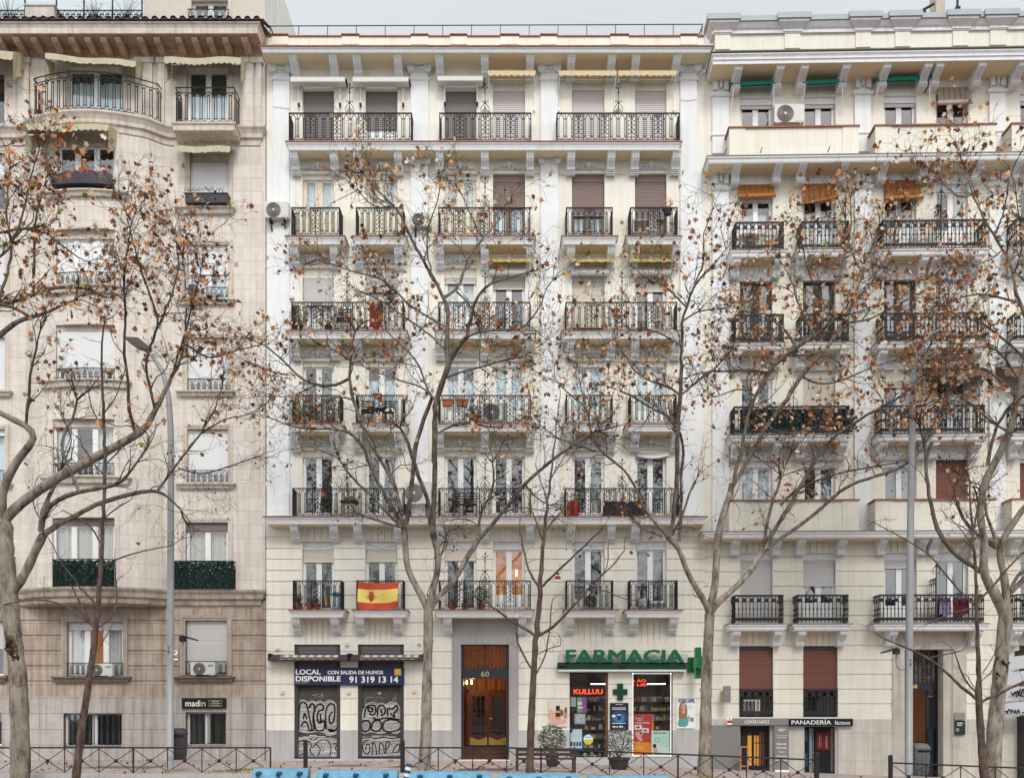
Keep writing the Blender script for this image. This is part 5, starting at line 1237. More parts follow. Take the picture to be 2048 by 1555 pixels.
# parapet and cornice
mb = MB(); y = -.12; pw = mat('mauve_white_stucco', (.74, .71, .72), .75, var=.06, scale=2, streak=.1); capm = mat('zinc_capping', (.38, .41, .43), .5, var=.1, scale=3)
mb.box(XR0 + .35, rx1, y, .3, z_(105), z_(72), 0)
mb.mould([(XR0 + .3, .3), (XR0 + .3, y), (rx1, y)], [(.22, z_(57.5), 1), (.22, z_(60), 1), (.14, z_(66), 1), (.08, z_(69), 1), (.08, z_(75), 1)], 1, 1)
mb.mould([(XR0 + .3, .3), (XR0 + .3, y), (rx1, y)], [(.28, z_(47.5), 2), (.28, z_(57.4), 2)], 2, 2)
for p0, p1 in ((1430, 1460), (1569, 1600), (1711, 1741), (1790, 1820), (1905, 1936), (1980, 2012)):
    a, b = XR(p0, y), XR(p1, y)
    mb.box(a, b, y - .05, y, z_(104.5), z_(72), 0); mb.mould([(a, y + .02), (a, y - .05), (b, y - .05), (b, y + .02)], [(.25, z_(56), 1), (.25, z_(60), 1), (.12, z_(66), 1), (.06, z_(69), 1), (.06, z_(73), 1)], 1, 1)
    mb.mould([(a, .3), (a, y - .05), (b, y - .05), (b, .3)], [(.31, z_(45), 2), (.31, z_(55.9), 2)], 2, 2)
mb.build('parapet', [cream2, pw, capm], C)
mb = MB(); dC = 1.08
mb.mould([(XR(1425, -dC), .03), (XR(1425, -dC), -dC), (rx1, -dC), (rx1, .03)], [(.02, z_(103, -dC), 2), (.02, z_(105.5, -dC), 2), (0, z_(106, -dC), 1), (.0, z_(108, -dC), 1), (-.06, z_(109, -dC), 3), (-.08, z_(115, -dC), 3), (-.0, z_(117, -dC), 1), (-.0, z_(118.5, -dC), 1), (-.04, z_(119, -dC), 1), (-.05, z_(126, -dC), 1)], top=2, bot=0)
mb.build('cornice', [mat('shade_tinted_yellow_plaster', (.80, .65, .44), .85, var=.06, scale=1.2), white, irong, pw], C)  # underside plaster: warm shade painted into the base colour as ochre
RBX = [1471, 1553, 1601, 1683, 1763, 1844, 1867, 1950, 2029, 2110]
for px in RBX:
    bracket(C, XR(px, -.3), z_(126, -dC) - .003, .29, .92, .45, 'scroll')
def rslab(f, p0, p1, dep=.70, top=None, name='balcony'):
    z = z_(RS[f], -dep - .08); mb = MB(); a, b = XR(p0, -dep - .08) + .08, (rx1 if p1 > 2100 else XR(p1, -dep - .08) - .08)
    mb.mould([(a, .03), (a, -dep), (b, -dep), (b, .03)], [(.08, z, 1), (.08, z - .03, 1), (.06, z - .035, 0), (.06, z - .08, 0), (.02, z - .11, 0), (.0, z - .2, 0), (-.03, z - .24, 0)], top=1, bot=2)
    return mb.build(name, [white, mat('grey_edge_tile', (.22, .19, .18), .7), MATS['shade_tinted_yellow_plaster']], C), z
for f in (6, 5, 4, 3, 2, 1):
    for px in RBX:
        if f == 1 and px in (1763, 1950): bracket(C, XR(px + (13 if px < 1800 else -7)), z_(RS[f], -.75) - .24, .30, .60, .50, 'scroll'); continue
        if f == 1 and px in (1844, 1867): continue
        bracket(C, XR(px, -.3), z_(RS[f], -.75) - .24, .29, .78 if f == 6 else .62, .51, 'scroll')
for f in (6, 2):
    o, z = rslab(f, 1415 if f == 6 else 1406, 2200, .84 if f == 6 else .78, name='cornice')
    for p0, p1 in ((1461, 1716), (1753, 1990), (2026, 2200)):
        m = MB(); yb = -.74; a, b = XR(p0, yb), min(rx1, XR(p1, yb)); h = .98 if f == 6 else 1.02
        m.box(a, b, yb, yb + .12, z, z + h, 0); m.box(a, a + .12, yb + .12, -.03, z, z + h, 0); m.box(b - .12, b, yb + .12, -.03, z, z + h, 0)
        m.box(a - .03, a + .5, yb - .03, yb, z, z + h - .0, 0); m.box(b - .5, b + .03, yb - .03, yb, z, z + h, 0); m.box(a + .5, b - .5, yb - .02, yb, z, z + .22, 0)
        m.mould([(a, -.03), (a, yb), (b, yb), (b, -.03)], [(.07, z + h + .045, 1), (.07, z + h, 1)], 1, 1)
        m.build('balcony', [cream2, terra], C, label='solid plastered balcony front with a tile coping')
def rbal(f, p0, p1, r0, r1, div=None, lab=None):
    o, z = rslab(f, p0, p1); yr = -.64; a, b = XR(r0, yr), XR(r1, yr)
    q = railing(o, [(a, 0), (a, yr), (b, yr), (b, 0)], z + .03, .95, pat_right, irong); q.location = (0, 0, 0)
    if div:
        m = MB(); x = XR(div, -.3); zz = z
        for yy in (-.1, -.25, -.4, -.55): m.tube([(x, yy, zz + .05), (x, yy, zz + 1.45 + .1 * math.sin(yy * 9))], .012, 4)
        for k in range(5): m.tube([(x, -.05, zz + .3 + k * .26), (x, -.62, zz + .3 + k * .26)], .012, 4)
        for k in range(4): m.tube([(x, -.1 - .14 * k + .05 * math.cos(t), zz + 1.45 + .09 * math.sin(t)) for t in [j * .7 for j in range(9)]], .012, 4)
        m.tube([(x, -.64, zz), (x, -.64, zz + 2.1)], .02, 5); m.box(x - .03, x + .03, -.67, -.61, zz + 1.9, zz + 1.96)
        for sg in (-1, 1): m.tube([(x + sg * .02, -.64, zz + 1.95), (x + sg * .1, -.64, zz + 1.85), (x + sg * .12, -.64, zz + 1.7), (x + sg * .05, -.64, zz + 1.66)], .012, 4)
        m.build('divider_grille', irong, o)
    return o
rbal(5, 1461, 1577, 1473, 1568); rbal(5, 1594, 1708, 1605, 1698); rbal(5, 1755, 1984, 1767, 1973, 1875); rbal(5, 2022, 2180, 2034, 2170)
rbal(4, 1461, 1577, 1472, 1568); rbal(4, 1594, 1708, 1604, 1698); rbal(4, 1755, 1984, 1767, 1972, 1872); rbal(4, 2022, 2180, 2034, 2170)
o3 = rbal(3, 1459, 1707, 1470, 1699); rbal(3, 1755, 1984, 1764, 1970); rbal(3, 2022, 2180, 2034, 2170)
rbal(1, 1457, 1577, 1471, 1567); rbal(1, 1586, 1708, 1597, 1697); rbal(1, 1749, 1982, 1761, 1968, 1865); rbal(1, 2022, 2180, 2034, 2170)
leaf_screen(o3, [(XR(1474), -.60), (XR(1697), -.60)], z_(862, -.7), z_(816, -.7), 5200, 8)
# divider spikes on the third floor
m = MB(); x = XR(1587, -.6); z = z_(813, -.6)
m.tube([(x, -.64, z), (x, -.64, z + .85)], .014, 5)
for sg in (-1, 1):
    m.tube([(x + sg * t[0], -.64, z + t[1]) for t in ((0, .3), (.1, .22), (.17, .1), (.14, .03), (.08, .05), (.08, .1), (.12, .11))], .012, 4); m.tube([(x + sg * t[0], -.64, z + t[1]) for t in ((.02, .55), (.08, .68), (.11, .8))], .011, 4); m.tube([(x + sg * t[0], -.64, z + t[1]) for t in ((.0, .45), (.07, .5), (.1, .46), (.07, .42))], .011, 4)
m.build('divider_finial', irong, o3)
# capitals with volute blocks
for px in (1440.5, 1724, 1993):
    for a, b in ((152, 178), (340, 365)):
        m = MB(); x = XR(px); w = .29; z1, z0 = z_(a), z_(b)
        m.mould([(x - w, 0), (x - w, -.1), (x + w, -.1), (x + w, 0)], [(.12, z1, 0), (.12, z1 - .06, 0), (.05, z1 - .12, 0), (.04, z1 - .2, 0)])
        for sx in (-.26, .1): m.box(x + sx, x + sx + .16, -.17, -.09, z0 - .1, z1 - .22); m.tube([(x + sx + .08 + .07 * math.cos(t), -.18, z1 - .3 + .07 * math.sin(t)) for t in [j * .7 for j in range(9)]], .018, 4)
        m.tube([(x, -.14, z1 - .22), (x, -.17, z0 - .05)], .05, 6)
        m.mould([(x - w, 0), (x - w, -.1), (x + w, -.1), (x + w, 0)], [(.06, z0 - .22, 0), (.06, z0 - .27, 0), (.02, z0 - .32, 0)]); m.build('capital', white, C)
    m = MB(); x = XR(px); m.mould([(x - .29, 0), (x - .29, -.1), (x + .29, -.1), (x + .29, 0)], [(.04, z_(271), 0), (.04, z_(274), 0), (.0, z_(276), 0)]); m.build('necking_band', white, C)
# shallow relief over the windows
for f in (5, 4, 3, 2):
    for c0, c1 in RC[:4]:
        m = MB(); x = XR((c0 + c1) / 2); z = z_(RT[f] - 14); w = .42
        m.tube([(x - w, -.035, z + .08), (x - w * .6, -.035, z), (x - .15, -.035, z - .1), (x + .15, -.035, z - .1), (x + w * .6, -.035, z), (x + w, -.035, z + .08)], .02, 4)
        m.tube([(x + .12 * math.cos(t), -.035, z + .1 + .09 * math.sin(t)) for t in [j * .6 for j in range(11)]], .022, 4); m.tube([(x - .3, -.035, z + .2), (x + .3, -.035, z + .2)], .012, 4)
        m.build('scroll_relief', white, C)

def rw(f, c, z0=None, z1=None, **k):
    c0, c1 = RC[c]; return window(C, XR(c0), XR(c1), (z_(RS[f]) + .02) if z0 is None else z0, z_(RT[f]) if z1 is None else z1, box=k.pop('boxpx', 0) / S, **k)
for c in range(5): rw(6, c, boxpx=12 if c != 3 else 0, boxm=white, gl=glass_d, shut=.06, shm=sh_mauve, curtain='full', cm=curtbl, cfrac=.42)
for c in range(3): rw(5, c, leaves=2, curtain='full', cm=curt, cfrac=.6, fw=.05, boxpx=26, boxm=white)
rw(5, 3, leaves=2, boxpx=14, boxm=white, curtain='half', cm=curt, kick=.6); rw(5, 4, boxpx=12)
for c in range(3): rw(4, c, frame=brownf, leaves=2, curtain='sides', cm=curtbl, gl=glass_d, fw=.085)
rw(4, 3, shut=.97, shm=sh_white, boxpx=8); rw(4, 4, shut=.9, shm=sh_white)
rw(3, 0, boxpx=14, boxm=cream2, leaves=2, curtain='full', cm=curtg, cfrac=.7); rw(3, 1, shut=.74, shm=sh_cream, boxpx=14, boxm=cream2); rw(3, 2, shut=.1, shm=sh_cream, boxpx=22, boxm=cream2, curtain='full', cm=curtg); rw(3, 3, boxpx=22, gl=glass_d, curtain='half', cm=curt); rw(3, 4, shut=.4)
for c in (0, 1, 2): rw(2, c, boxpx=13, boxm=white, gl=glass_d if c != 0 else glass, curtain='full' if c == 0 else 'half', cm=curtbl)
rw(2, 3, shut=1, shm=sh_red, boxpx=6, boxm=sh_black); rw(2, 4, shut=1, shm=sh_red, boxpx=6)
rw(1, 0, shut=1, shm=sh_lgrey, boxpx=14, boxm=white); rw(1, 1, shut=.40, shm=sh_lgrey, boxpx=14, boxm=white, gl=glass_d, kick=.7); rw(1, 2, shut=.12, shm=sh_lgrey, boxpx=14, boxm=white, gl=glass_d, kick=.6); rw(1, 3, boxpx=16, boxm=white, gl=glass_d); rw(1, 4, gl=glass_d)
for c0, c1 in ((1478, 1546), (1606, 1675), (2038, 2100)):
    window(C, XR(c0), XR(c1), z_(1433) + .01, z_(1291), y=.12, frame=sh_black, shut=.60, shm=sh_red, box=.14, boxm=sh_black, gl=glass_d, curtain='full', cm=curtg, cfrac=.36)
    if c0 < 2000:
        railing(C, [(XR(c0 + 1), -.05), (XR(c1 - 1), -.05)], z_(1431), .93, pat_right, irong)
# blinds and awnings
def blind(c0, c1, za, zb, m, tilt=0.0, lab=None):
    mb = MB(); y = -.09; a, b = XR(c0), XR(c1); n = 10
    z1, z0 = z_(za), z_(zb)
    mb.poly([(a, y, z1), (b, y, z1), (b + .02, y - .1, z0 + .06 + tilt), (a, y - .1, z0 + .06)], 0)
    k = int((z1 - z0) / .035)
    for i in range(k):
        u = i / k; mb.tube([(a, y - .012 - .1 * u, z1 + (z0 + .06 - z1) * u), (b, y - .012 - .1 * u, z1 + (z0 + .06 + tilt - z1) * u)], .010, 4, 0)
    for i in range(1, 6):
        xx = a + (b - a) * i / 6; mb.tube([(xx, y - .028, z1), (xx, y - .128, z0 + .06 + tilt * i / 6)], .007, 3, 1)
    ext = .25 if tilt else .04
    mb.tube([(a - ext, y - .09, z0 + .02 - ext * .3), (b + .05, y - .09, z0 + .04 + tilt)], .07 if not tilt else [.02, .075], 8, 0)
    mb.build('roll_blind', [m, mat('dark_cord', (.10, .045, .02), .8)], C, label=lab)
blind(1476, 1546, 373, 399, bamboo, lab='orange bamboo blind rolled level'); blind(1604, 1670, 373, 413, bamboo, .15, 'orange bamboo blind hanging askew'); blind(1768, 1838, 368, 406, bamboo, lab='wide orange bamboo blind'); blind(1873, 1938, 185, 219, bamboo2, lab='pale bamboo blind half rolled')
for p0, p1, za in ((1464, 1553, 183), (1607, 1691, 182), (1755, 1866, 178)):
    o = awning(C, XR(p0, -.5), XR(p1, -.5), z_(za - 8), .45, .10, .13, awn_green, scallop=False, sides=False, label='rolled green awning', tilt=.05)
    for px, sg in ((p0 + 6, 1), (p1 - 6, -1)): m = MB(); m.tube([(XR(px, -.45), -.48, z_(za + 2)), (XR(px, -.45) - .06 * sg, -.3, z_(za + 28)), (XR(px, -.45) - .1 * sg, -.08, z_(za + 50))], .016, 5); m.build('awning_arm', whitep, o)
for p0, p1 in ((1868, 1985), (2008, 2120)): awning(C, XR(p0, -.7), XR(p1, -.7), z_(738), .75, .42, .2, awn_brown, wave=.1, label='drooping brown awning')
# shop doors at street level
a, b, z0, z1 = XR(1480), XR(1548), z_(1545), z_(1450)
m = MB(); m.box(a, b, .2, .28, z1 - .22, z1, 0); m.box(a, a + .1, .2, .28, z0, z1, 0); m.box(b - .09, b, .2, .28, z0, z1, 0); m.box(a, b, .2, .28, z0, z0 + .25, 0); m.box(a + .46, a + .52, .18, .28, z0, z1, 0)
for k in range(6): q = a + .6 + (b - a - .7) * k / 5; m.box(q - .013, q + .013, .17, .2, z0 + .25, z1 - .2, 0)
m.box(a + .52, b, .17, .2, (z0 + z1) / 2 + .2, (z0 + z1) / 2 + .23, 0)
m.box(b - .13, b + .02, .0, .19, z0, z1, 1)
d = m.build('shop_door', [mat('blue_black_paint', (.012, .015, .02), .4), travert], C)
p = MB(); p.quad((a, .24, z0), (b, .24, z0), (b, .24, z1), (a, .24, z1)); p.build('pane', shop_glass, d)
m = MB(); m.quad((a - .3, 1.7, z0), (b + .3, 1.7, z0), (b + .3, 1.7, z1), (a - .3, 1.7, z1), 0); m.quad((a - .1, .36, z0), (a - .1, 1.7, z0), (a - .1, 1.7, z1), (a - .1, .36, z1), 0); m.quad((b + .1, .36, z0), (b + .1, 1.7, z0), (b + .1, 1.7, z1), (b + .1, .36, z1), 0); m.quad((a - .1, .36, z1), (b + .1, .36, z1), (b + .1, 1.7, z1), (a - .1, 1.7, z1), 0); m.quad((a - .1, .36, z0 + .005), (b + .1, .36, z0 + .005), (b + .1, 1.7, z0 + .005), (a - .1, 1.7, z0 + .005), 1)
m.box(a + .62, a + .98, 1.5, 1.68, z0, z0 + 1.25, 2); m.box(a + .68, a + 1.0, 1.62, 1.66, z0 + 1.3, z0 + 1.62, 1); m.box(a + 1.02, b - .05, 1.1, 1.66, z0, z1, 4)
m.build('shop_interior', [mat('dim_brown_room', (.07, .05, .04), .8), wood, mat('lit_yellow_cabinet', (.75, .38, .06), .6, emit=(.9, .42, .05), estr=.7), black, mat('orange_brown_wall', (.36, .17, .08), .7, emit=(.36, .16, .07), estr=.12)], C)
a, b, z0, z1 = XR(1608), XR(1676), z_(1549), z_(1452)
m = MB(); m.quad((a - .1, .33, z0), (b + .1, .33, z0), (b + .1, .33, z1), (a - .1, .33, z1), 0)
for u0, u1 in ((0.02, .2), (.22, .34), (.38, .84), (.86, .98)): m.box(a + (b - a) * u0, a + (b - a) * u1, .26, .32, z0 + .1, z1 - .05, 1 if u0 in (.22, .86) else 2)
m.box(a + .5, a + .98, .23, .26, z0 + .85, z1 - .2, 3); m.box(a + .05, a + .2, .24, .26, z1 - .5, z1 - .12, 4); m.box(a + .07, a + .2, .24, .26, z0 + .3, z0 + .75, 4)
m.box(a + .58, a + .66, .22, .23, z0 + .95, z1 - .3, 5); m.box(a + .78, a + .86, .22, .23, z0 + .92, z1 - .32, 5); m.box(b - .1, b + .01, -.0, .2, z0, z1, 6)
d = m.build('bakery_door', [dark, mat('cool_white_panel', (.62, .65, .66), .4), mat('dark_green_glass', (.03, .045, .045), .15, spec=.6), mat('poster_red', (.42, .03, .03), .5), mat('poster_blue', (.03, .16, .38), .5), mat('poster_cream', (.6, .45, .38), .5), travert], C)
g = MB(); n = 7
for i in range(n + 1): xx = a + .02 + (b - a - .14) * i / n; g.tube([(xx, .1, z0), (xx, .1, z1)], .016, 4)
for i in range(n):
    xx = a + .02 + (b - a - .14) * i / n; w = (b - a - .14) / n; k = 7
    for j in range(k):
        za, zb = z0 + (z1 - z0) * j / k, z0 + (z1 - z0) * (j + 1) / k; g.tube([(xx, .09, za), (xx + w, .09, (za + zb) / 2), (xx, .09, zb)], .008, 4); g.tube([(xx + w, .11, za), (xx, .11, (za + zb) / 2), (xx + w, .11, zb)], .008, 4)
g.build('folding_gate', iron, d)
# portal 58
a, b, z0, z1 = XR(1808), XR(1905), z_(1556), z_(1298); y = .48; bl = mat('blue_black_door', (.010, .014, .022), .3, spec=.5)
m = MB(); xr2 = b - .30; m.box(a, xr2, y, y + .1, z_(1379), z_(1363), 0); m.box(a, a + .1, y, y + .1, z0, z1, 0); m.box(xr2 - .06, xr2, y, y + .1, z0, z1, 0); m.box(a, xr2, y, y + .1, z1 - .06, z1, 0); m.box(xr2, b, .02, .62, z0, z1, 1)
fr = m.build('door_frame', [bl, travert], C, label='blue black entrance frame of the right house')
g = MB(); zb, zt = z_(1363), z1 - .06
for i in range(9): xx = a + .1 + (xr2 - a - .16) * i / 8; g.tube([(xx, y + .04, zb), (xx, y + .04, zt)], .014, 4)
for c in (.3, .7):
    for r in (.28, .7): g.tube([(a + (xr2 - a) * c + (.2 - .02 * t) * math.cos(t), y, zb + (zt - zb) * r + (.2 - .02 * t) * math.sin(t)) for t in [j * .5 for j in range(18)]], .018, 4)
g.tube([(a + .1, y, zb + .1), (xr2 - .06, y, zb + .1)], .012, 4); g.build('transom_grille', iron, fr)
p = MB(); p.quad((a, y + .09, zb), (xr2, y + .09, zb), (xr2, y + .09, zt), (a, y + .09, zt)); p.build('pane', mat('dim_transom_glass', (.13, .11, .10), .15, spec=.6), fr)
text('58', XR(1833), XR(1845), z_(1375), z_(1367.5), y - .003, gold, fr, 'house_number', .01, .02)
m = MB(); dx0 = XR(1852, y); dzt = z_(1380)
m.box(dx0, xr2 - .06, y + .02, y + .08, z0, z_(1457), 0); m.box(dx0, dx0 + .08, y + .02, y + .08, z0, dzt, 0); m.box(xr2 - .15, xr2 - .06, y + .02, y + .08, z0, dzt, 0); m.box(dx0, xr2 - .06, y + .02, y + .08, dzt - .15, dzt, 0)
d = m.build('door_leaf', bl, fr); g = MB()
for i in range(6): xx = dx0 + .12 + (xr2 - dx0 - .3) * i / 5; g.tube([(xx, y + .01, z_(1457)), (xx, y + .01, dzt - .3)], .015, 4); g.tube([(xx + .035 * math.cos(t), y, dzt - .27 + .05 * math.sin(t)) for t in [j * .8 for j in range(9)]], .012, 4)
for zz in (z_(1420), z_(1396)): g.tube([(dx0 + .08, y, zz), (xr2 - .15, y, zz)], .014, 4)
g.build('door_grille', iron, d); p = MB(); p.quad((dx0 + .06, y + .06, z_(1457)), (xr2 - .1, y + .06, z_(1457)), (xr2 - .1, y + .06, dzt), (dx0 + .06, y + .06, dzt)); p.build('pane', mat('tan_curtain_glass', (.24, .18, .14), .2, spec=.6), d)
k = MB(); k.lathe([(.0, -.02), (.02, 0), (.0, .02)], 8, 0, dx0 + .05, y); k.build('handle', brass, d, loc=(0, 0, z_(1484)))
m = MB(); m.quad((a - .3, 2.4, z0), (b, 2.4, z0), (b, 2.4, z1), (a - .3, 2.4, z1), 0); m.quad((a - .01, .62, z0), (a - .01, 2.4, z0), (a - .01, 2.4, z1), (a - .01, .62, z1), 0); m.quad((a, .62, z1), (b, .62, z1), (b, 2.4, z1), (a, 2.4, z1), 0); m.quad((a, -.1, z0 + .01), (b, -.1, z0 + .01), (b, 2.4, z0 + .01), (a, 2.4, z0 + .01), 1); m.quad((b, .62, z0), (b, 2.4, z0), (b, 2.4, z1), (b, .62, z1), 0)
m.box(XR(1838, 1.8), XR(1858, 1.8), 1.8, 2.2, z0, z0 + 1.2, 2)
m.build('entrance_lobby', [mat('glowing_tan_lobby_paint', (.36, .19, .10), .7, emit=(.36, .18, .08), estr=.10), mat('white_marble_step', (.7, .7, .7), .4), bl], C)  # lobby walls glow faintly themselves, indoor light put into their colour
m = MB(); m.box(XR(1782), XR(1934), -.35, .62, z_(1575), z_(1554)); m.build('doorstep', MATS['white_marble'], C)
# chimney on the roof
m = MB(); yy = 1.2; m.box(X(1866, yy), X(1884, yy), yy, yy + .6, Z(60, yy), Z(-40, yy)); m.build('chimney', mat('chimney_render', (.50, .44, .37), .9, var=.15, scale=3), C)
ms = thing('antenna_mast', 'dark braced metal mast on the roof beside the square chimney', 'mast', (X(1916, 1.0), 1.0, Z(60, 1.0)))
m = MB(); yy = 1.0; m.tube([(X(1914, yy), yy, Z(60, yy)), (X(1915.5, yy), yy, Z(-30, yy))], .04, 6); m.box(X(1911, yy), X(1920, yy), yy - .05, yy + .05, Z(21, yy), Z(14, yy)); m.build('pole', irong, ms)
ms = thing('roof_brace', 'sloping grey steel brace leaning on the square chimney', 'brace', (X(1830, 1.0), 1.0, Z(50, 1.0)))
m = MB(); m.tube([(X(1818, yy), yy, Z(36, yy)), (X(1868, yy), yy, Z(8, yy))], .05, 6); m.tube([(X(1848, yy), yy, Z(19, yy)), (X(1857, yy), yy, Z(42, yy))], .045, 6); m.tube([(X(1819, yy), yy, Z(24, yy)), (X(1819, yy), yy, Z(50, yy))], .05, 6); m.tube([(X(1854, yy), yy, Z(35, yy)), (X(1866, yy), yy, Z(35, yy))], .09, 8); m.build('strut', irong, ms)
m = MB()
for px in (1450, 1521, 1656, 1817, 1934): x = XR(px, -.86); z = z_(309, -.8); m.tube([(x, -.9, z - .02), (x + .05, -1.0, z + .12)], .02, 4)
m.build('gutter_spout', irong, C)
# ------------------------------------------------------------------ trees: limbs follow the photograph, each at its own depth; twigs and leaves grown from them
def bark(name, c1, c2, c3, sc):
    m = bpy.data.materials.new(name); m.use_nodes = True; n = m.node_tree; p = n.nodes['Principled BSDF']; p.inputs['Roughness'].default_value = .85; p.inputs['Specular IOR Level'].default_value = .2
    tc = n.nodes.new('ShaderNodeTexCoord'); mp = n.nodes.new('ShaderNodeMapping'); mp.inputs['Scale'].default_value = (sc, sc, sc * .35); n.links.new(tc.outputs['Object'], mp.inputs[0])
    nz = n.nodes.new('ShaderNodeTexNoise'); nz.inputs['Scale'].default_value = 1.6; nz.inputs['Detail'].default_value = 7; nz.inputs['Roughness'].default_value = .7; n.links.new(mp.outputs[0], nz.inputs['Vector'])
    rp = n.nodes.new('ShaderNodeValToRGB'); e = rp.color_ramp.elements; e[0].position = .36; e[0].color = (*c1, 1); e[1].position = .5; e[1].color = (*c2, 1); q = e.new(.66); q.color = (*c3, 1)
    n.links.new(nz.outputs['Fac'], rp.inputs[0]); n.links.new(rp.outputs[0], p.inputs['Base Color'])
    b = n.nodes.new('ShaderNodeBump'); b.inputs['Strength'].default_value = .6; b.inputs['Distance'].default_value = .03; n.links.new(nz.outputs['Fac'], b.inputs['Height']); n.links.new(b.outputs[0], p.inputs['Normal'])
    return m
bark_plane = bark('plane_bark', (.085, .065, .05), (.25, .21, .17), (.37, .33, .28), 3.2)
bark_br = bark('branch_bark', (.065, .05, .04), (.14, .115, .094), (.245, .21, .175), 5)
bark_sap = bark('sapling_bark', (.055, .035, .028), (.105, .07, .056), (.16, .115, .095), 7)
twig_m = mat('twig_bark', (.062, .043, .034), .85, var=.4, scale=3)
twig_s = mat('sapling_twig_bark', (.085, .06, .05), .85, var=.4, scale=3)
leaf_dry = leaf_mat('dry_plane_leaf', [(0, (.36, .13, .05)), (.16, (.46, .19, .07)), (.32, (.62, .40, .26)), (.46, (.30, .105, .04)), (.58, (.70, .54, .41)), (.76, (.50, .21, .07)), (.84, (.11, .05, .03)), (.90, (.58, .30, .08)), (.955, (.24, .24, .06))])
seed_m = mat('seed_ball', (.03, .02, .016), .9)
LOBE = [(0, -.5), (.13, -.28), (.46, -.34), (.30, -.05), (.5, .18), (.22, .2), (.0, .55), (-.22, .2), (-.5, .18), (-.30, -.05), (-.46, -.34), (-.13, -.28)]
def add_leaf(mb, c, s, q, mi):
    d = Vector((q.gauss(0, 1), q.gauss(0, 1), q.gauss(-.6, .8))).normalized(); e = d.orthogonal().normalized(); a = q.uniform(0, 6.28); e = Matrix.Rotation(a, 3, d) @ e; f = d.cross(e)
    cu = q.uniform(-.35, .35)
    mb.poly([c + e * (u * s) + d * (v * s) + f * (abs(u) * cu * s) for u, v in LOBE], mi)
def parse(s): return [tuple(float(v) for v in t.split(',')) for t in s.split()]

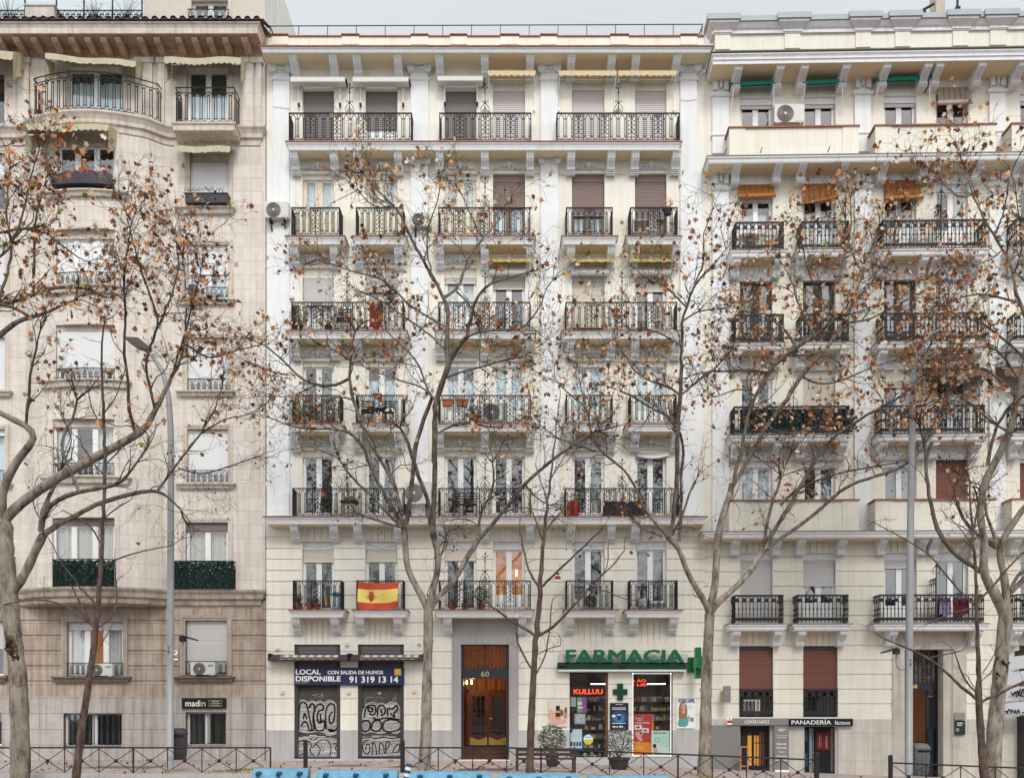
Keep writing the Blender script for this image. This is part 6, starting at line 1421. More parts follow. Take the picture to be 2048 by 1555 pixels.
def make_tree(label, base, limbs, y0, seed, leafy, thick=13, dens=1.0, sap=False, spread=1.0, wound=None, group='plane trees along the pavement', reach=1.0):
    q = random.Random(seed); bx, by = X(base[0], y0), y0
    root = thing('plane_tree' if not sap else 'young_tree', label, 'tree', (bx, by, ground_z(bx) - .1), group)
    T = MB(); K = MB(); allp = []; paths = []
    for li, s in enumerate(limbs):
        pts = parse(s)
        if li == 0 or not allp: ys, idx = y0, None
        else:
            j = min(range(len(allp)), key=lambda k: (allp[k][0] - pts[0][0]) ** 2 + (allp[k][1] - pts[0][1]) ** 2); ys = allp[j][3]
        drift = 0.0 if li == 0 else q.uniform(-.42, .42) * spread
        # resample and smooth
        P = []
        for a, b in zip(pts, pts[1:]):
            n = max(1, int(math.hypot(b[0] - a[0], b[1] - a[1]) / 14))
            for k in range(n): P.append(tuple(a[i] + (b[i] - a[i]) * k / n for i in range(3)))
        P.append(pts[-1])
        for _ in range(2):
            P = [P[0]] + [tuple((P[i - 1][k] + 2 * P[i][k] + P[i + 1][k]) / 4 for k in range(3)) for i in range(1, len(P) - 1)] + [P[-1]]
        W = []; L = 0; rad = []
        for i, (px, py, w) in enumerate(P):
            if i: L += math.hypot(px - P[i - 1][0], py - P[i - 1][1]) / S
            y = ys + drift * L * (1 if li else 0) + .03 * math.sin(L * 5 + li)
            jx = 0 if w > 12 else q.gauss(0, .9)
            W.append(V3(px + jx, py, y)); rad.append(w / 2 / S * (D + y) / D * (1 + q.gauss(0, .03) + (.05 * math.sin(L * 9 + li) if w > 8 else 0))); allp.append((px, py, w, y))
        if li == 0 and P[0][1] < 1600: W.insert(0, Vector((W[0].x, W[0].y, ground_z(bx) - .12))); rad.insert(0, rad[0] * 1.12); P = [P[0]] + P
        T.tube(W, rad, 14 if max(rad) > .1 else 8, 0 if sap or max(rad) > .085 else 1)
        paths.append((W, rad, P))
        for k in range(len(W)):                                     # knots and stubs
            if rad[k] > .05 and q.random() < .035:
                a = q.uniform(0, 6.28); o = Vector((math.cos(a), math.sin(a) * .6, q.uniform(-.2, .5))).normalized()
                T.tube([W[k] + o * rad[k] * .55, W[k] + o * rad[k] * .98, W[k] + o * rad[k] * 1.22], [rad[k] * .5, rad[k] * .34, rad[k] * .16], 7)
    tr = T.build('trunk', [bark_sap if sap else bark_plane, bark_br], root, smooth=True)
    def leaf_p(p):
        m = D / (D + p.y); px, py = CX + p.x * S * m, HZ - (p.z - ZC) * S * m
        return leafy(px, py)
    def grow(p, d, L, r, lvl):
        n = max(3, int(L / (.13 if lvl > 1 else .17))); pts = [p.copy()]; rs = [r]; kids = []
        curl = Vector((q.gauss(0, .14), q.gauss(0, .14), q.gauss(0, .14)))
        for i in range(n):
            d = d + curl + Vector((q.gauss(0, .24), q.gauss(0, .24), q.gauss(0, .24) + (.05 if lvl == 1 else (-.02 if not sap else .06)))); d.normalize()
            if q.random() < .2: curl = -curl
            p = p + d * (L / n); pts.append(p.copy()); rs.append(max(.0035, r * (1 - .8 * (i + 1) / n)))
            kids.append((p.copy(), d.copy(), rs[-1], (i + 1) / n))
        K.tube(pts, rs, 3 if r < .012 else 4, 0, caps=False)
        lp = leaf_p(p)
        if lvl < 3:
            for kp, kd, kr, t in kids:
                if q.random() < (.80 if lvl == 1 else .64) * dens * (.6 if sap else 1):
                    a = kd.orthogonal().normalized(); a = Matrix.Rotation(q.uniform(0, 6.28), 3, kd) @ a
                    nd = (kd * q.uniform(.4, .9) + a * q.uniform(.6, 1.0) + Vector((0, 0, .12))).normalized()
                    nd.y *= .75
                    grow(kp, nd, L * q.uniform(.28, .6) if not sap else q.uniform(.06, .25), max(.0042, kr * .62), lvl + 1)
        if lvl >= 2 and lp > 0:
            for kp, kd, kr, t in kids:
                if q.random() < lp * .14: add_leaf(K, kp + Vector((q.gauss(0, .03), q.gauss(0, .03), q.uniform(-.09, 0))), q.uniform(.09, .17), q, 1)
            if q.random() < lp * .28: add_leaf(K, p + Vector((0, 0, -.05)), q.uniform(.10, .175), q, 1)
            if q.random() < .035: 
                c = p + Vector((0, 0, -q.uniform(.1, .22))); K.tube([p, c], .003, 3, 0, caps=False); r2 = .026
                K.tube([c + Vector((0, 0, r2)), c + Vector((0, 0, r2 * .5)), c - Vector((0, 0, r2 * .5)), c - Vector((0, 0, r2))], [r2 * .2, r2 * .9, r2 * .9, r2 * .2], 6, 2)
    for W, rad, P in paths:
        acc = 0.0
        for i in range(1, len(W)):
            w = P[min(i, len(P) - 1)][2]
            if w > thick: continue
            seg = (W[i] - W[i - 1]).length; dirv = (W[i] - W[i - 1]).normalized()
            rate = (.35 if w > 8 else 2.6 if w > 5 else 8) * dens if not sap else 4.6 * dens
            acc += seg * rate
            while acc > 0:
                acc -= 1
                if q.random() < .5: continue
                a = dirv.orthogonal().normalized(); a = Matrix.Rotation(q.uniform(0, 6.28), 3, dirv) @ a
                nd = (dirv * q.uniform(.3, .9) + a * q.uniform(.5, 1) + Vector((0, 0, .2))).normalized(); nd.y *= .7
                L = (q.uniform(.45, 1.65) if not sap else q.uniform(.15, .6)) * reach
                grow(W[i].copy(), nd, L, min(rad[i] * .5, .018 if not sap else .010), 1)
        for _ in range(0 if P[-1][2] > 6.5 else 3 if not sap else 1):
            dirv = (W[-1] - W[-2]).normalized(); grow(W[-1].copy(), (dirv + Vector((q.gauss(0, .35), q.gauss(0, .3), q.gauss(0, .35)))).normalized(), (q.uniform(.8, 1.5) if not sap else .5) * reach, max(.006, rad[-1] * .9), 1)
    if K.v: K.build('crown', [twig_s if sap else twig_m, leaf_dry, seed_m], root)
    if wound:
        for pts in wound:
            w = MB(); k = 0
            for (px, py, wd) in parse(pts):
                y = y0 - wd / S * .5 - .02
                for _ in range(11):
                    c = V3(px + q.gauss(0, wd * .22), py + q.gauss(0, wd * .22), y + q.uniform(0, .06)); r = wd / 2 / S * q.uniform(.22, .5)
                    d = Vector((q.gauss(0, .7), q.gauss(0, .2), q.gauss(0, 1))).normalized(); w.tube([c - d * r, c - d * r * .3, c + d * r * .4, c + d * r], [r * .2, r * q.uniform(.5, .8), r * q.uniform(.4, .7), r * .15], 7, k % 2); k += 1
            w.build('bark_wound', [mat('rotten_wood', (.035, .018, .012), .95, var=.5, scale=20), mat('split_bark', (.13, .07, .04), .9, var=.6, scale=14)], root)
    return root

def lf_left(px, py):
    v = .25
    if py < 760: v = .75
    if px < 130 and py < 640: v = 1.0
    if py > 900: v = .10
    return v
def lf_mid(px, py):
    if py < 720: return .5
    if py < 860: return .42
    return .10
def lf_right(px, py):
    if 1840 < px < 2010 and 690 < py < 860: return .45
    if px > 1500 and py < 860: return 1.0
    if py < 860: return .65
    return .15
LA = ["40,1590,39 40,1555,38 40,1450,36 36,1350,34 28,1280,32 18,1200,36 10,1110,36 6,1040,34 5,1024,16",
      "14,1193,20 30,1178,19 44,1160,18 58,1130,17 71,1100,17 87,1068,17",
      "8,1040,22 33,1013,20 70,985,19 109,958,19 169,926,18 240,888,16 289,860,14 311,822,11 328,784,9 345,750,7 362,720,6 372,660,4 374,590,3 366,520,2",
      "5,1035,20 2,990,18 16,953,17 41,909,15 60,890,14 79,874,14 52,849,12 16,833,11 -15,818,11",
      "-30,690,13 0,670,11 33,642,10 60,634,8 98,626,6 117,612,4 150,600,3", "60,634,7 45,622,6 27,612,6 -10,606,7",
      "-20,612,9 10,606,8 33,604,8 66,590,7 93,577,6 130,574,5 180,577,4 218,604,3 235,590,2", "67,588,5 68,540,5 68,495,4 70,440,4 78,405,3 88,370,2",
      "-20,470,6 10,463,5 38,457,4 82,457,4 117,484,4 142,506,3 175,524,2", "52,849,6 57,795,6 60,751,5 72,700,4 80,660,3",
      "87,1068,13 109,1051,11 153,1030,10 191,1008,9 246,991,9 285,982,8 317,979,7 340,995,4 362,1020,3", "82,1060,12 90,1019,10 115,997,10 158,983,9 218,972,8 248,964,7 257,948,6 275,925,4 290,900,3",
      "80,1060,10 87,1019,9 106,975,8 120,945,5", "158,983,7 145,950,7 131,920,7 117,885,6 135,855,5 147,835,5 155,800,4",
      "270,868,7 262,840,7 255,800,6 257,760,6 248,708,6 251,637,5 248,555,4 257,484,3 266,430,2", "311,822,6 300,780,6 290,718,5 318,650,5 302,592,4 278,532,4 262,470,3 250,415,2", "318,650,4 345,590,4 358,530,3 352,470,2",
      "345,750,5 375,650,4 390,590,3 402,540,2", "317,979,5 339,948,5 355,930,4 375,900,4 404,866,4 430,815,3 445,770,2", "355,935,3 400,950,3 450,935,3 508,915,2", "404,866,3 450,835,3 500,830,2 540,800,2", "372,690,4 420,720,3 470,700,3 520,690,2",
      "-10,520,6 20,500,5 45,430,4 60,360,3 78,300,2", "-15,640,7 10,560,6 25,500,5 10,420,4 20,340,3"]
make_tree('big pale plane tree with a long dark wound at the left edge', (40, 1555), LA, -8.6, 11, lf_left, wound=["22,1282,26 26,1298,26 29,1312,20 33,1328,17 31,1340,15 33,1352,13 34,1378,10"])
LB = ["848,1541,27 850,1510,24 852,1480,23 853,1400,21 856,1300,19 857,1232,20 855,1206,22 855,1197,10",
      "856,1228,13 853,1206,15 845,1192,14 831,1174,13 820,1150,12 813,1133,12 811,1091,13 808,1056,14", "856,1228,13 859,1204,14 866,1178,13 876,1144,13 878,1120,13 876,1098,12 865,1063,14",
      "857,1226,12 864,1200,12 880,1186,12 904,1172,11 918,1145,11 930,1120,11 956,1079,10", "808,1056,8 803,1020,7 790,967,7 775,940,7 759,920,7 742,890,7 728,858,7 715,825,7 707,801,7 700,770,6 699,740,5 700,715,5 710,664,4",
      "806,1054,9 795,1032,8 780,1009,8 765,980,7 749,952,7 738,920,7 723,884,7 712,868,6 697,862,6 671,855,5 635,858,4 604,858,3 570,848,3 540,835,2", "802,1054,7 785,1035,6 749,998,5 730,978,5 707,957,5 690,940,4 680,922,3", "798,1053,5 770,1045,5 743,1036,4 712,1028,4 695,1000,2",
      "812,1048,9 817,1020,9 821,983,9 826,940,9 832,890,9 838,862,9 847,838,8 856,815,8 863,795,7", "866,1061,10 868,1019,10 869,960,10 869,915,11 869,880,11 869,843,11 872,800,11 884,760,11 896,735,11 908,705,10 918,690,10 935,672,8",
      "864,1061,9 858,1009,8 848,980,8 837,952,8 828,925,7 824,910,7 817,885,7 811,864,6 800,855,4", "956,1079,8 982,1050,8 1000,1030,8 1018,1009,7 1049,967,7 1075,945,7 1096,926,6 1137,895,6 1165,880,5 1190,862,4", "956,1070,5 956,1035,5 966,1014,5 975,1000,5 987,986,5 989,962,4 985,925,3",
      "699,756,6 685,768,6 671,771,6 629,771,6 610,762,5 593,751,5 578,732,4 562,714,4 545,700,3 531,691,3 500,676,2", "590,750,4 565,752,4 540,742,3 505,728,2", "629,771,3 600,785,3 570,800,2 545,790,2", "699,720,4 672,700,3 640,690,2",
      "896,735,10 896,700,9 894,665,9 896,640,8 897,611,8 886,590,7 875,570,6 863,549,6 848,520,6 832,497,6 820,470,5 811,450,5 798,425,5 790,409,5 772,395,4 754,384,3 740,362,3 722,345,2", "935,672,7 941,650,7 942,632,7 946,610,6 956,585,6 968,574,5 982,564,5 1000,560,4 1018,557,4 1049,545,3 1075,540,2",
      "889,593,6 900,588,6 915,585,6 922,565,5 925,544,5 933,525,5 940,507,4 955,490,4 966,476,3 982,462,3 998,440,2", "915,583,4 930,600,4 942,616,4", "935,673,5 950,664,5 966,660,5 992,660,4 1018,659,4 1040,664,4 1050,655,4 1062,640,3 1080,622,3 1086,590,2 1105,560,2",
      "896,655,5 875,645,4 852,632,4 832,620,4 811,606,4 795,585,4 780,566,4 762,556,3 744,549,3 720,547,3 697,543,3 680,535,2 666,526,2 630,520,2", "893,700,5 870,680,4 850,660,4 815,640,3 780,610,3 740,590,2", "863,795,5 850,770,4 842,735,4 820,700,3 800,690,3 770,660,2", "870,800,5 860,780,4 830,768,4 790,760,3 765,745,3 740,740,2",
      "884,760,5 920,742,4 960,735,4 1000,720,3 1045,715,3 1080,690,2", "1000,1028,4 1040,1010,3 1080,1020,2", "880,1125,4 885,1090,3 893,1080,3", "869,870,4 900,850,4 940,842,4 985,858,3 1030,840,2", "790,409,3 760,420,3 735,405,2 715,380,2", "863,549,3 850,470,3 870,420,2 880,380,2", "966,476,3 940,430,3 925,390,2", "1049,967,4 1075,1000,3 1100,1010,2", "708,800,4 680,790,3 650,800,3 610,830,2"]
make_tree('plane tree with a forked trunk standing left of the entrance numbered 60', (848, 1541), LB, -5.2, 22, lf_mid)
LD = ["1408,1562,30 1408,1540,28 1410,1500,25 1411,1450,24 1413,1350,22 1417,1280,20 1419,1235,20 1420,1208,24 1421,1196,10",
      "1419,1230,13 1416,1206,14 1405,1195,13 1396,1184,12 1383,1160,11 1371,1139,11 1364,1115,10 1360,1096,10 1350,1082,10 1335,1075,10", "1419,1230,13 1420,1206,15 1428,1190,15 1431,1160,14 1432,1139,14 1434,1100,14 1436,1072,15 1443,1040,14 1452,1011,13 1458,990,12 1466,968,11", "1419,1230,13 1425,1206,14 1441,1200,13 1460,1186,12 1474,1173,12 1490,1152,12 1502,1139,12 1515,1118,12 1527,1102,11",
      "1335,1075,6 1329,1064,6 1310,1045,6 1290,1022,6 1278,992,6 1268,966,5 1252,942,5 1234,922,5 1212,910,5 1189,902,5 1183,875,4 1181,850,4 1176,830,4 1168,800,3 1160,770,2", "1337,1073,8 1343,1062,8 1351,1011,9 1353,965,9 1354,927,9 1355,880,9 1356,844,9 1358,815,9 1361,790,8 1364,750,7 1363,700,6 1362,663,6 1366,635,5 1373,613,5 1380,590,5 1390,568,4 1410,545,4 1435,523,3 1450,500,2",
      "1343,1070,6 1352,1058,6 1363,1033,5 1371,1008,5 1380,982,4 1395,955,2", "1358,1082,7 1362,1060,7 1362,1000,6 1362,944,6 1368,910,6 1371,888,5 1362,868,5", "1325,1072,5 1305,1064,5 1284,1056,4 1268,1044,4 1257,1030,4 1240,1010,2",
      "1466,968,7 1474,935,7 1480,911,7 1486,880,7 1491,855,7 1497,830,7 1502,810,7 1513,790,8 1520,772,8 1535,746,9 1552,725,9 1575,706,9 1591,696,9 1612,683,8 1630,672,7 1655,650,6 1676,634,5", "1463,976,9 1478,950,8 1496,922,8 1512,890,8 1530,855,8 1548,830,8 1563,812,9 1582,785,9 1602,752,9 1625,725,9 1652,698,8 1670,672,8 1686,646,7 1697,628,7 1704,610,6 1714,580,5 1725,546,5 1735,510,4 1748,484,4 1760,450,3",
      "1591,694,6 1580,675,6 1574,666,5 1560,650,5 1546,640,4 1520,628,3 1490,622,2", "1600,690,5 1618,660,5 1640,635,5 1652,613,4 1666,580,4 1680,546,4 1692,505,4 1703,467,3 1704,430,3 1700,395,2", "1652,700,4 1630,705,4 1607,715,4 1595,712,3",
      "1527,1102,7 1530,1070,7 1533,1045,6 1540,1020,6 1547,1000,6 1555,975,6 1563,953,5", "1563,953,2 1545,935,2 1520,918,2", "1563,953,2 1575,930,2 1580,905,2", "1563,953,2 1590,940,2 1620,935,2", "1530,1100,8 1541,1072,8 1555,1050,8 1569,1028,8 1584,1002,8 1597,978,8 1612,950,7 1630,922,7 1645,900,7 1658,883,6 1675,866,6 1692,855,6 1720,838,5 1750,821,5 1790,800,5 1830,772,5 1870,745,4 1905,705,4 1930,670,3",
      "1533,1098,8 1547,1084,7 1566,1072,7 1586,1061,7 1615,1038,7 1642,1017,7 1668,993,7 1692,972,6 1720,962,6 1750,952,6 1784,942,6 1805,935,6 1821,926,5 1838,905,5 1852,886,5 1866,866,4 1880,845,4 1895,815,3", "1560,1010,5 1575,989,5 1600,975,5 1630,962,5 1655,953,4 1681,944,4 1715,938,4 1750,933,3 1790,925,2",
      "1361,790,5 1345,772,5 1325,765,4 1305,768,4 1285,755,4 1262,735,3 1250,705,3 1235,690,2", "1362,790,5 1385,768,5 1410,752,4 1440,728,4 1465,700,3 1480,665,3 1490,640,2", "1356,844,5 1330,830,5 1305,818,5 1280,800,4 1265,790,4 1240,782,3 1210,770,2", "1373,613,4 1350,590,3 1330,570,3 1300,560,2", "1363,690,4 1330,672,3 1300,655,3 1262,660,2", "1390,568,3 1410,520,3 1405,470,2 1425,420,2", "1366,640,4 1400,618,3 1445,620,3 1480,600,2",
      "1535,746,5 1500,735,4 1460,745,4 1420,740,3 1385,750,2", "1686,646,5 1740,640,4 1790,610,3 1830,590,2", "1704,610,4 1740,570,4 1770,520,3 1790,470,2", "1652,613,3 1625,570,3 1610,520,3 1600,470,2", "1725,546,4 1700,500,3 1690,440,2", "1602,752,5 1640,770,4 1690,760,4 1740,735,3 1790,720,2", "1513,795,5 1490,770,4 1470,780,3 1440,790,2", "1630,672,4 1600,620,4 1585,560,3 1560,520,2", "1748,484,3 1790,440,3 1820,400,2", "1830,772,4 1860,690,4 1890,630,3 1900,570,2", "1750,821,4 1800,830,4 1850,810,3 1900,780,2", "1189,902,4 1165,890,4 1120,880,3 1080,850,2", "1170,812,3 1140,790,3 1110,760,2", "1500,812,4 1540,860,3 1580,870,3 1640,850,2"]
make_tree('plane tree with three steep limbs right of the pharmacy', (1408, 1553), LD, -4.8, 33, lf_right)
LE = ["1985,1590,33 1985,1555,32 1988,1480,30 1997,1380,28 2005,1300,27 2010,1250,27 2013,1215,28 2013,1200,12",
      "2010,1238,18 2006,1214,20 1992,1190,20 1978,1169,19 1966,1150,18 1963,1133,16 1970,1110,15 1971,1090,14 1964,1060,14 1960,1030,14 1959,1007,13 1964,980,13 1973,955,14 1985,930,15 1998,912,15 2010,885,14 2020,862,14 2030,830,14 2036,802,14 2041,765,13 2052,720,12 2060,690,11 2058,650,10 2048,620,8 2036,602,7 2030,585,6 2029,553,6 2020,525,6 2006,498,5 1988,472,5 1973,449,4 1958,420,4 1946,389,3 1936,360,3 1929,330,2",
      "1962,1142,11 1945,1130,11 1920,1117,11 1900,1098,10 1884,1080,10 1874,1055,9 1868,1035,8 1862,1010,8 1857,986,7 1853,955,7 1850,930,7 1852,905,6 1850,880,6 1838,850,4", "2011,1238,16 2013,1212,16 2012,1180,15 2007,1140,14 1998,1108,13 1996,1092,13 2010,1070,13 2022,1050,12 2036,1033,12 2052,1010,12 2075,980,12",
      "1994,1095,9 1975,1080,8 1955,1068,7 1936,1057,7 1925,1035,7 1915,1015,7 1908,995,6 1910,970,5 1918,950,4", "1992,1085,7 1988,1068,6 1980,1048,6 1973,1033,6 1969,1010,5 1968,985,4", "2017,1190,11 2030,1170,10 2045,1158,10 2070,1140,10", "2020,1180,7 2035,1150,7 2055,1130,7 2080,1120,7", "1973,930,8 1978,905,7 1983,881,7 1995,850,6 2010,818,6 2025,805,5 2050,790,5", "1936,1117,6 1945,1085,5 1950,1040,4 1957,1000,4",
      "2034,603,5 2018,601,5 2006,597,5 1982,588,4 1957,583,4 1932,592,3 1907,597,3 1880,612,2", "2052,720,6 2025,690,5 1995,670,5 1960,640,4 1930,640,3 1895,620,2", "2036,802,6 2015,770,5 1985,745,5 1950,730,4 1920,735,3 1890,720,2", "2041,765,5 2015,720,5 1985,690,4 1960,690,3 1930,700,2", "2028,553,4 2045,500,4 2040,440,3 2030,390,2", "1988,472,4 2010,420,3 2015,370,3 2035,320,2", "2060,690,6 2080,640,5 2050,560,4 2060,480,3", "1946,389,3 1920,400,3 1890,370,2", "2015,862,5 1990,850,5 1960,820,4 1930,800,4 1900,770,3 1870,760,2", "1850,880,4 1870,840,3 1890,800,3 1900,760,2", "2006,498,3 1985,520,3 1950,530,2"]
make_tree('plane tree with a dark bark wound at the right edge', (1985, 1560), LE, -5.5, 44, lambda px, py: (.85 if py < 880 else .15), wound=["2006,1322,20 2010,1335,18 2002,1350,15 2004,1365,14 2000,1378,12"])
zero = lambda px, py: .0
T1 = ["150,1590,17 152,1555,16 160,1480,15 178,1360,13 187,1300,12 191,1262,11 197,1205,9 200,1150,9 203,1100,8 208,1000,7 210,920,7 208,840,6 205,780,5 203,700,4 208,640,3", "189,1256,4 180,1245,4 165,1232,4 140,1215,4 120,1205,3 95,1198,3 70,1196,3 30,1203,2 10,1208,2", "190,1256,5 180,1243,5 170,1225,4 160,1205,4 153,1190,3 145,1175,3 137,1162,2", "197,1212,5 185,1202,4 175,1190,4 160,1172,3 142,1150,3 128,1130,2 100,1080,2", "199,1217,4 215,1207,3 230,1203,3 252,1204,2 273,1209,2", "194,1256,4 208,1250,4 219,1242,4 228,1228,3 232,1212,3 236,1190,2 232,1160,2", "202,1133,5 225,1120,4 246,1112,3 270,1105,3 295,1098,3 320,1095,2 344,1090,2", "204,1090,4 180,1050,3 150,1030,2 125,1020,2", "206,1040,3 235,1010,3 260,1000,2", "209,950,3 180,920,3 160,880,2", "209,930,3 240,900,3 265,870,2", "207,860,3 185,820,2 175,780,2", "206,830,3 235,790,2 250,740,2", "196,1300,2 205,1275,2 218,1262,2"]
make_tree('leaning bare young tree with a dark trunk left of the lamp post numbered 78', (150, 1560), T1, -9.3, 55, zero, sap=True, group='bare young trees at the kerb', thick=9)
T2 = ["1058,1590,17 1059,1555,16 1062,1450,15 1066,1370,13 1070,1300,12 1074,1262,11 1079,1190,10 1082,1140,9 1087,1080,7 1093,1020,6 1098,980,5 1104,930,4 1110,880,3 1118,800,2", "1073,1272,6 1060,1262,6 1035,1248,5 1015,1235,5 1000,1226,4 975,1205,4 950,1190,3 920,1178,2", "1077,1270,7 1095,1260,6 1118,1244,6 1130,1230,5 1142,1217,5 1160,1196,4 1175,1176,4 1200,1154,3 1222,1135,3 1250,1100,2", "1080,1176,5 1066,1160,5 1056,1142,4 1048,1110,4 1043,1075,3 1038,1035,2", "1083,1172,5 1105,1150,5 1130,1128,4 1150,1108,4 1170,1090,3 1190,1072,3 1210,1050,2", "1066,1340,4 1055,1322,4 1044,1303,4 1036,1288,4 1030,1265,3", "1076,1345,3 1087,1322,3 1093,1299,3 1098,1270,3 1101,1244,3 1104,1200,2", "1174,1178,3 1192,1172,3 1215,1180,3 1232,1192,2 1262,1200,2", "1087,1085,4 1075,1050,3 1062,1020,2", "1090,1060,4 1115,1030,3 1135,1010,2", "1095,1005,3 1080,960,2 1072,930,2", "1100,960,3 1125,920,2 1140,890,2", "1070,1310,2 1092,1296,2 1120,1290,2", "1204,1150,2 1222,1118,2 1216,1095,2"]
make_tree('slim bare young tree with a brown trunk in front of the wooden bench', (1059, 1560), T2, -9.3, 66, zero, sap=True, group='bare young trees at the kerb', thick=9)
T3 = ["1970,1590,17 1968,1555,16 1964,1500,15 1960,1440,14 1957,1400,14 1957,1340,9 1955,1290,8 1953,1232,7 1951,1127,6 1947,1075,5 1941,1010,4 1936,955,3 1934,900,2", "1953,1398,7 1940,1386,7 1923,1374,6 1910,1362,6 1901,1349,6 1888,1338,6 1872,1327,5 1855,1315,5 1835,1303,5 1815,1295,4 1795,1288,4 1772,1278,3 1752,1268,2", "1962,1403,6 1978,1395,6 2006,1382,5 2030,1371,5 2060,1358,5", "1952,1212,5 1941,1204,5 1922,1186,4 1905,1164,4 1886,1140,4 1868,1117,3 1840,1094,3 1805,1075,3 1775,1058,2 1747,1043,2", "1955,1206,5 1978,1180,4 2005,1148,4 2030,1118,3 2063,1091,3", "1953,1385,4 1935,1365,4 1920,1340,4 1913,1315,3 1908,1300,2", "1950,1375,2 1940,1362,2 1935,1352,2", "1871,1327,4 1850,1310,3 1843,1300,3 1848,1340,3 1855,1360,2", "1860,1314,3 1885,1308,3 1905,1306,2 1925,1300,2", "1953,1215,3 1930,1218,3 1900,1225,3 1860,1245,2", "1948,1090,3 1925,1060,2 1905,1040,2", "1946,1060,3 1970,1030,2", "1966,1345,2 1985,1315,2 2000,1290,2", "1963,1360,2 1985,1350,2 1992,1320,2"]
make_tree('bare young tree with a reddish trunk just left of the right hand plane tree', (1968, 1560), T3, -8.4, 77, zero, sap=True, group='bare young trees at the kerb', thick=9)
# ------------------------------------------------------------------ signs, posters and lettering
def board(mb, p0, py0, p1, py1, y, th=.04, m=0): mb.box(X(p0, y), X(p1, y), y, y + th, Z(py1, y), Z(py0, y), m)
def tx(s, p0, p1, py0, py1, y, m, par, b=.0, **k): return text(s, X(p0, y), X(p1, y), Z(py1, y), Z(py0, y), y, m, par, bold=b, **k)
def sign(name, label, p0, py0, p1, py1, y, m, th=.04, cat='sign', part='board'):
    t = thing(name, label, cat, (X((p0 + p1) / 2, y), y, Z(py1, y)), {'led_display': 'led displays in the pharmacy windows', 'shop_sign': 'shop signs of the right house', 'name_plate': 'name plates at door 58'}.get(name)); mb = MB(); board(mb, p0, py0, p1, py1, y, th); mb.build(part, m, t); return t
y = -.15
t = sign('rental_banner', 'navy banner LOCAL DISPONIBLE with a phone number across the two graffiti shutters', 588.5, 1334, 808.5, 1369, y, mat('navy_banner', (.022, .026, .085), .5), .03)
tx('LOCAL', 592, 641, 1337.8, 1347.6, y - .002, wtext, t, .022); tx('DISPONIBLE', 592, 681, 1351.3, 1361.4, y - .002, wtext, t, .022); tx('CON SALIDA DE HUMOS', 655.5, 766, 1340.2, 1347.2, y - .002, wtext, t, .022); tx('91 319 13 14', 699, 796, 1352, 1364, y - .002, wtext, t, .022)
yl = mat('banner_yellow', (.72, .48, .06), .5); tx('www.savills.es', 592, 616, 1363, 1365.4, y - .002, yl, t); mb = MB(); board(mb, 789, 1336.3, 802, 1349.2, y - .004, .003); mb.build('yellow_square', yl, t); tx('savills', 790.5, 800, 1345.2, 1347.4, y - .006, mat('ochre_ink', (.35, .2, .03), .6), t)
gr_f = mat('pharmacy_green', (.010, .125, .05), .45); gr_d = mat('deep_green_enamel', (.006, .05, .032), .4); gr_l = mat('pale_green_panel', (.10, .42, .17), .5)
y = -.34; t = thing('pharmacy_sign', 'large green letters FARMACIA standing on a dark green beam', 'sign', (X(1247, y), y, Z(1341, y)))
mb = MB(); board(mb, 1115, 1325.6, 1372.5, 1337.3, y, .30, 0); board(mb, 1116, 1323.6, 1371.5, 1325.5, y + .03, .27, 2); mb.build('beam', [gr_d, whitep, irong], t)
mb = MB(); board(mb, 1116.5, 1337.6, 1371, 1341.6, y + .02, .22, 0); mb.build('awning_bar', whitep, t)
mb = MB(); board(mb, 1117, 1306, 1376, 1324, y + .22, .02); mb.build('back_panel', mat('clear_grey_panel', (.62, .61, .59), .3), t)
tx('FARMACIA', 1132.5, 1365.5, 1299.4, 1323.4, y + .02, gr_f, t, .026, depth=.13)
for p in (1126, 1247): mb = MB(); board(mb, p - 7, 1327, p + 6, 1330.5, y - .1, .1); mb.build('spotlight', MATS['dark_plastic'], t)
t = thing('pharmacy_cross', 'projecting green pharmacy cross beside the plane trunk', 'sign', (X(1392, -.7), -.7, Z(1356, -.7)))
def cross(cy, cz, a, w): return [(cy - w, cz - a), (cy + w, cz - a), (cy + w, cz - w), (cy + a * .85, cz - w), (cy + a * .85, cz + w), (cy + w, cz + w), (cy + w, cz + a), (cy - w, cz + a), (cy - w, cz + w), (cy - a * .85, cz + w), (cy - a * .85, cz - w), (cy - w, cz - w)]
x0 = X(1391, -.7); cz = Z(1325, -.7); mb = MB(); mb.extrude_x(cross(-.66, cz, .52, .2), x0, x0 + .17); mb.build('casing', gr_f, t)
mb = MB(); mb.extrude_x(cross(-.66, cz, .47, .15), x0 - .012, x0 - .002); mb.extrude_x(cross(-.66, cz, .3, .09), x0 - .02, x0 - .013); mb.build('light_panel', gr_l, t)
mb = MB(); mb.box(x0 + .05, x0 + .12, -.24, -.03, cz - .12, cz + .12); mb.box(x0 - .16, x0 + .1, -.2, -.04, cz - .3, cz + .22); mb.build('wall_bracket', gr_f, t)
y = -.1; t = thing('wall_cross', 'flat dark green cross on the pier between the pharmacy windows', 'sign', (X(1240, y), y, Z(1399, y)))
mb = MB(); c = (X(1240.5, y), Z(1382.5, y)); mb.extrude_y([(c[0] + a * 1.03, c[1] + b) for a, b in cross(0, 0, .285, .095)], y, y + .06); mb.build('cross', gr_d, t)
red_led = mat('red_led', (1, .05, .02), emit=(1, .07, .02), estr=2.2)
t = sign('led_display', 'black display with red dot letters in the left pharmacy window', 1140, 1373, 1212, 1389.5, .1, black, .05, 'display', 'casing')
tx('KULLUU', 1148, 1205, 1377.5, 1386.7, .095, red_led, t, .01)
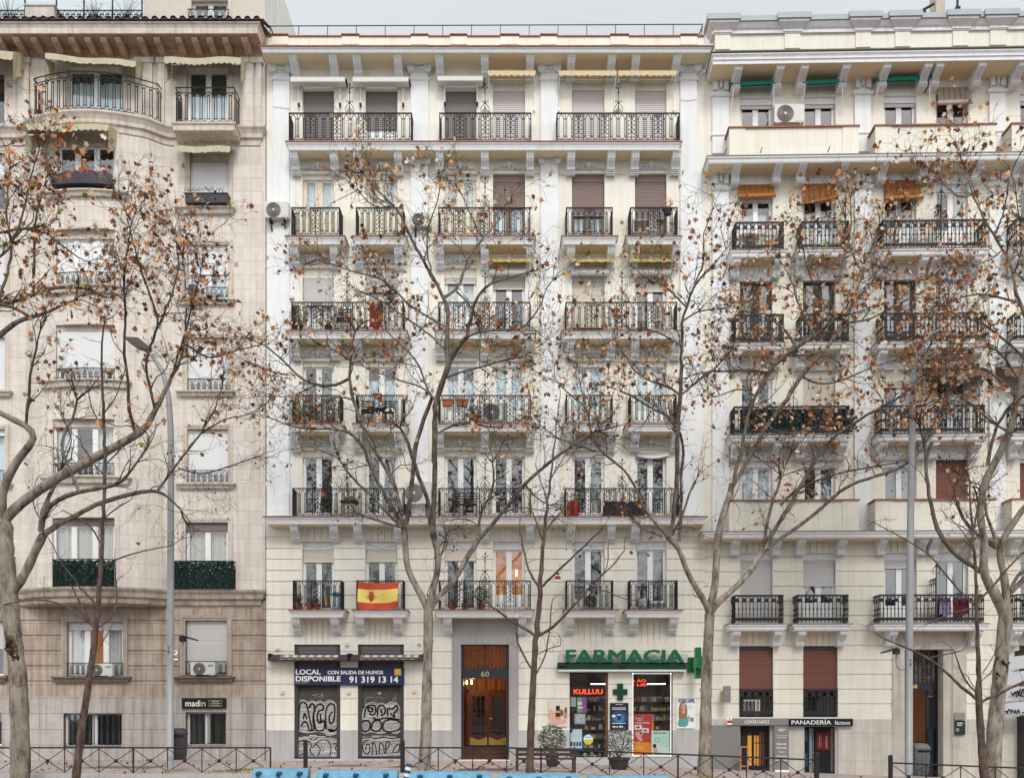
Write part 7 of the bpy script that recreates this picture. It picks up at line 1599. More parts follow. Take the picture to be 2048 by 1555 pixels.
t = sign('led_display', 'dark red lettered display high in the right pharmacy window', 1266, 1356, 1294, 1373, .12, black, .05, 'display', 'casing')
tx('t AO', 1266, 1292, 1357.5, 1363, .115, red_led, t); tx('i UE', 1266, 1292, 1366, 1371, .115, red_led, t)
def poly_px(mb, pts, y, m=0, sm=0):
    q = smooth(pts, sm) if sm else pts; mb.poly([(X(a, y), y, Z(b, y)) for a, b in q], m)
def poster(label, p0, py0, p1, py1, y, base, shapes, mats, name='poster'):
    t = thing(name, label, 'poster', (X((p0 + p1) / 2, y), y, Z(py1, y)), 'posters at the pharmacy'); mb = MB(); board(mb, p0, py0, p1, py1, y, .012); mb.build('sheet', base, t)
    mb = MB(); w, h = p1 - p0, py1 - py0
    for k, (m, pts, sm) in enumerate(shapes): poly_px(mb, [(p0 + a * w, py0 + b * h) for a, b in pts], y - .002 - .0006 * k, m, sm)
    if shapes: mb.build('picture', mats, t)
    return t
def blobp(cx, cy, rx, ry, n=9): return [(cx + rx * math.cos(2 * math.pi * i / n), cy + ry * math.sin(2 * math.pi * i / n)) for i in range(n)]
M = lambda n, c: mat(n, c, .6)
pk, tan, blk, wh, brn = M('pink_ink', (.62, .38, .29)), M('beige_ink', (.66, .52, .42)), M('black_ink', (.015, .015, .02)), M('white_ink', (.80, .80, .79)), M('brown_ink', (.24, .09, .05))
t = poster('beige poster with a dark perfume bottle left of the pharmacy', 1097, 1397, 1134.5, 1452, -.1, M('cream_sheet', (.68, .60, .53)), [(0, [(0, .4), (.2, .35), (.45, .55), (.5, .75), (0, .8)], 1), (0, [(.05, .78), (.9, .7), (1, .92), (0, .95)], 1), (1, blobp(.68, .5, .14, .13), 0), (1, blobp(.92, .42, .08, .14), 0), (3, blobp(.9, .62, .1, .1), 0), (4, [(.38, .42), (.62, .42), (.64, .74), (.36, .74)], 0), (2, [(.40, .24), (.60, .24), (.61, .42), (.39, .42)], 0), (2, [(.38, .5), (.62, .5), (.62, .64), (.38, .64)], 0)], [pk, brn, blk, M('rose_ink', (.5, .2, .16)), M('amber_ink', (.55, .30, .14))])
t = poster('navy poster with a small glowing bottle between the pharmacy windows', 1220, 1404.5, 1257, 1459, -.1, M('navy_sheet', (.012, .018, .045)), [(0, blobp(.5, .55, .46, .26, 14), 1), (1, blobp(.5, .56, .3, .18, 12), 1), (2, [(.42, .38), (.56, .38), (.57, .62), (.41, .62)], 0), (3, [(.42, .42), (.56, .42), (.56, .46), (.42, .46)], 0), (3, blobp(.2, .48, .1, .05), 0), (3, [(.14, .85), (.7, .85), (.7, .9), (.14, .9)], 0), (3, [(.3, .05), (.7, .05), (.7, .065), (.3, .065)], 0), (3, [(.12, .17), (.86, .17), (.86, .19), (.12, .19)], 0), (3, [(.12, .23), (.86, .23), (.86, .25), (.12, .25)], 0), (3, [(.1, .74), (.85, .74), (.85, .76), (.1, .76)], 0)], [M('deep_blue_ink', (.02, .06, .17)), M('blue_ink', (.05, .17, .36)), blk, wh])
t = poster('white poster of a long haired woman in teal right of the pharmacy', 1353, 1396.5, 1391, 1455.5, -.1, wh, [(0, [(.04, .95), (.1, .7), (.3, .62), (.55, .7), (.62, .95)], 1), (1, [(.12, .7), (.1, .35), (.2, .12), (.4, .1), (.55, .22), (.58, .5), (.5, .72), (.35, .62), (.2, .76)], 2), (2, blobp(.37, .26, .12, .115), 1), (2, [(.32, .36), (.44, .36), (.46, .5), (.3, .5)], 0), (0, [(.3, .92), (.42, .7), (.62, .58), (.7, .66), (.52, .96)], 1), (2, blobp(.66, .6, .05, .05), 0), (3, [(.72, .62), (.92, .64), (.9, .78), (.7, .76)], 0), (4, [(.31, .235), (.35, .235), (.35, .25), (.31, .25)], 0), (4, [(.39, .235), (.43, .235), (.43, .25), (.39, .25)], 0), (5, [(.34, .31), (.40, .31), (.38, .325), (.36, .325)], 0), (6, [(.56, .24), (.86, .24), (.86, .26), (.56, .26)], 0), (6, [(.6, .31), (.86, .31), (.86, .33), (.6, .33)], 0)], [M('teal_ink', (.08, .36, .32)), M('hair_ink', (.30, .15, .075)), M('skin_ink', (.58, .36, .25)), M('bottle_ink', (.16, .26, .34)), blk, M('lip_ink', (.4, .1, .09)), M('grey_ink', (.5, .52, .54))])
tx('FORCAPIL', 1357, 1390, 1396.8, 1403.6, -.108, M('logo_blue_ink', (.03, .10, .30)), t, .02)
yb = .16
t = poster('orange and red CORAZON poster in the right pharmacy window', 1265.5, 1427, 1307, 1512, yb, M('orange_sheet', (.80, .24, .012)), [(0, [(0, .0), (.98, .0), (.86, .66), (0, .66)], 0), (1, [(.08, .26), (.42, .25), (.44, .36), (.1, .37)], 0), (1, [(.46, .32), (.78, .34), (.76, .44), (.45, .42)], 0), (2, [(.16, .29), (.34, .285), (.35, .33), (.17, .335)], 0), (2, [(.52, .36), (.7, .37), (.69, .41), (.52, .4)], 0), (3, [(.1, .42), (.26, .40), (.46, .58), (.5, .63), (.36, .64), (.14, .52)], 1), (3, blobp(.04, .66, .07, .03), 0), (4, blobp(.28, .665, .07, .025), 0), (4, [(.14, .74), (.5, .74), (.5, .83), (.14, .83)], 0)], [M('red_ink', (.50, .035, .04)), wh, M('dark_red_ink', (.3, .03, .03)), M('salmon_ink', (.75, .36, .32)), M('amber_print', (.85, .36, .03))])
tx('RECUERDA', 1271, 1285, 1434.5, 1437, yb - .01, wtext, t, .02); tx('QUIERE A TU', 1274, 1288, 1438.5, 1441, yb - .01, wtext, t); tx('CORAZÓN', 1270.5, 1299, 1441.5, 1446.5, yb - .01, wtext, t, .01); tx('MB', 1284, 1288, 1430, 1431.6, yb - .01, wtext, t)
mb = MB(); mb.tube([(X(1281 + a, yb), yb - .012, Z(1466 - b, yb)) for a, b in ((0, -5), (-4, 0), (-4.5, 3), (-2, 4.5), (0, 2.5), (2, 4.8), (5, 3.5), (5, 0), (0, -5))], .012, 4); mb.build('heart_outline', wtext, t)
t = poster('pale mint poster with a small seated figure in the right pharmacy window', 1303, 1460, 1339.5, 1509, yb - .05, M('mint_sheet', (.60, .76, .69)), [(0, [(.04, .98), (.02, .78), (.14, .9), (.2, .99)], 0), (1, blobp(.17, .62, .1, .09), 0), (2, [(.1, .95), (.1, .74), (.22, .68), (.34, .74), (.36, .95)], 1), (3, [(.2, .88), (.5, .9), (.52, .98), (.16, .98)], 0), (4, blobp(.3, .38, .14, .11), 0), (5, blobp(.3, .38, .08, .06), 0), (4, blobp(.82, .62, .07, .05), 0), (5, blobp(.82, .62, .04, .025), 0), (6, [(.42, .2), (.92, .2), (.92, .5), (.42, .5)], 0), (6, [(.45, .56), (.72, .56), (.72, .58), (.45, .58)], 0)], [wh, blk, pk, M('yellow_ink', (.55, .40, .04)), M('mint_ink', (.25, .52, .44)), M('mint_sheet_light', (.60, .76, .69)), M('pale_mint_ink', (.5, .7, .63))])
tx('NaturTint Vegano', 1307, 1334, 1463, 1466, yb - .066, M('dark_green_ink', (.03, .12, .09)), t, .02)
ya = .18
poster('pale blue poster of four bottles in the left pharmacy window', 1140, 1457, 1164, 1497, ya, M('ice_blue_sheet', (.55, .70, .80)), [(0, [(.0, .02), (.3, .0), (.1, .2), (0, .22)], 0)] + [(1, [(.06 + k * .24, .42), (.2 + k * .24, .42), (.2 + k * .24, .62), (.06 + k * .24, .62)], 0) for k in range(4)] + [(2, [(.05 + k * .24, .64), (.21 + k * .24, .64), (.21 + k * .24, .84), (.05 + k * .24, .84)], 0) for k in range(4)] + [(3, [(.0, .94), (1, .94), (1, 1), (0, 1)], 0), (1, [(.36, .2), (.88, .2), (.88, .23), (.36, .23)], 0)], [blk, wh, M('dark_blue_ink', (.03, .05, .14)), M('cobalt_ink', (.08, .22, .6))])
t = thing('round_sticker', 'round white and lime sticker on the left pharmacy glass', 'sticker', (X(1176.5), .05, Z(1488))); mb = MB(); poly_px(mb, blobp(1176.5, 1478, 9.6, 10, 24), .05, 0); poly_px(mb, [(1176.5 + 9.2 * math.cos(a), 1478 + 9.6 * math.sin(a)) for a in [k * math.pi / 12 for k in range(13)]], .047, 1); poly_px(mb, [(1170, 1472), (1183, 1472), (1183, 1474), (1170, 1474)], .046, 2); mb.build('disc', [M('ice_white', (.66, .76, .82)), M('lime_ink', (.52, .55, .04)), M('sky_ink', (.2, .4, .6))], t)
poster('purple and green leaflet in the left pharmacy window', 1154, 1393, 1173.5, 1424, ya, M('purple_sheet', (.26, .10, .36)), [(0, [(0, .0), (.6, .0), (.3, .4), (.5, 1), (0, 1)], 1), (1, [(.1, .3), (.5, .3), (.5, .5), (.1, .5)], 0), (1, [(.12, .62), (.6, .62), (.6, .72), (.12, .72)], 0)], [M('leaf_green_ink', (.22, .42, .16)), wh])
poster('small blue picture poster in the corner of the left pharmacy window', 1139.6, 1393, 1152, 1412, ya, M('sky_blue_sheet', (.34, .47, .62)), [(0, [(0, .1), (.4, .15), (.55, .5), (.4, .9), (0, 1)], 1)], [pk])
poster('round lilac sticker poster in the left pharmacy window', 1149, 1426, 1171, 1447, ya + .02, M('lilac_sheet', (.36, .36, .46)), [(0, blobp(.5, .45, .4, .42, 12), 0), (1, blobp(.62, .5, .16, .22, 9), 0)], [M('pale_teal_ink', (.45, .60, .60)), pk])
for (p0, p1, lab, sd) in ((1141, 1214, 'shelves of medicine boxes behind the left pharmacy window', 3), (1267, 1343, 'shelves of medicine boxes behind the right pharmacy window', 4)):
    q = random.Random(sd); yy = 1.0; t = thing('display_shelf', lab, 'shelf', (X((p0 + p1) / 2, yy), yy, Z(1515, yy)), 'shelves inside the pharmacy'); f = MB(); b = MB(); x0, x1 = X(p0, yy), X(p1, yy)
    f.box(x0, x1, yy + .3, yy + .33, Z(1516, yy), Z(1392, yy), 0)
    for k in range(7):
        zz = Z(1514 - k * 18.5, yy); f.box(x0, x1, yy, yy + .3, zz, zz + .02); x = x0
        while x < x1 - .06:
            w = q.uniform(.04, .14); h = q.uniform(.08, .22)
            if q.random() < .8: b.box(x, x + w * .92, yy + .02, yy + .2, zz + .021, zz + h, q.randrange(9))
            x += w
    f.build('shelf_frame', mat('shelf_wood', (.20, .15, .11), .6), t)
    o = b.build('product_boxes', [M('box_%d' % i, c) for i, c in enumerate(((.6, .58, .54), (.45, .38, .3), (.1, .22, .14), (.42, .12, .08), (.07, .13, .28), (.45, .34, .08), (.16, .1, .08), (.3, .3, .32), (.5, .45, .5)))], t); o['kind'] = 'stuff'
# signs of the right house
def tR(s, p0, p1, py0, py1, y, m, par, b=0., **k): return text(s, X(p0, y), X(p1, y), Z(py1, y), Z(py0, y), y, m, par, bold=b, **k)
ys = -.32
t = sign('shop_sign', 'grey sign reading LÖVÁN NAILS over the nail salon door', 1464, 1435.5, 1577, 1449, ys, grey_panel, .08); tR('LÖVÁN NAILS', 1490, 1538, 1437.2, 1446, ys - .002, wtext, t)
t = sign('cladding_panel', 'plain grey panel left of the nail salon door', 1423, 1449.3, 1480, 1541, ys + .04, grey_panel, .06, 'panel', 'panel')
t = sign('price_panel', 'tall narrow grey panel listing nail salon services', 1549, 1449.3, 1578, 1543, ys + .04, grey_panel, .06, 'sign')
for s, a, b, p in (('LÖVÁN', 1455.5, 1460, 7), ('NAILS', 1461, 1462.4, 3), ('¿QUÉ SERVICIOS', 1469, 1471, 12), ('OFRECEMOS?', 1473, 1475, 9), ('MANICURA', 1485.2, 1488.4, 10), ('PEDICURA', 1493, 1496.2, 10), ('CEJAS', 1501.4, 1504.4, 6), ('PESTAÑAS', 1509.3, 1512.6, 10), ('DEPILACIÓN', 1517.2, 1520.6, 12)): tR(s, 1563 - p, 1563 + p, a, b, ys + .038, wtext, t, .02)
mb = MB(); board(mb, 1550, 1538.5, 1578, 1543, ys + .03, .005); mb.build('white_label', wtext, t)
t = sign('shop_sign', 'black sign reading PANADERÍA lácteos over the bakery gate', 1577.5, 1436, 1706, 1451, ys, black, .07); tR('PANADERÍA', 1583, 1662, 1437.2, 1447.6, ys - .002, wtext, t, .005); tR('lácteos', 1670, 1700, 1440, 1448, ys - .002, wtext, t)
t = thing('projecting_sign', 'small grey box sign jutting from the wall left of a red brown shutter', 'sign', (X(1453, -.4), -.4, Z(1404, -.4))); mb = MB(); mb.box(X(1446, -.5), X(1460, -.5), -.62, -.5, Z(1404, -.5), Z(1371, -.5)); mb.build('casing', grey_panel, t); mb = MB(); mb.box(X(1444, -.3), X(1449, -.3), -.5, -.03, Z(1402, -.3), Z(1380, -.3)); mb.build('wall_bracket', mat('tan_metal', (.45, .36, .26), .5), t); text('LN', X(1450, -.6), X(1456, -.6), Z(1388, -.6), Z(1383, -.6), -.622, mat('dim_letter', (.42, .41, .39), .6), t)
yp = -.36
sign('name_plate', 'small brushed grey plate right of the door numbered 58', 1909.5, 1424, 1930, 1438.5, yp, mat('bronze_grey_plate', (.25, .22, .2), .4), .02, 'plate', 'plate')
t = sign('name_plate', 'dark lettered plate below the small grey plate right of door 58', 1909.5, 1440, 1930.5, 1468.5, yp, mat('ink_plate', (.022, .023, .03), .4), .02, 'plate', 'plate'); tR('sandino', 1914, 1926, 1443.5, 1446, yp - .002, wtext, t, .02); tR('haidé', 1914, 1924, 1447.5, 1450, yp - .002, wtext, t, .02); tR('centro', 1911.5, 1918.5, 1455.5, 1457.5, yp - .002, wtext, t); tR('3º dcha', 1911.5, 1918, 1459, 1461, yp - .002, wtext, t)
for p0, py0, p1, py1, yq, lab in ((1110, 1143, 1121, 1162, -.06, 'alarm plate between two first floor windows of the middle house'), (1455, 1433, 1464, 1448, -.36, 'red alarm plate at the end of the nail salon sign'), (1568, 962, 1582, 974, -.08, 'red and white alarm plate between second floor windows of the right house'), (1842, 425, 1852, 434, -.09, 'tiny red alarm plate above a fifth floor balcony')):
    t = thing('alarm_sign', lab, 'sign', (X((p0 + p1) / 2, yq), yq, Z(py1, yq)), 'alarm plates on the house fronts'); mb = MB(); board(mb, p0, py0, p1, py1, yq, .02, 0); h = py1 - py0; board(mb, p0, py0 + h * .42, p1, py0 + h * .78, yq - .003, .003, 1); board(mb, p0 + 3, py0 + 2, p1 - 3, py0 + h * .3, yq - .003, .003, 2); mb.build('plate', [wtext, MATS['alarm_red'], btext], t)
# graffiti boards at the right edge
t = thing('kiosk_shutter', 'grey slatted panels scrawled with black graffiti at the right edge', 'shutter', (X(2040, -1.2), -1.2, Z(1442, -1.2))); mb = MB(); yk = -1.0
for k in range(4): za, zb = 1312 + k * 31, 1338 + k * 31; mb.poly([(X(2012 - k * 3, yk), yk, Z(zb + 2, yk)), (X(2075, yk), yk - .1, Z(zb - 6, yk)), (X(2075, yk), yk - .1, Z(za - 6, yk)), (X(2012 - k * 3, yk), yk, Z(za + 2, yk))])
mb.build('panel', mat('pale_grey_metal', (.50, .51, .53), .5), t); mb = MB(); mb.box(X(2036, -.5), X(2075, -.5), -.9, -.2, Z(1316, -.5), Z(1300, -.5)); mb.box(X(2040, -.5), X(2075, -.5), -.9, -.2, Z(1560, -.5), Z(1432, -.5)); mb.build('housing', MATS['dark_plastic'], t); mb = MB()
sp = lambda pts: [(X(1740 + a * .1833, yk), Z(1270 + b * .1833, yk)) for a, b in pts]
for L in ([(1520, 620), (1540, 660), (1560, 600), (1570, 650), (1590, 590), (1600, 650), (1620, 580)], [(1625, 650), (1640, 580), (1660, 640), (1680, 600), (1690, 650)], [(1640, 590), (1700, 570)], [(1575, 665), (1600, 640), (1640, 670), (1700, 650)], [(1440, 835), (1480, 820), (1470, 860), (1500, 790), (1520, 850), (1530, 800), (1560, 850), (1570, 810)], [(1580, 850), (1600, 800), (1610, 850)], [(1640, 840), (1700, 838)]): stroke(mb, sp(L), .022, yk - .13, 0)
mb.build('graffiti', btext, t)

# ------------------------------------------------------------------ street furniture
def gz(px, y): return ground_z(X(px, y))
def barrier(label, p0, p1, y=-6.3, start=None):
    t = thing('pedestrian_barrier', label, 'barrier', (X(p0, y), y, gz(p0, y)), 'pedestrian barriers along the kerb'); n = max(1, round((p1 - p0) / 68.3)); h = .70
    P = lambda px, z: (X(px, y), y, gz(px, y) + z)
    mb = MB(); mb.tube([P(p0 + (p1 - p0) * k / n, h) for k in range(n + 1)], .024, 6); mb.build('rail', irong, t)
    for k in range(n + 1): mb = MB(); px = p0 + (p1 - p0) * k / n; mb.tube([P(px, 0), P(px, h)], .016 if k % 4 else .026, 6); mb.build('post', irong, t)
    for k in range(n):
        a, b = p0 + (p1 - p0) * k / n, p0 + (p1 - p0) * (k + 1) / n; c = (a + b) / 2; mb = MB(); q = P(c, .33)
        for e in ((a, .02), (b, .02), (a, h - .03), (b, h - .03)): mb.tube([q, P(*e)], .0115, 5)
        bz = q[2]; mb.lathe([(.0, bz - .055), (.035, bz - .045), (.055, bz), (.035, bz + .045), (.0, bz + .055)], 12, 0, q[0], q[1]); mb.build('cross_brace', irong, t)
barrier('black crossed steel barrier in front of the tan stone house', -8, 541); barrier('black crossed steel barrier from the entrance to the nail salon', 808, 1630); barrier('black crossed steel barrier at the right hand lamp post', 1783, 2060)
for px, lab in ((611, 'black bollard in front of the left graffiti shutter'), (805, 'black bollard in front of the right graffiti shutter'), (1634, 'black bollard in front of the bakery gate'), (1781, 'black bollard left of the right hand lamp post')):
    y = -6.3; t = thing('bollard', lab, 'bollard', (X(px, y), y, gz(px, y)), 'bollards at the kerb'); mb = MB(); mb.lathe([(.062, 0), (.062, .78), (.072, .79), (.072, .81), (.062, .82), (.062, .86), (.07, .87), (.055, .91), (.0, .93)], 16); mb.build('post', irong, t, smooth=False, loc=(0, 0, 0))
def lamp_post(px, label, pts, num, small, head=None, y=-5.9):
    t = thing('street_lamp', label, 'street lamp', (X(px, y), y, gz(px, y)), 'tall grey street lamps'); mb = MB()
    P = [V3(a, b, y) for a, b in pts]; P[0].z = gz(px, y) - .05; n = len(P); r = [.102, .100, .096, .09, .085] + [.075 - .008 * k for k in range(n - 5)]; mb.tube(P, r, 16); mb.build('pole', steel, t, smooth=True)
    if head:
        mb = MB(); a, b = head; c = V3(a, b, y); mb.extrude_y([(c.x - .32, c.z + .14), (c.x + .05, c.z + .12), (c.x + .34, c.z - .12), (c.x + .3, c.z - .22), (c.x - .05, c.z - .12), (c.x - .3, c.z + .06)], y - .16, y + .16); mb.build('lamp_head', mat('weathered_lamp_housing', (.10, .085, .075), .6), t)
    sg, bx, by = small; mb = MB(); e = X(px, y) + sg * .1; zc = Z(by, y)
    mb.tube([(e, y, zc - .42), (e + sg * .14, y, zc - .46), (e + sg * .24, y, zc - .38), (e + sg * .26, y, zc - .22), (e + sg * .26, y, zc)], .03, 8); k = mb.build('side_arm', steel, t, smooth=True)
    mb = MB(); c = e + sg * .26; mb.extrude_y([(c - .07, zc - .02), (c + .07, zc - .02), (c + .08, zc + .12), (c - .08, zc + .12)], y - .08, y + .08); mb.extrude_y([(c - sg * .06 if sg > 0 else c + .06, zc + .13), (c + sg * .42 if sg < 0 else c + .42, zc + .0), (c + sg * .42, zc + .04), (c, zc + .17)], y - .1, y + .1); mb.build('camera_head', irong, k)
    for i, ch in enumerate(num): text(ch, X(px - 2, y), X(px + 2, y), Z(by + 17 + i * 7, y), Z(by + 12 + i * 7, y), y - .12, btext, t, 'pole_number')
lamp_post(340, 'grey street lamp numbered 78 in front of the tan stone house', [(340, 1545), (340.5, 1300), (341.5, 1050), (342, 900), (341, 850), (337, 790), (326, 745), (305, 712), (282, 692)], '78', (1, 0, 1281), (277, 687))
lamp_post(1818, 'grey street lamp numbered 76 before the doorway of the right house', [(1818, 1560), (1818.5, 1300), (1821, 1050), (1823, 900), (1826, 800), (1829, 740), (1838, 700), (1856, 672), (1880, 660)], '76', (-1, 0, 1306))
for px, py0, w, lab, c in ((357, 1457, .22, 'dark grey litter bin hung on the lamp post numbered 78', (.045, .043, .045)), (1840, 1487, .22, 'grey litter bin behind the lamp post numbered 76', (.13, .125, .125))):
    y = -5.55; t = thing('litter_bin', lab, 'litter bin', (X(px, y), y, Z(py0 + 62, y)), 'litter bins at the lamp posts'); m = mat('bin_plastic_%d' % px, c, .5); x = X(px, y); z1 = Z(py0, y); z0 = z1 - .88; mb = MB()
    mb.mould([(x - .17, y + .15), (x - .17, y - .15), (x + .17, y - .15), (x + .17, y + .15)], [(.04, z1 - .16, 0), (.03, z0 + .2, 0), (.0, z0, 0)]); 
    for k in (-.12, 0, .12): mb.box(x + k - .015, x + k + .015, y - .20, y - .15, z0 + .05, z1 - .3)
    mb.build('body', m, t); mb = MB(); mb.mould([(x - .17, y + .15), (x - .17, y - .15), (x + .17, y - .15), (x + .17, y + .15)], [(-.05, z1 + .03, 0), (.02, z1 - .03, 0), (.055, z1 - .1, 0), (.055, z1 - .158, 0)]); mb.build('lid', m, t); mb = MB(); mb.box(x - .13, x + .2, y - .207, y - .19, z1 - .22, z1 - .165); mb.build('opening', black, t)
y = -5.5; x0, x1 = X(1034, y), X(1150, y); gb = gz(1100, y); t = thing('bench', 'dark wooden street bench seen from behind the barrier', 'bench', ((x0 + x1) / 2, y, gb)); wd = mat('dark_bench_wood', (.085, .05, .045), .6, var=.3, scale=8)
for a, b, yy, th in ((.60, .70, y, .04), (.47, .57, y + .02, .04)): mb = MB(); mb.box(x0 - .04, x1 + .06, yy, yy + th, gb + a, gb + b); mb.build('backrest_slat', wd, t)
for k in range(4): mb = MB(); mb.box(x0 - .02, x1 + .04, y + .08 + k * .12, y + .18 + k * .12, gb + .36, gb + .40); mb.build('seat_slat', wd, t)
for xx in (x0, x1 - .02):
    for yy in (y + .01, y + .5): mb = MB(); mb.box(xx - .035, xx + .045, yy, yy + .06, gb, gb + (.72 if yy < y + .1 else .40)); mb.build('leg', wd, t)
    mb = MB(); mb.box(xx - .03, xx + .04, y + .06, y + .5, gb + .3, gb + .355); mb.build('side_rail', wd, t)
pm = mat('grey_black_pot', (.045, .035, .035), .6); ol = leaf_mat('olive_leaf', [(0, (.035, .048, .026)), (.25, (.06, .075, .04)), (.5, (.095, .11, .07)), (.75, (.15, .16, .11)), (.9, (.02, .028, .015))])
pot_plant(X(1104, -2.6), -2.6, gz(1104, -2.6), 'dense round shrub in a dark pot behind the bench', r=.22, h=.42, ph=.48, kind=900, m=ol, potm=pm, cat='potted shrub')
pot_plant(X(1238, -2.7), -2.7, gz(1238, -2.7), 'loose twiggy shrub in a wide dark pot between the pharmacy windows', r=.33, h=.38, ph=.52, kind=600, m=ol, potm=pm, cat='potted shrub')
y = -.9; t = thing('chalk_board', 'small wooden framed chalk board leaning by the nail salon door', 'board', (X(1489, y), y, gz(1489, y))); fm = mat('orange_wood', (.40, .17, .09), .6); x0, x1 = X(1480, y), X(1497, y); z0, z1 = gz(1489, y), Z(1491, y); mb = MB()
mb.box(x0, x0 + .05, y, y + .04, z0, z1); mb.box(x1 - .05, x1, y, y + .04, z0, z1); mb.box(x0 + .05, x1 - .05, y, y + .04, z1 - .05, z1); mb.box(x0 + .05, x1 - .05, y, y + .04, z0 + .15, z0 + .2); mb.build('frame', fm, t); mb = MB(); mb.box(x0 + .05, x1 - .05, y + .01, y + .03, z0 + .2, z1 - .05); mb.build('board', black, t)
blue = mat('sky_blue_plastic', (.16, .38, .54), .45, var=.3, scale=5, streak=.15); navy = mat('navy_plastic', (.02, .10, .19), .5)
y = -10.6
for (p0, p1), lab in zip(((508, 618), (635, 796), (822, 981), (999, 1158), (1176, 1336)), ('leftmost light blue kerb block with stray stems on it', 'light blue kerb block in front of the graffiti shutters', 'light blue kerb block below the forked plane tree', 'light blue kerb block crossed by the slim tree before the bench', 'rightmost light blue kerb block below the pharmacy')):
    x0, x1 = X(p0, y), X(p1, y); g = gz((p0 + p1) / 2, y) - .16; zt = Z({508: 1535, 635: 1538.5, 822: 1541, 999: 1545, 1176: 1549}[p0], y); t = thing('kerb_block', lab, 'barrier', ((x0 + x1) / 2, y, g), 'light blue kerb blocks'); mb = MB(); mb.extrude_x([(y + .2, g), (y + .2, zt - .06), (y + .17, zt - .015), (y + .1, zt), (y - .05, zt - .02), (y - .16, zt - .09), (y - .24, zt - .22), (y - .28, g)], x0, x1); mb.build('body', blue, t)
    for k in range(3): xx = x0 + (x1 - x0) * (.12 + .37 * k); mb = MB(); mb.tube([(xx - .05, y - .19, zt - .1), (xx + .07, y - .21, zt - .1)], .035, 8); mb.tube([(xx, y - .2, zt - .1), (xx, y - .3, zt - .14)], .05, 10); mb.build('lug', navy, t)
t = thing('marker_post', 'short leaning blue and white marker post beside the bollard', 'post', (X(814, -9), -9, -.16)); a, b = V3(812, 1558, -9), V3(818, 1526, -9); mb = MB()
for k in range(5): mb.tube([a + (b - a) * k / 5, a + (b - a) * (k + 1) / 5], .075, 12, k % 2)
mb.build('post', [navy, wtext], t)
q = random.Random(5); mb = MB()
for i in range(260):
    yy = q.uniform(-6.9, -.3); xx = q.uniform(-17, 17); add_leaf(mb, Vector((xx, yy, ground_z(xx) + .03)), q.uniform(.08, .14), q, 0)
tag(mb.build('fallen_leaves', leaf_mat('fallen_leaf', [(0, (.20, .09, .04)), (.4, (.3, .16, .07)), (.7, (.14, .07, .04))])), 'fallen brown leaves scattered over the pavement', 'leaves', kind='stuff')
q = random.Random(6); mb = MB()
for p0, p1, n in ((505, 560, 90), (560, 615, 40), (330, 345, 30), (1395, 1425, 120), (415, 500, 60)):
    for i in range(n):
        px = q.uniform(p0, p1); yy = -10.2 if p1 < 620 and p0 > 500 else q.uniform(-6.9, -5.2); a = V3(px, 1538, yy); a.z = gz(px, yy) if yy > -9 else Z(1543, yy); h = q.uniform(.05, .16); e = Vector((q.uniform(-.08, .08), q.uniform(-.05, .05), h)); w = Vector((.012, 0, 0)); mb.poly([a - w, a + w, a + e])
tag(mb.build('weeds', MATS['straw_leaf']), 'straggly green and yellow weeds at the kerb', 'weeds', kind='stuff')

# ------------------------------------------------------------------ things on and around the balconies
fr_, fy_ = mat('flag_red', (.52, .075, .04), .85), mat('flag_yellow', (.80, .62, .16), .85)
t = thing('flag', 'red and yellow Spanish flag tied to a first floor balcony', 'flag', (X(756, -.72), -.72, Z(1217, -.72))); mb = MB(); nx, nz = 36, 20; yf = -.75
def fl(u, v): return (X(715.5 + 81 * u + (1 - v) * 0, yf) - .02 * v * u, yf - .03 * math.sin(u * 13 + v * 3) * (.3 + v) - .03 * math.sin(u * 5 - v * 6) - .02 * v, Z(1163 + 53.5 * v, yf) + .05 * (math.sin(u * math.pi) * (1 - v) * -.9) - .03 * math.sin(math.pi * u) * v + .035 * v * (u > .85))
for i in range(nx):
    for j in range(nz): v = (j + .5) / nz; mb.quad(fl(i / nx, (j + 1) / nz), fl((i + 1) / nx, (j + 1) / nz), fl((i + 1) / nx, j / nz), fl(i / nx, j / nz), 0 if v < .27 or v > .75 else 1)
c = mb.build('cloth', [fr_, fy_], t, smooth=True); mb = MB()
for m, pts in ((0, [(.27, .40), (.40, .40), (.40, .62), (.335, .72), (.27, .62)]), (2, [(.30, .43), (.38, .43), (.38, .56), (.30, .56)]), (1, [(.31, .57), (.37, .57), (.37, .68), (.34, .70)]), (0, [(.27, .37), (.29, .31), (.335, .33), (.38, .31), (.40, .37)]), (3, [(.22, .44), (.24, .44), (.24, .66), (.22, .66)]), (3, [(.43, .44), (.45, .44), (.45, .66), (.43, .66)]), (0, [(.19, .52), (.27, .50), (.27, .53), (.19, .55)]), (0, [(.40, .50), (.48, .52), (.48, .55), (.40, .53)]), (4, [(.345, .46), (.375, .46), (.375, .52), (.345, .52)])): mb.poly([(lambda p: (p[0], p[1] - .012 - .002 * m, p[2]))(fl(*p)) for p in pts], m)
mb.build('crest', [mat('crest_red', (.35, .06, .03), .8), mat('crest_orange', (.62, .28, .06), .8), wtext, mat('crest_grey', (.45, .42, .25), .8), mat('crest_blue', (.12, .10, .35), .8)], c)
acg = 'air conditioners on the house fronts'
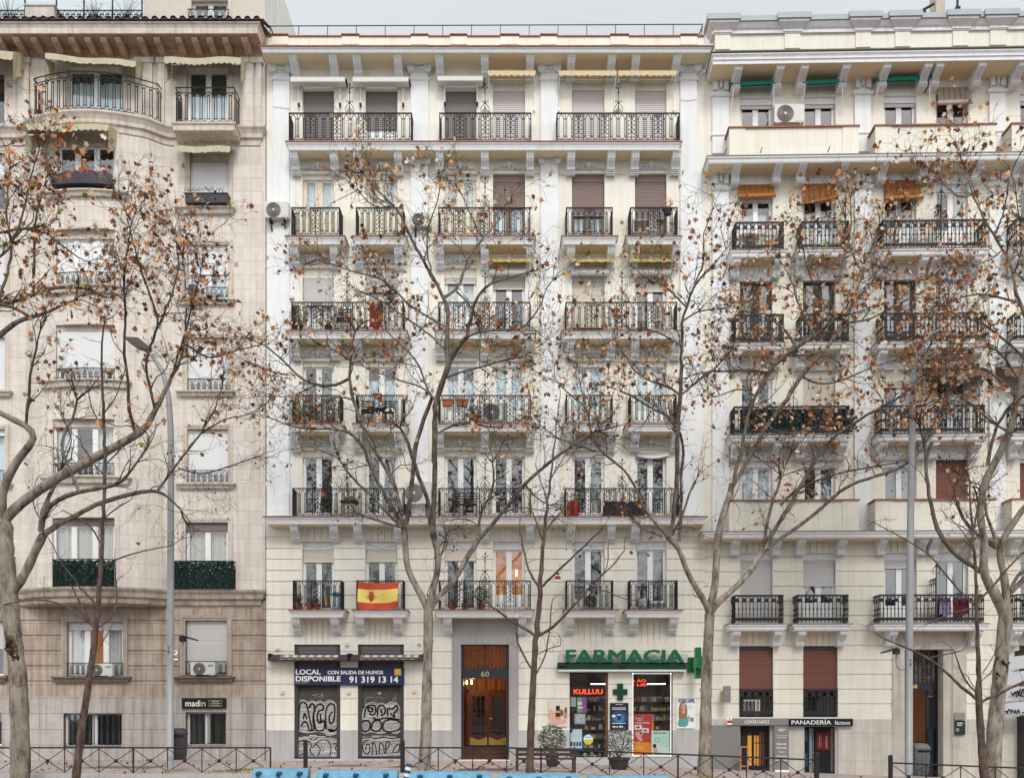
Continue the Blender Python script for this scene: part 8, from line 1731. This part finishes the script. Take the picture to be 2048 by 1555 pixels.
for a in ((530, 403, 577, 436, -.02, 'white air conditioner on wall brackets at the edge of the tan house', .34, False, True), (823, 425, 862, 453, -.02, 'air conditioner on wall brackets behind branches below the upper garlands', .34, False, True), (809, 962, 862, 1008, -.12, 'large air conditioner hung beside the second floor table balcony', .34, False, True), (1266, 438, 1312, 466, -.45, 'air conditioner with a square grille on a fifth floor balcony', .3, True, False), (613, 808, 652, 843, -.45, 'dark grilled air conditioner on the leftmost third floor balcony', .3, True, False), (966, 806, 1016, 842, -.45, 'air conditioner with a round fan near the wide third floor balcony', .3, False, False), (1164, 1188, 1212, 1216, -.45, 'air conditioner on a first floor balcony above the pharmacy', .3, False, False), (1549, 208, 1609, 246, -.5, 'big air conditioner on the solid top balcony between two green awnings', .34, False, False), (1484, 466, 1530, 496, -.4, 'air conditioner behind a black railing below an orange blind', .3, False, False), (1486, 1398, 1520, 1430, .0, 'air conditioner in the window above the nail salon', .1, True, False)):
    yy = a[4] - (a[6] if a[8] else 0); ac_unit(X(a[0], yy), X(a[2], yy), Z(a[3], yy), Z(a[1], yy), yy, a[5], acg, a[6], a[7], a[8])
zs = lambda f: Z(SLABY[f], -.7) + .01
for px, f, lab, k in ((598, 1, 'spiky plant in a pot at the left end of the flag floor balcony', dict(ph=.5)), (620, 1, 'low straw coloured plant on the leftmost first floor balcony', dict(ph=.25, m=MATS['straw_leaf'])), (634, 1, 'yellowing grass plant in the middle of the leftmost first floor balcony', dict(ph=.36, m=MATS['straw_leaf'])), (905, 1, 'straw coloured plant at the left end of the balcony over the entrance', dict(ph=.32, m=MATS['straw_leaf'])), (930, 1, 'low plant on the balcony over the entrance', dict(ph=.25)), (962, 1, 'bushy dark plant before the divider over the entrance', dict(ph=.32, kind=260)), (599, 4, 'round plant in a dark bowl at the left end of the fourth floor', dict(ph=.34, kind=200, potm=plastic_dk)), (657, 4, 'leafy plant in a dark bowl beside the fourth floor chair', dict(ph=.34, kind=200, potm=plastic_dk)), (662, 3, 'tall leafy plant beside the dark grilled air conditioner', dict(ph=.4, kind=300)), (596, 3, 'bushy plant left of the dark grilled air conditioner', dict(ph=.4, kind=300)), (948, 3, 'plant in a round brown basket on the third floor', dict(r=.2, h=.3, ph=.18, kind=120))): pot_plant(X(px, -.45), -.45, zs(f), lab, **k)
pot_plant(X(1335, -.62), -.62, Z(430, -.62), 'dry orange plant in a dark box hooked on a fifth floor railing', r=.16, h=.2, ph=.2, kind=90, m=leaf_mat('rust_leaf', [(0, (.45, .17, .07)), (.5, (.3, .1, .05)), (.8, (.55, .3, .16))]), potm=plastic_dk)
for p0, p1, a, b, lab in ((746, 763, 786, 794, 'small terracotta trough on the railing of the folding table balcony'), (883, 907, 797, 811, 'left terracotta trough on the wide third floor railing'), (911, 937, 797, 811, 'right terracotta trough on the wide third floor railing'), (807, 814, 793, 804, 'terracotta pot hung outside the folding table balcony')):
    yy = -.78; t = thing('flower_trough', lab, 'planter', (X((p0 + p1) / 2, yy), yy, Z(b, yy)), 'terracotta troughs on the railings'); mb = MB(); mb.mould([(X(p0, yy) + .02, yy + .16), (X(p0, yy) + .02, yy), (X(p1, yy) - .02, yy), (X(p1, yy) - .02, yy + .16)], [(.02, Z(a, yy), 0), (.02, Z(a, yy) - .05, 0), (.0, Z(a, yy) - .055, 0), (-.015, Z(b, yy), 0)]); mb.build('trough', potc, t)
def chair(px, f, lab, m=iron, s=1.0):
    x, y, z = X(px, -.42), -.42, zs(f); t = thing('folding_chair', lab, 'chair', (x, y, z), 'chairs on the balconies'); w = .19 * s; mb = MB(); mb.box(x - w, x + w, y - .17, y + .17, z + .42, z + .445); mb.build('seat', m, t)
    mb = MB()
    for k in range(4): mb.box(x - w, x + w, y + .17, y + .185, z + .55 + k * .09, z + .60 + k * .09)
    mb.build('backrest', m, t)
    for sx in (-1, 1): mb = MB(); mb.tube([(x + sx * w, y - .17, z), (x + sx * w, y + .18, z + .86)], .012, 5); mb.build('leg', m, t); mb = MB(); mb.tube([(x + sx * w * .9, y + .18, z), (x + sx * w * .9, y - .16, z + .43)], .012, 5); mb.build('leg', m, t)
def table(px, f, lab, w=.3):
    x, y, z = X(px, -.42), -.42, zs(f); t = thing('small_table', lab, 'table', (x, y, z), 'tables on the balconies'); mb = MB(); mb.box(x - w, x + w, y - .2, y + .2, z + .5, z + .53); mb.build('tabletop', iron, t)
    for sx in (-1, 1):
        for sy in (-1, 1): mb = MB(); mb.tube([(x + sx * w * .85, y + sy * .16, z), (x + sx * w * .85, y + sy * .16, z + .5)], .012, 5); mb.build('leg', iron, t)
table(699, 2, 'small black table with pots below a divider spike'); chair(652, 2, 'black chair before the lit pendant lamp'); chair(917, 2, 'black folding chair left of the divider over the second floor'); chair(942, 2, 'black folding chair beside another on the second floor'); table(757, 3, 'black slatted folding table on the third floor'); chair(735, 3, 'black folding chair left of the folding table'); chair(776, 3, 'black folding chair right of the folding table'); chair(688, 4, 'grey chair behind the fourth floor divider spike', irong, 1.2)
for k, (px, c) in enumerate(((692, (.42, .22, .36)), (703, (.55, .46, .05)), (711, (.6, .5, .07)))): x, y, z = X(px, -.42), -.42, zs(2) + .53; t = thing('glazed_pot', ('lilac glazed pot on the small balcony table', 'tall yellow pot on the small balcony table', 'small yellow pot at the end of the balcony table')[k], 'pot', (x, y, z), 'glazed pots on the small table'); mb = MB(); s = (1, 1.2, .85)[k]; mb.lathe([(.05 * s, 0), (.075 * s, .06 * s), (.07 * s, .13 * s), (.08 * s, .14 * s)], 12); mb.build('pot', mat('glaze_%d' % k, c, .35), t, loc=(0, 0, 0))
def boxy(name, lab, cat, p0, p1, a, b, y, d, m, part='body', soft=0):
    t = thing(name, lab, cat, (X((p0 + p1) / 2, y), y, Z(b, y))); mb = MB(); x0, x1, z0, z1 = X(p0, y), X(p1, y), Z(b, y), Z(a, y)
    if soft: mb.mould([(x0, y + d), (x0 + .02, y), ((x0 + x1) / 2, y - .05), (x1 - .02, y), (x1, y + d)], [(-.04, z1, 0), (.02, z1 - .06, 0), (.03, (z0 + z1) / 2, 0), (.0, z0, 0)])
    else: mb.box(x0, x1, y, y + d, z0, z1 - .06); mb.box(x0 - .02, x1 + .02, y - .02, y + d + .02, z1 - .055, z1)
    mb.build(part, m, t); return t
boxy('storage_chest', 'dark brown storage chest on the right second floor balcony', 'chest', 1207, 1290, 1002, 1029, -.5, .3, mat('chest_brown', (.06, .042, .045), .6)); boxy('bag', 'red bag at the left end of a second floor balcony', 'bag', 1137, 1158, 1000, 1029, -.5, .2, mat('bag_red', (.42, .04, .03), .7), soft=1)
boxy('cleaning_bottle', 'white and blue bottle bag at the end of the leftmost first floor balcony', 'bottle', 661, 675, 1190, 1216, -.5, .15, mat('pale_blue_bag', (.58, .66, .74), .5), soft=1); boxy('cloth_bundle', 'blue cloth bundle above the white bottle bag', 'cloth', 664, 680, 1183, 1191, -.5, .15, mat('bundle_blue', (.03, .2, .34), .8), soft=1); boxy('lantern', 'small orange lantern on the leftmost first floor balcony', 'lantern', 650.5, 657.5, 1193, 1210, -.5, .1, mat('lantern_orange', (.55, .24, .04), .5))
t = thing('plastic_tub', 'round grey tub on the rightmost first floor balcony', 'tub', (X(1286, -.45), -.45, zs(1))); mb = MB(); mb.lathe([(.16, 0), (.2, .1), (.23, .3), (.21, .36), (.12, .4)], 18); mb.build('tub', mat('tub_grey', (.28, .28, .29), .5), t, loc=(0, 0, 0))
boxy('trough', 'low grey trough beside the round grey tub', 'planter', 1300, 1330, 1205, 1216, -.5, .2, mat('trough_grey', (.30, .30, .31), .6))
def cloth(name, lab, p0, p1, a, b, y, m, cat='laundry', mb_=None):
    t = thing(name, lab, cat, (X((p0 + p1) / 2, y), y, Z(b, y))); mb = MB(); n, k = 14, 6
    def f(u, v): return (X(p0 + (p1 - p0) * u, y), y - .03 * math.sin(u * 12 + v * 2) * (.3 + v), Z(a + (b - a) * v * (1 - .12 * math.sin(u * 9)), y))
    for i in range(n):
        for j in range(k): mb.quad(f(i / n, (j + 1) / k), f((i + 1) / n, (j + 1) / k), f((i + 1) / n, j / k), f(i / n, j / k))
    mb.build('cloth', m, t, smooth=True)
cloth('laundry', 'lilac laundry drying behind the first floor railing of the right house', 1878, 1902, 1198, 1230, -.72, mat('lilac_cloth', (.40, .27, .44), .9)); cloth('laundry', 'dark red laundry drying behind the first floor railing of the right house', 1905, 1938, 1197, 1230, -.72, mat('wine_cloth', (.17, .012, .03), .9)); cloth('beach_towel', 'bright red cloth hung inside a fourth floor balcony', 739, 764, 606, 659, -.5, mat('scarlet_cloth', (.58, .04, .015), .8), 'cloth')
# ------------------------------------------------------------------ what stands across the street (it shows only in the window panes)
O = thing('apartment_building', 'plain brown apartment house across the street, seen only as reflections', 'building', (0, -72, 0))
cells = []
for i in range(22):
    for j in range(4): cells.append((-44 + i * 4, -42.4 + i * 4, 1.2 + j * 3.3, 3.2 + j * 3.3, -72.3, -1))
mb = relief(cells, [-46, 46], [-1, 13.5], (-72.0, 0), reveal=0)
mb.quad((-46, -72.4, -1), (46, -72.4, -1), (46, -72.4, 13.5), (-46, -72.4, 13.5), 1); mb.quad((-46, -72, 13.5), (46, -72, 13.5), (46, -84, 13.5), (-46, -84, 13.5), 0)
mb.build('wall', [mat('far_brown_render', (.40, .34, .29), .9), dark], O)
src = [o for o in COL.objects if o.name.startswith('plane_tree') and o.parent is None]
for k, (s, xx, lab) in enumerate(((src[1], -13, 'plane tree across the street, reflected in the left windows'), (src[2], -2, 'plane tree across the street, reflected in the middle windows'), (src[1], 7, 'plane tree across the street, reflected in the pharmacy floor windows'), (src[3], 14, 'plane tree across the street, reflected in the right house windows'))):
    r = s.copy(); COL.objects.link(r); r.location = (xx, -44 - 2 * (k % 2), -.2); r.rotation_euler = (0, 0, 1.1 + k); r['label'] = lab; r['group'] = 'plane trees across the street'
    for ch in s.children: c2 = ch.copy(); COL.objects.link(c2); c2.parent = r
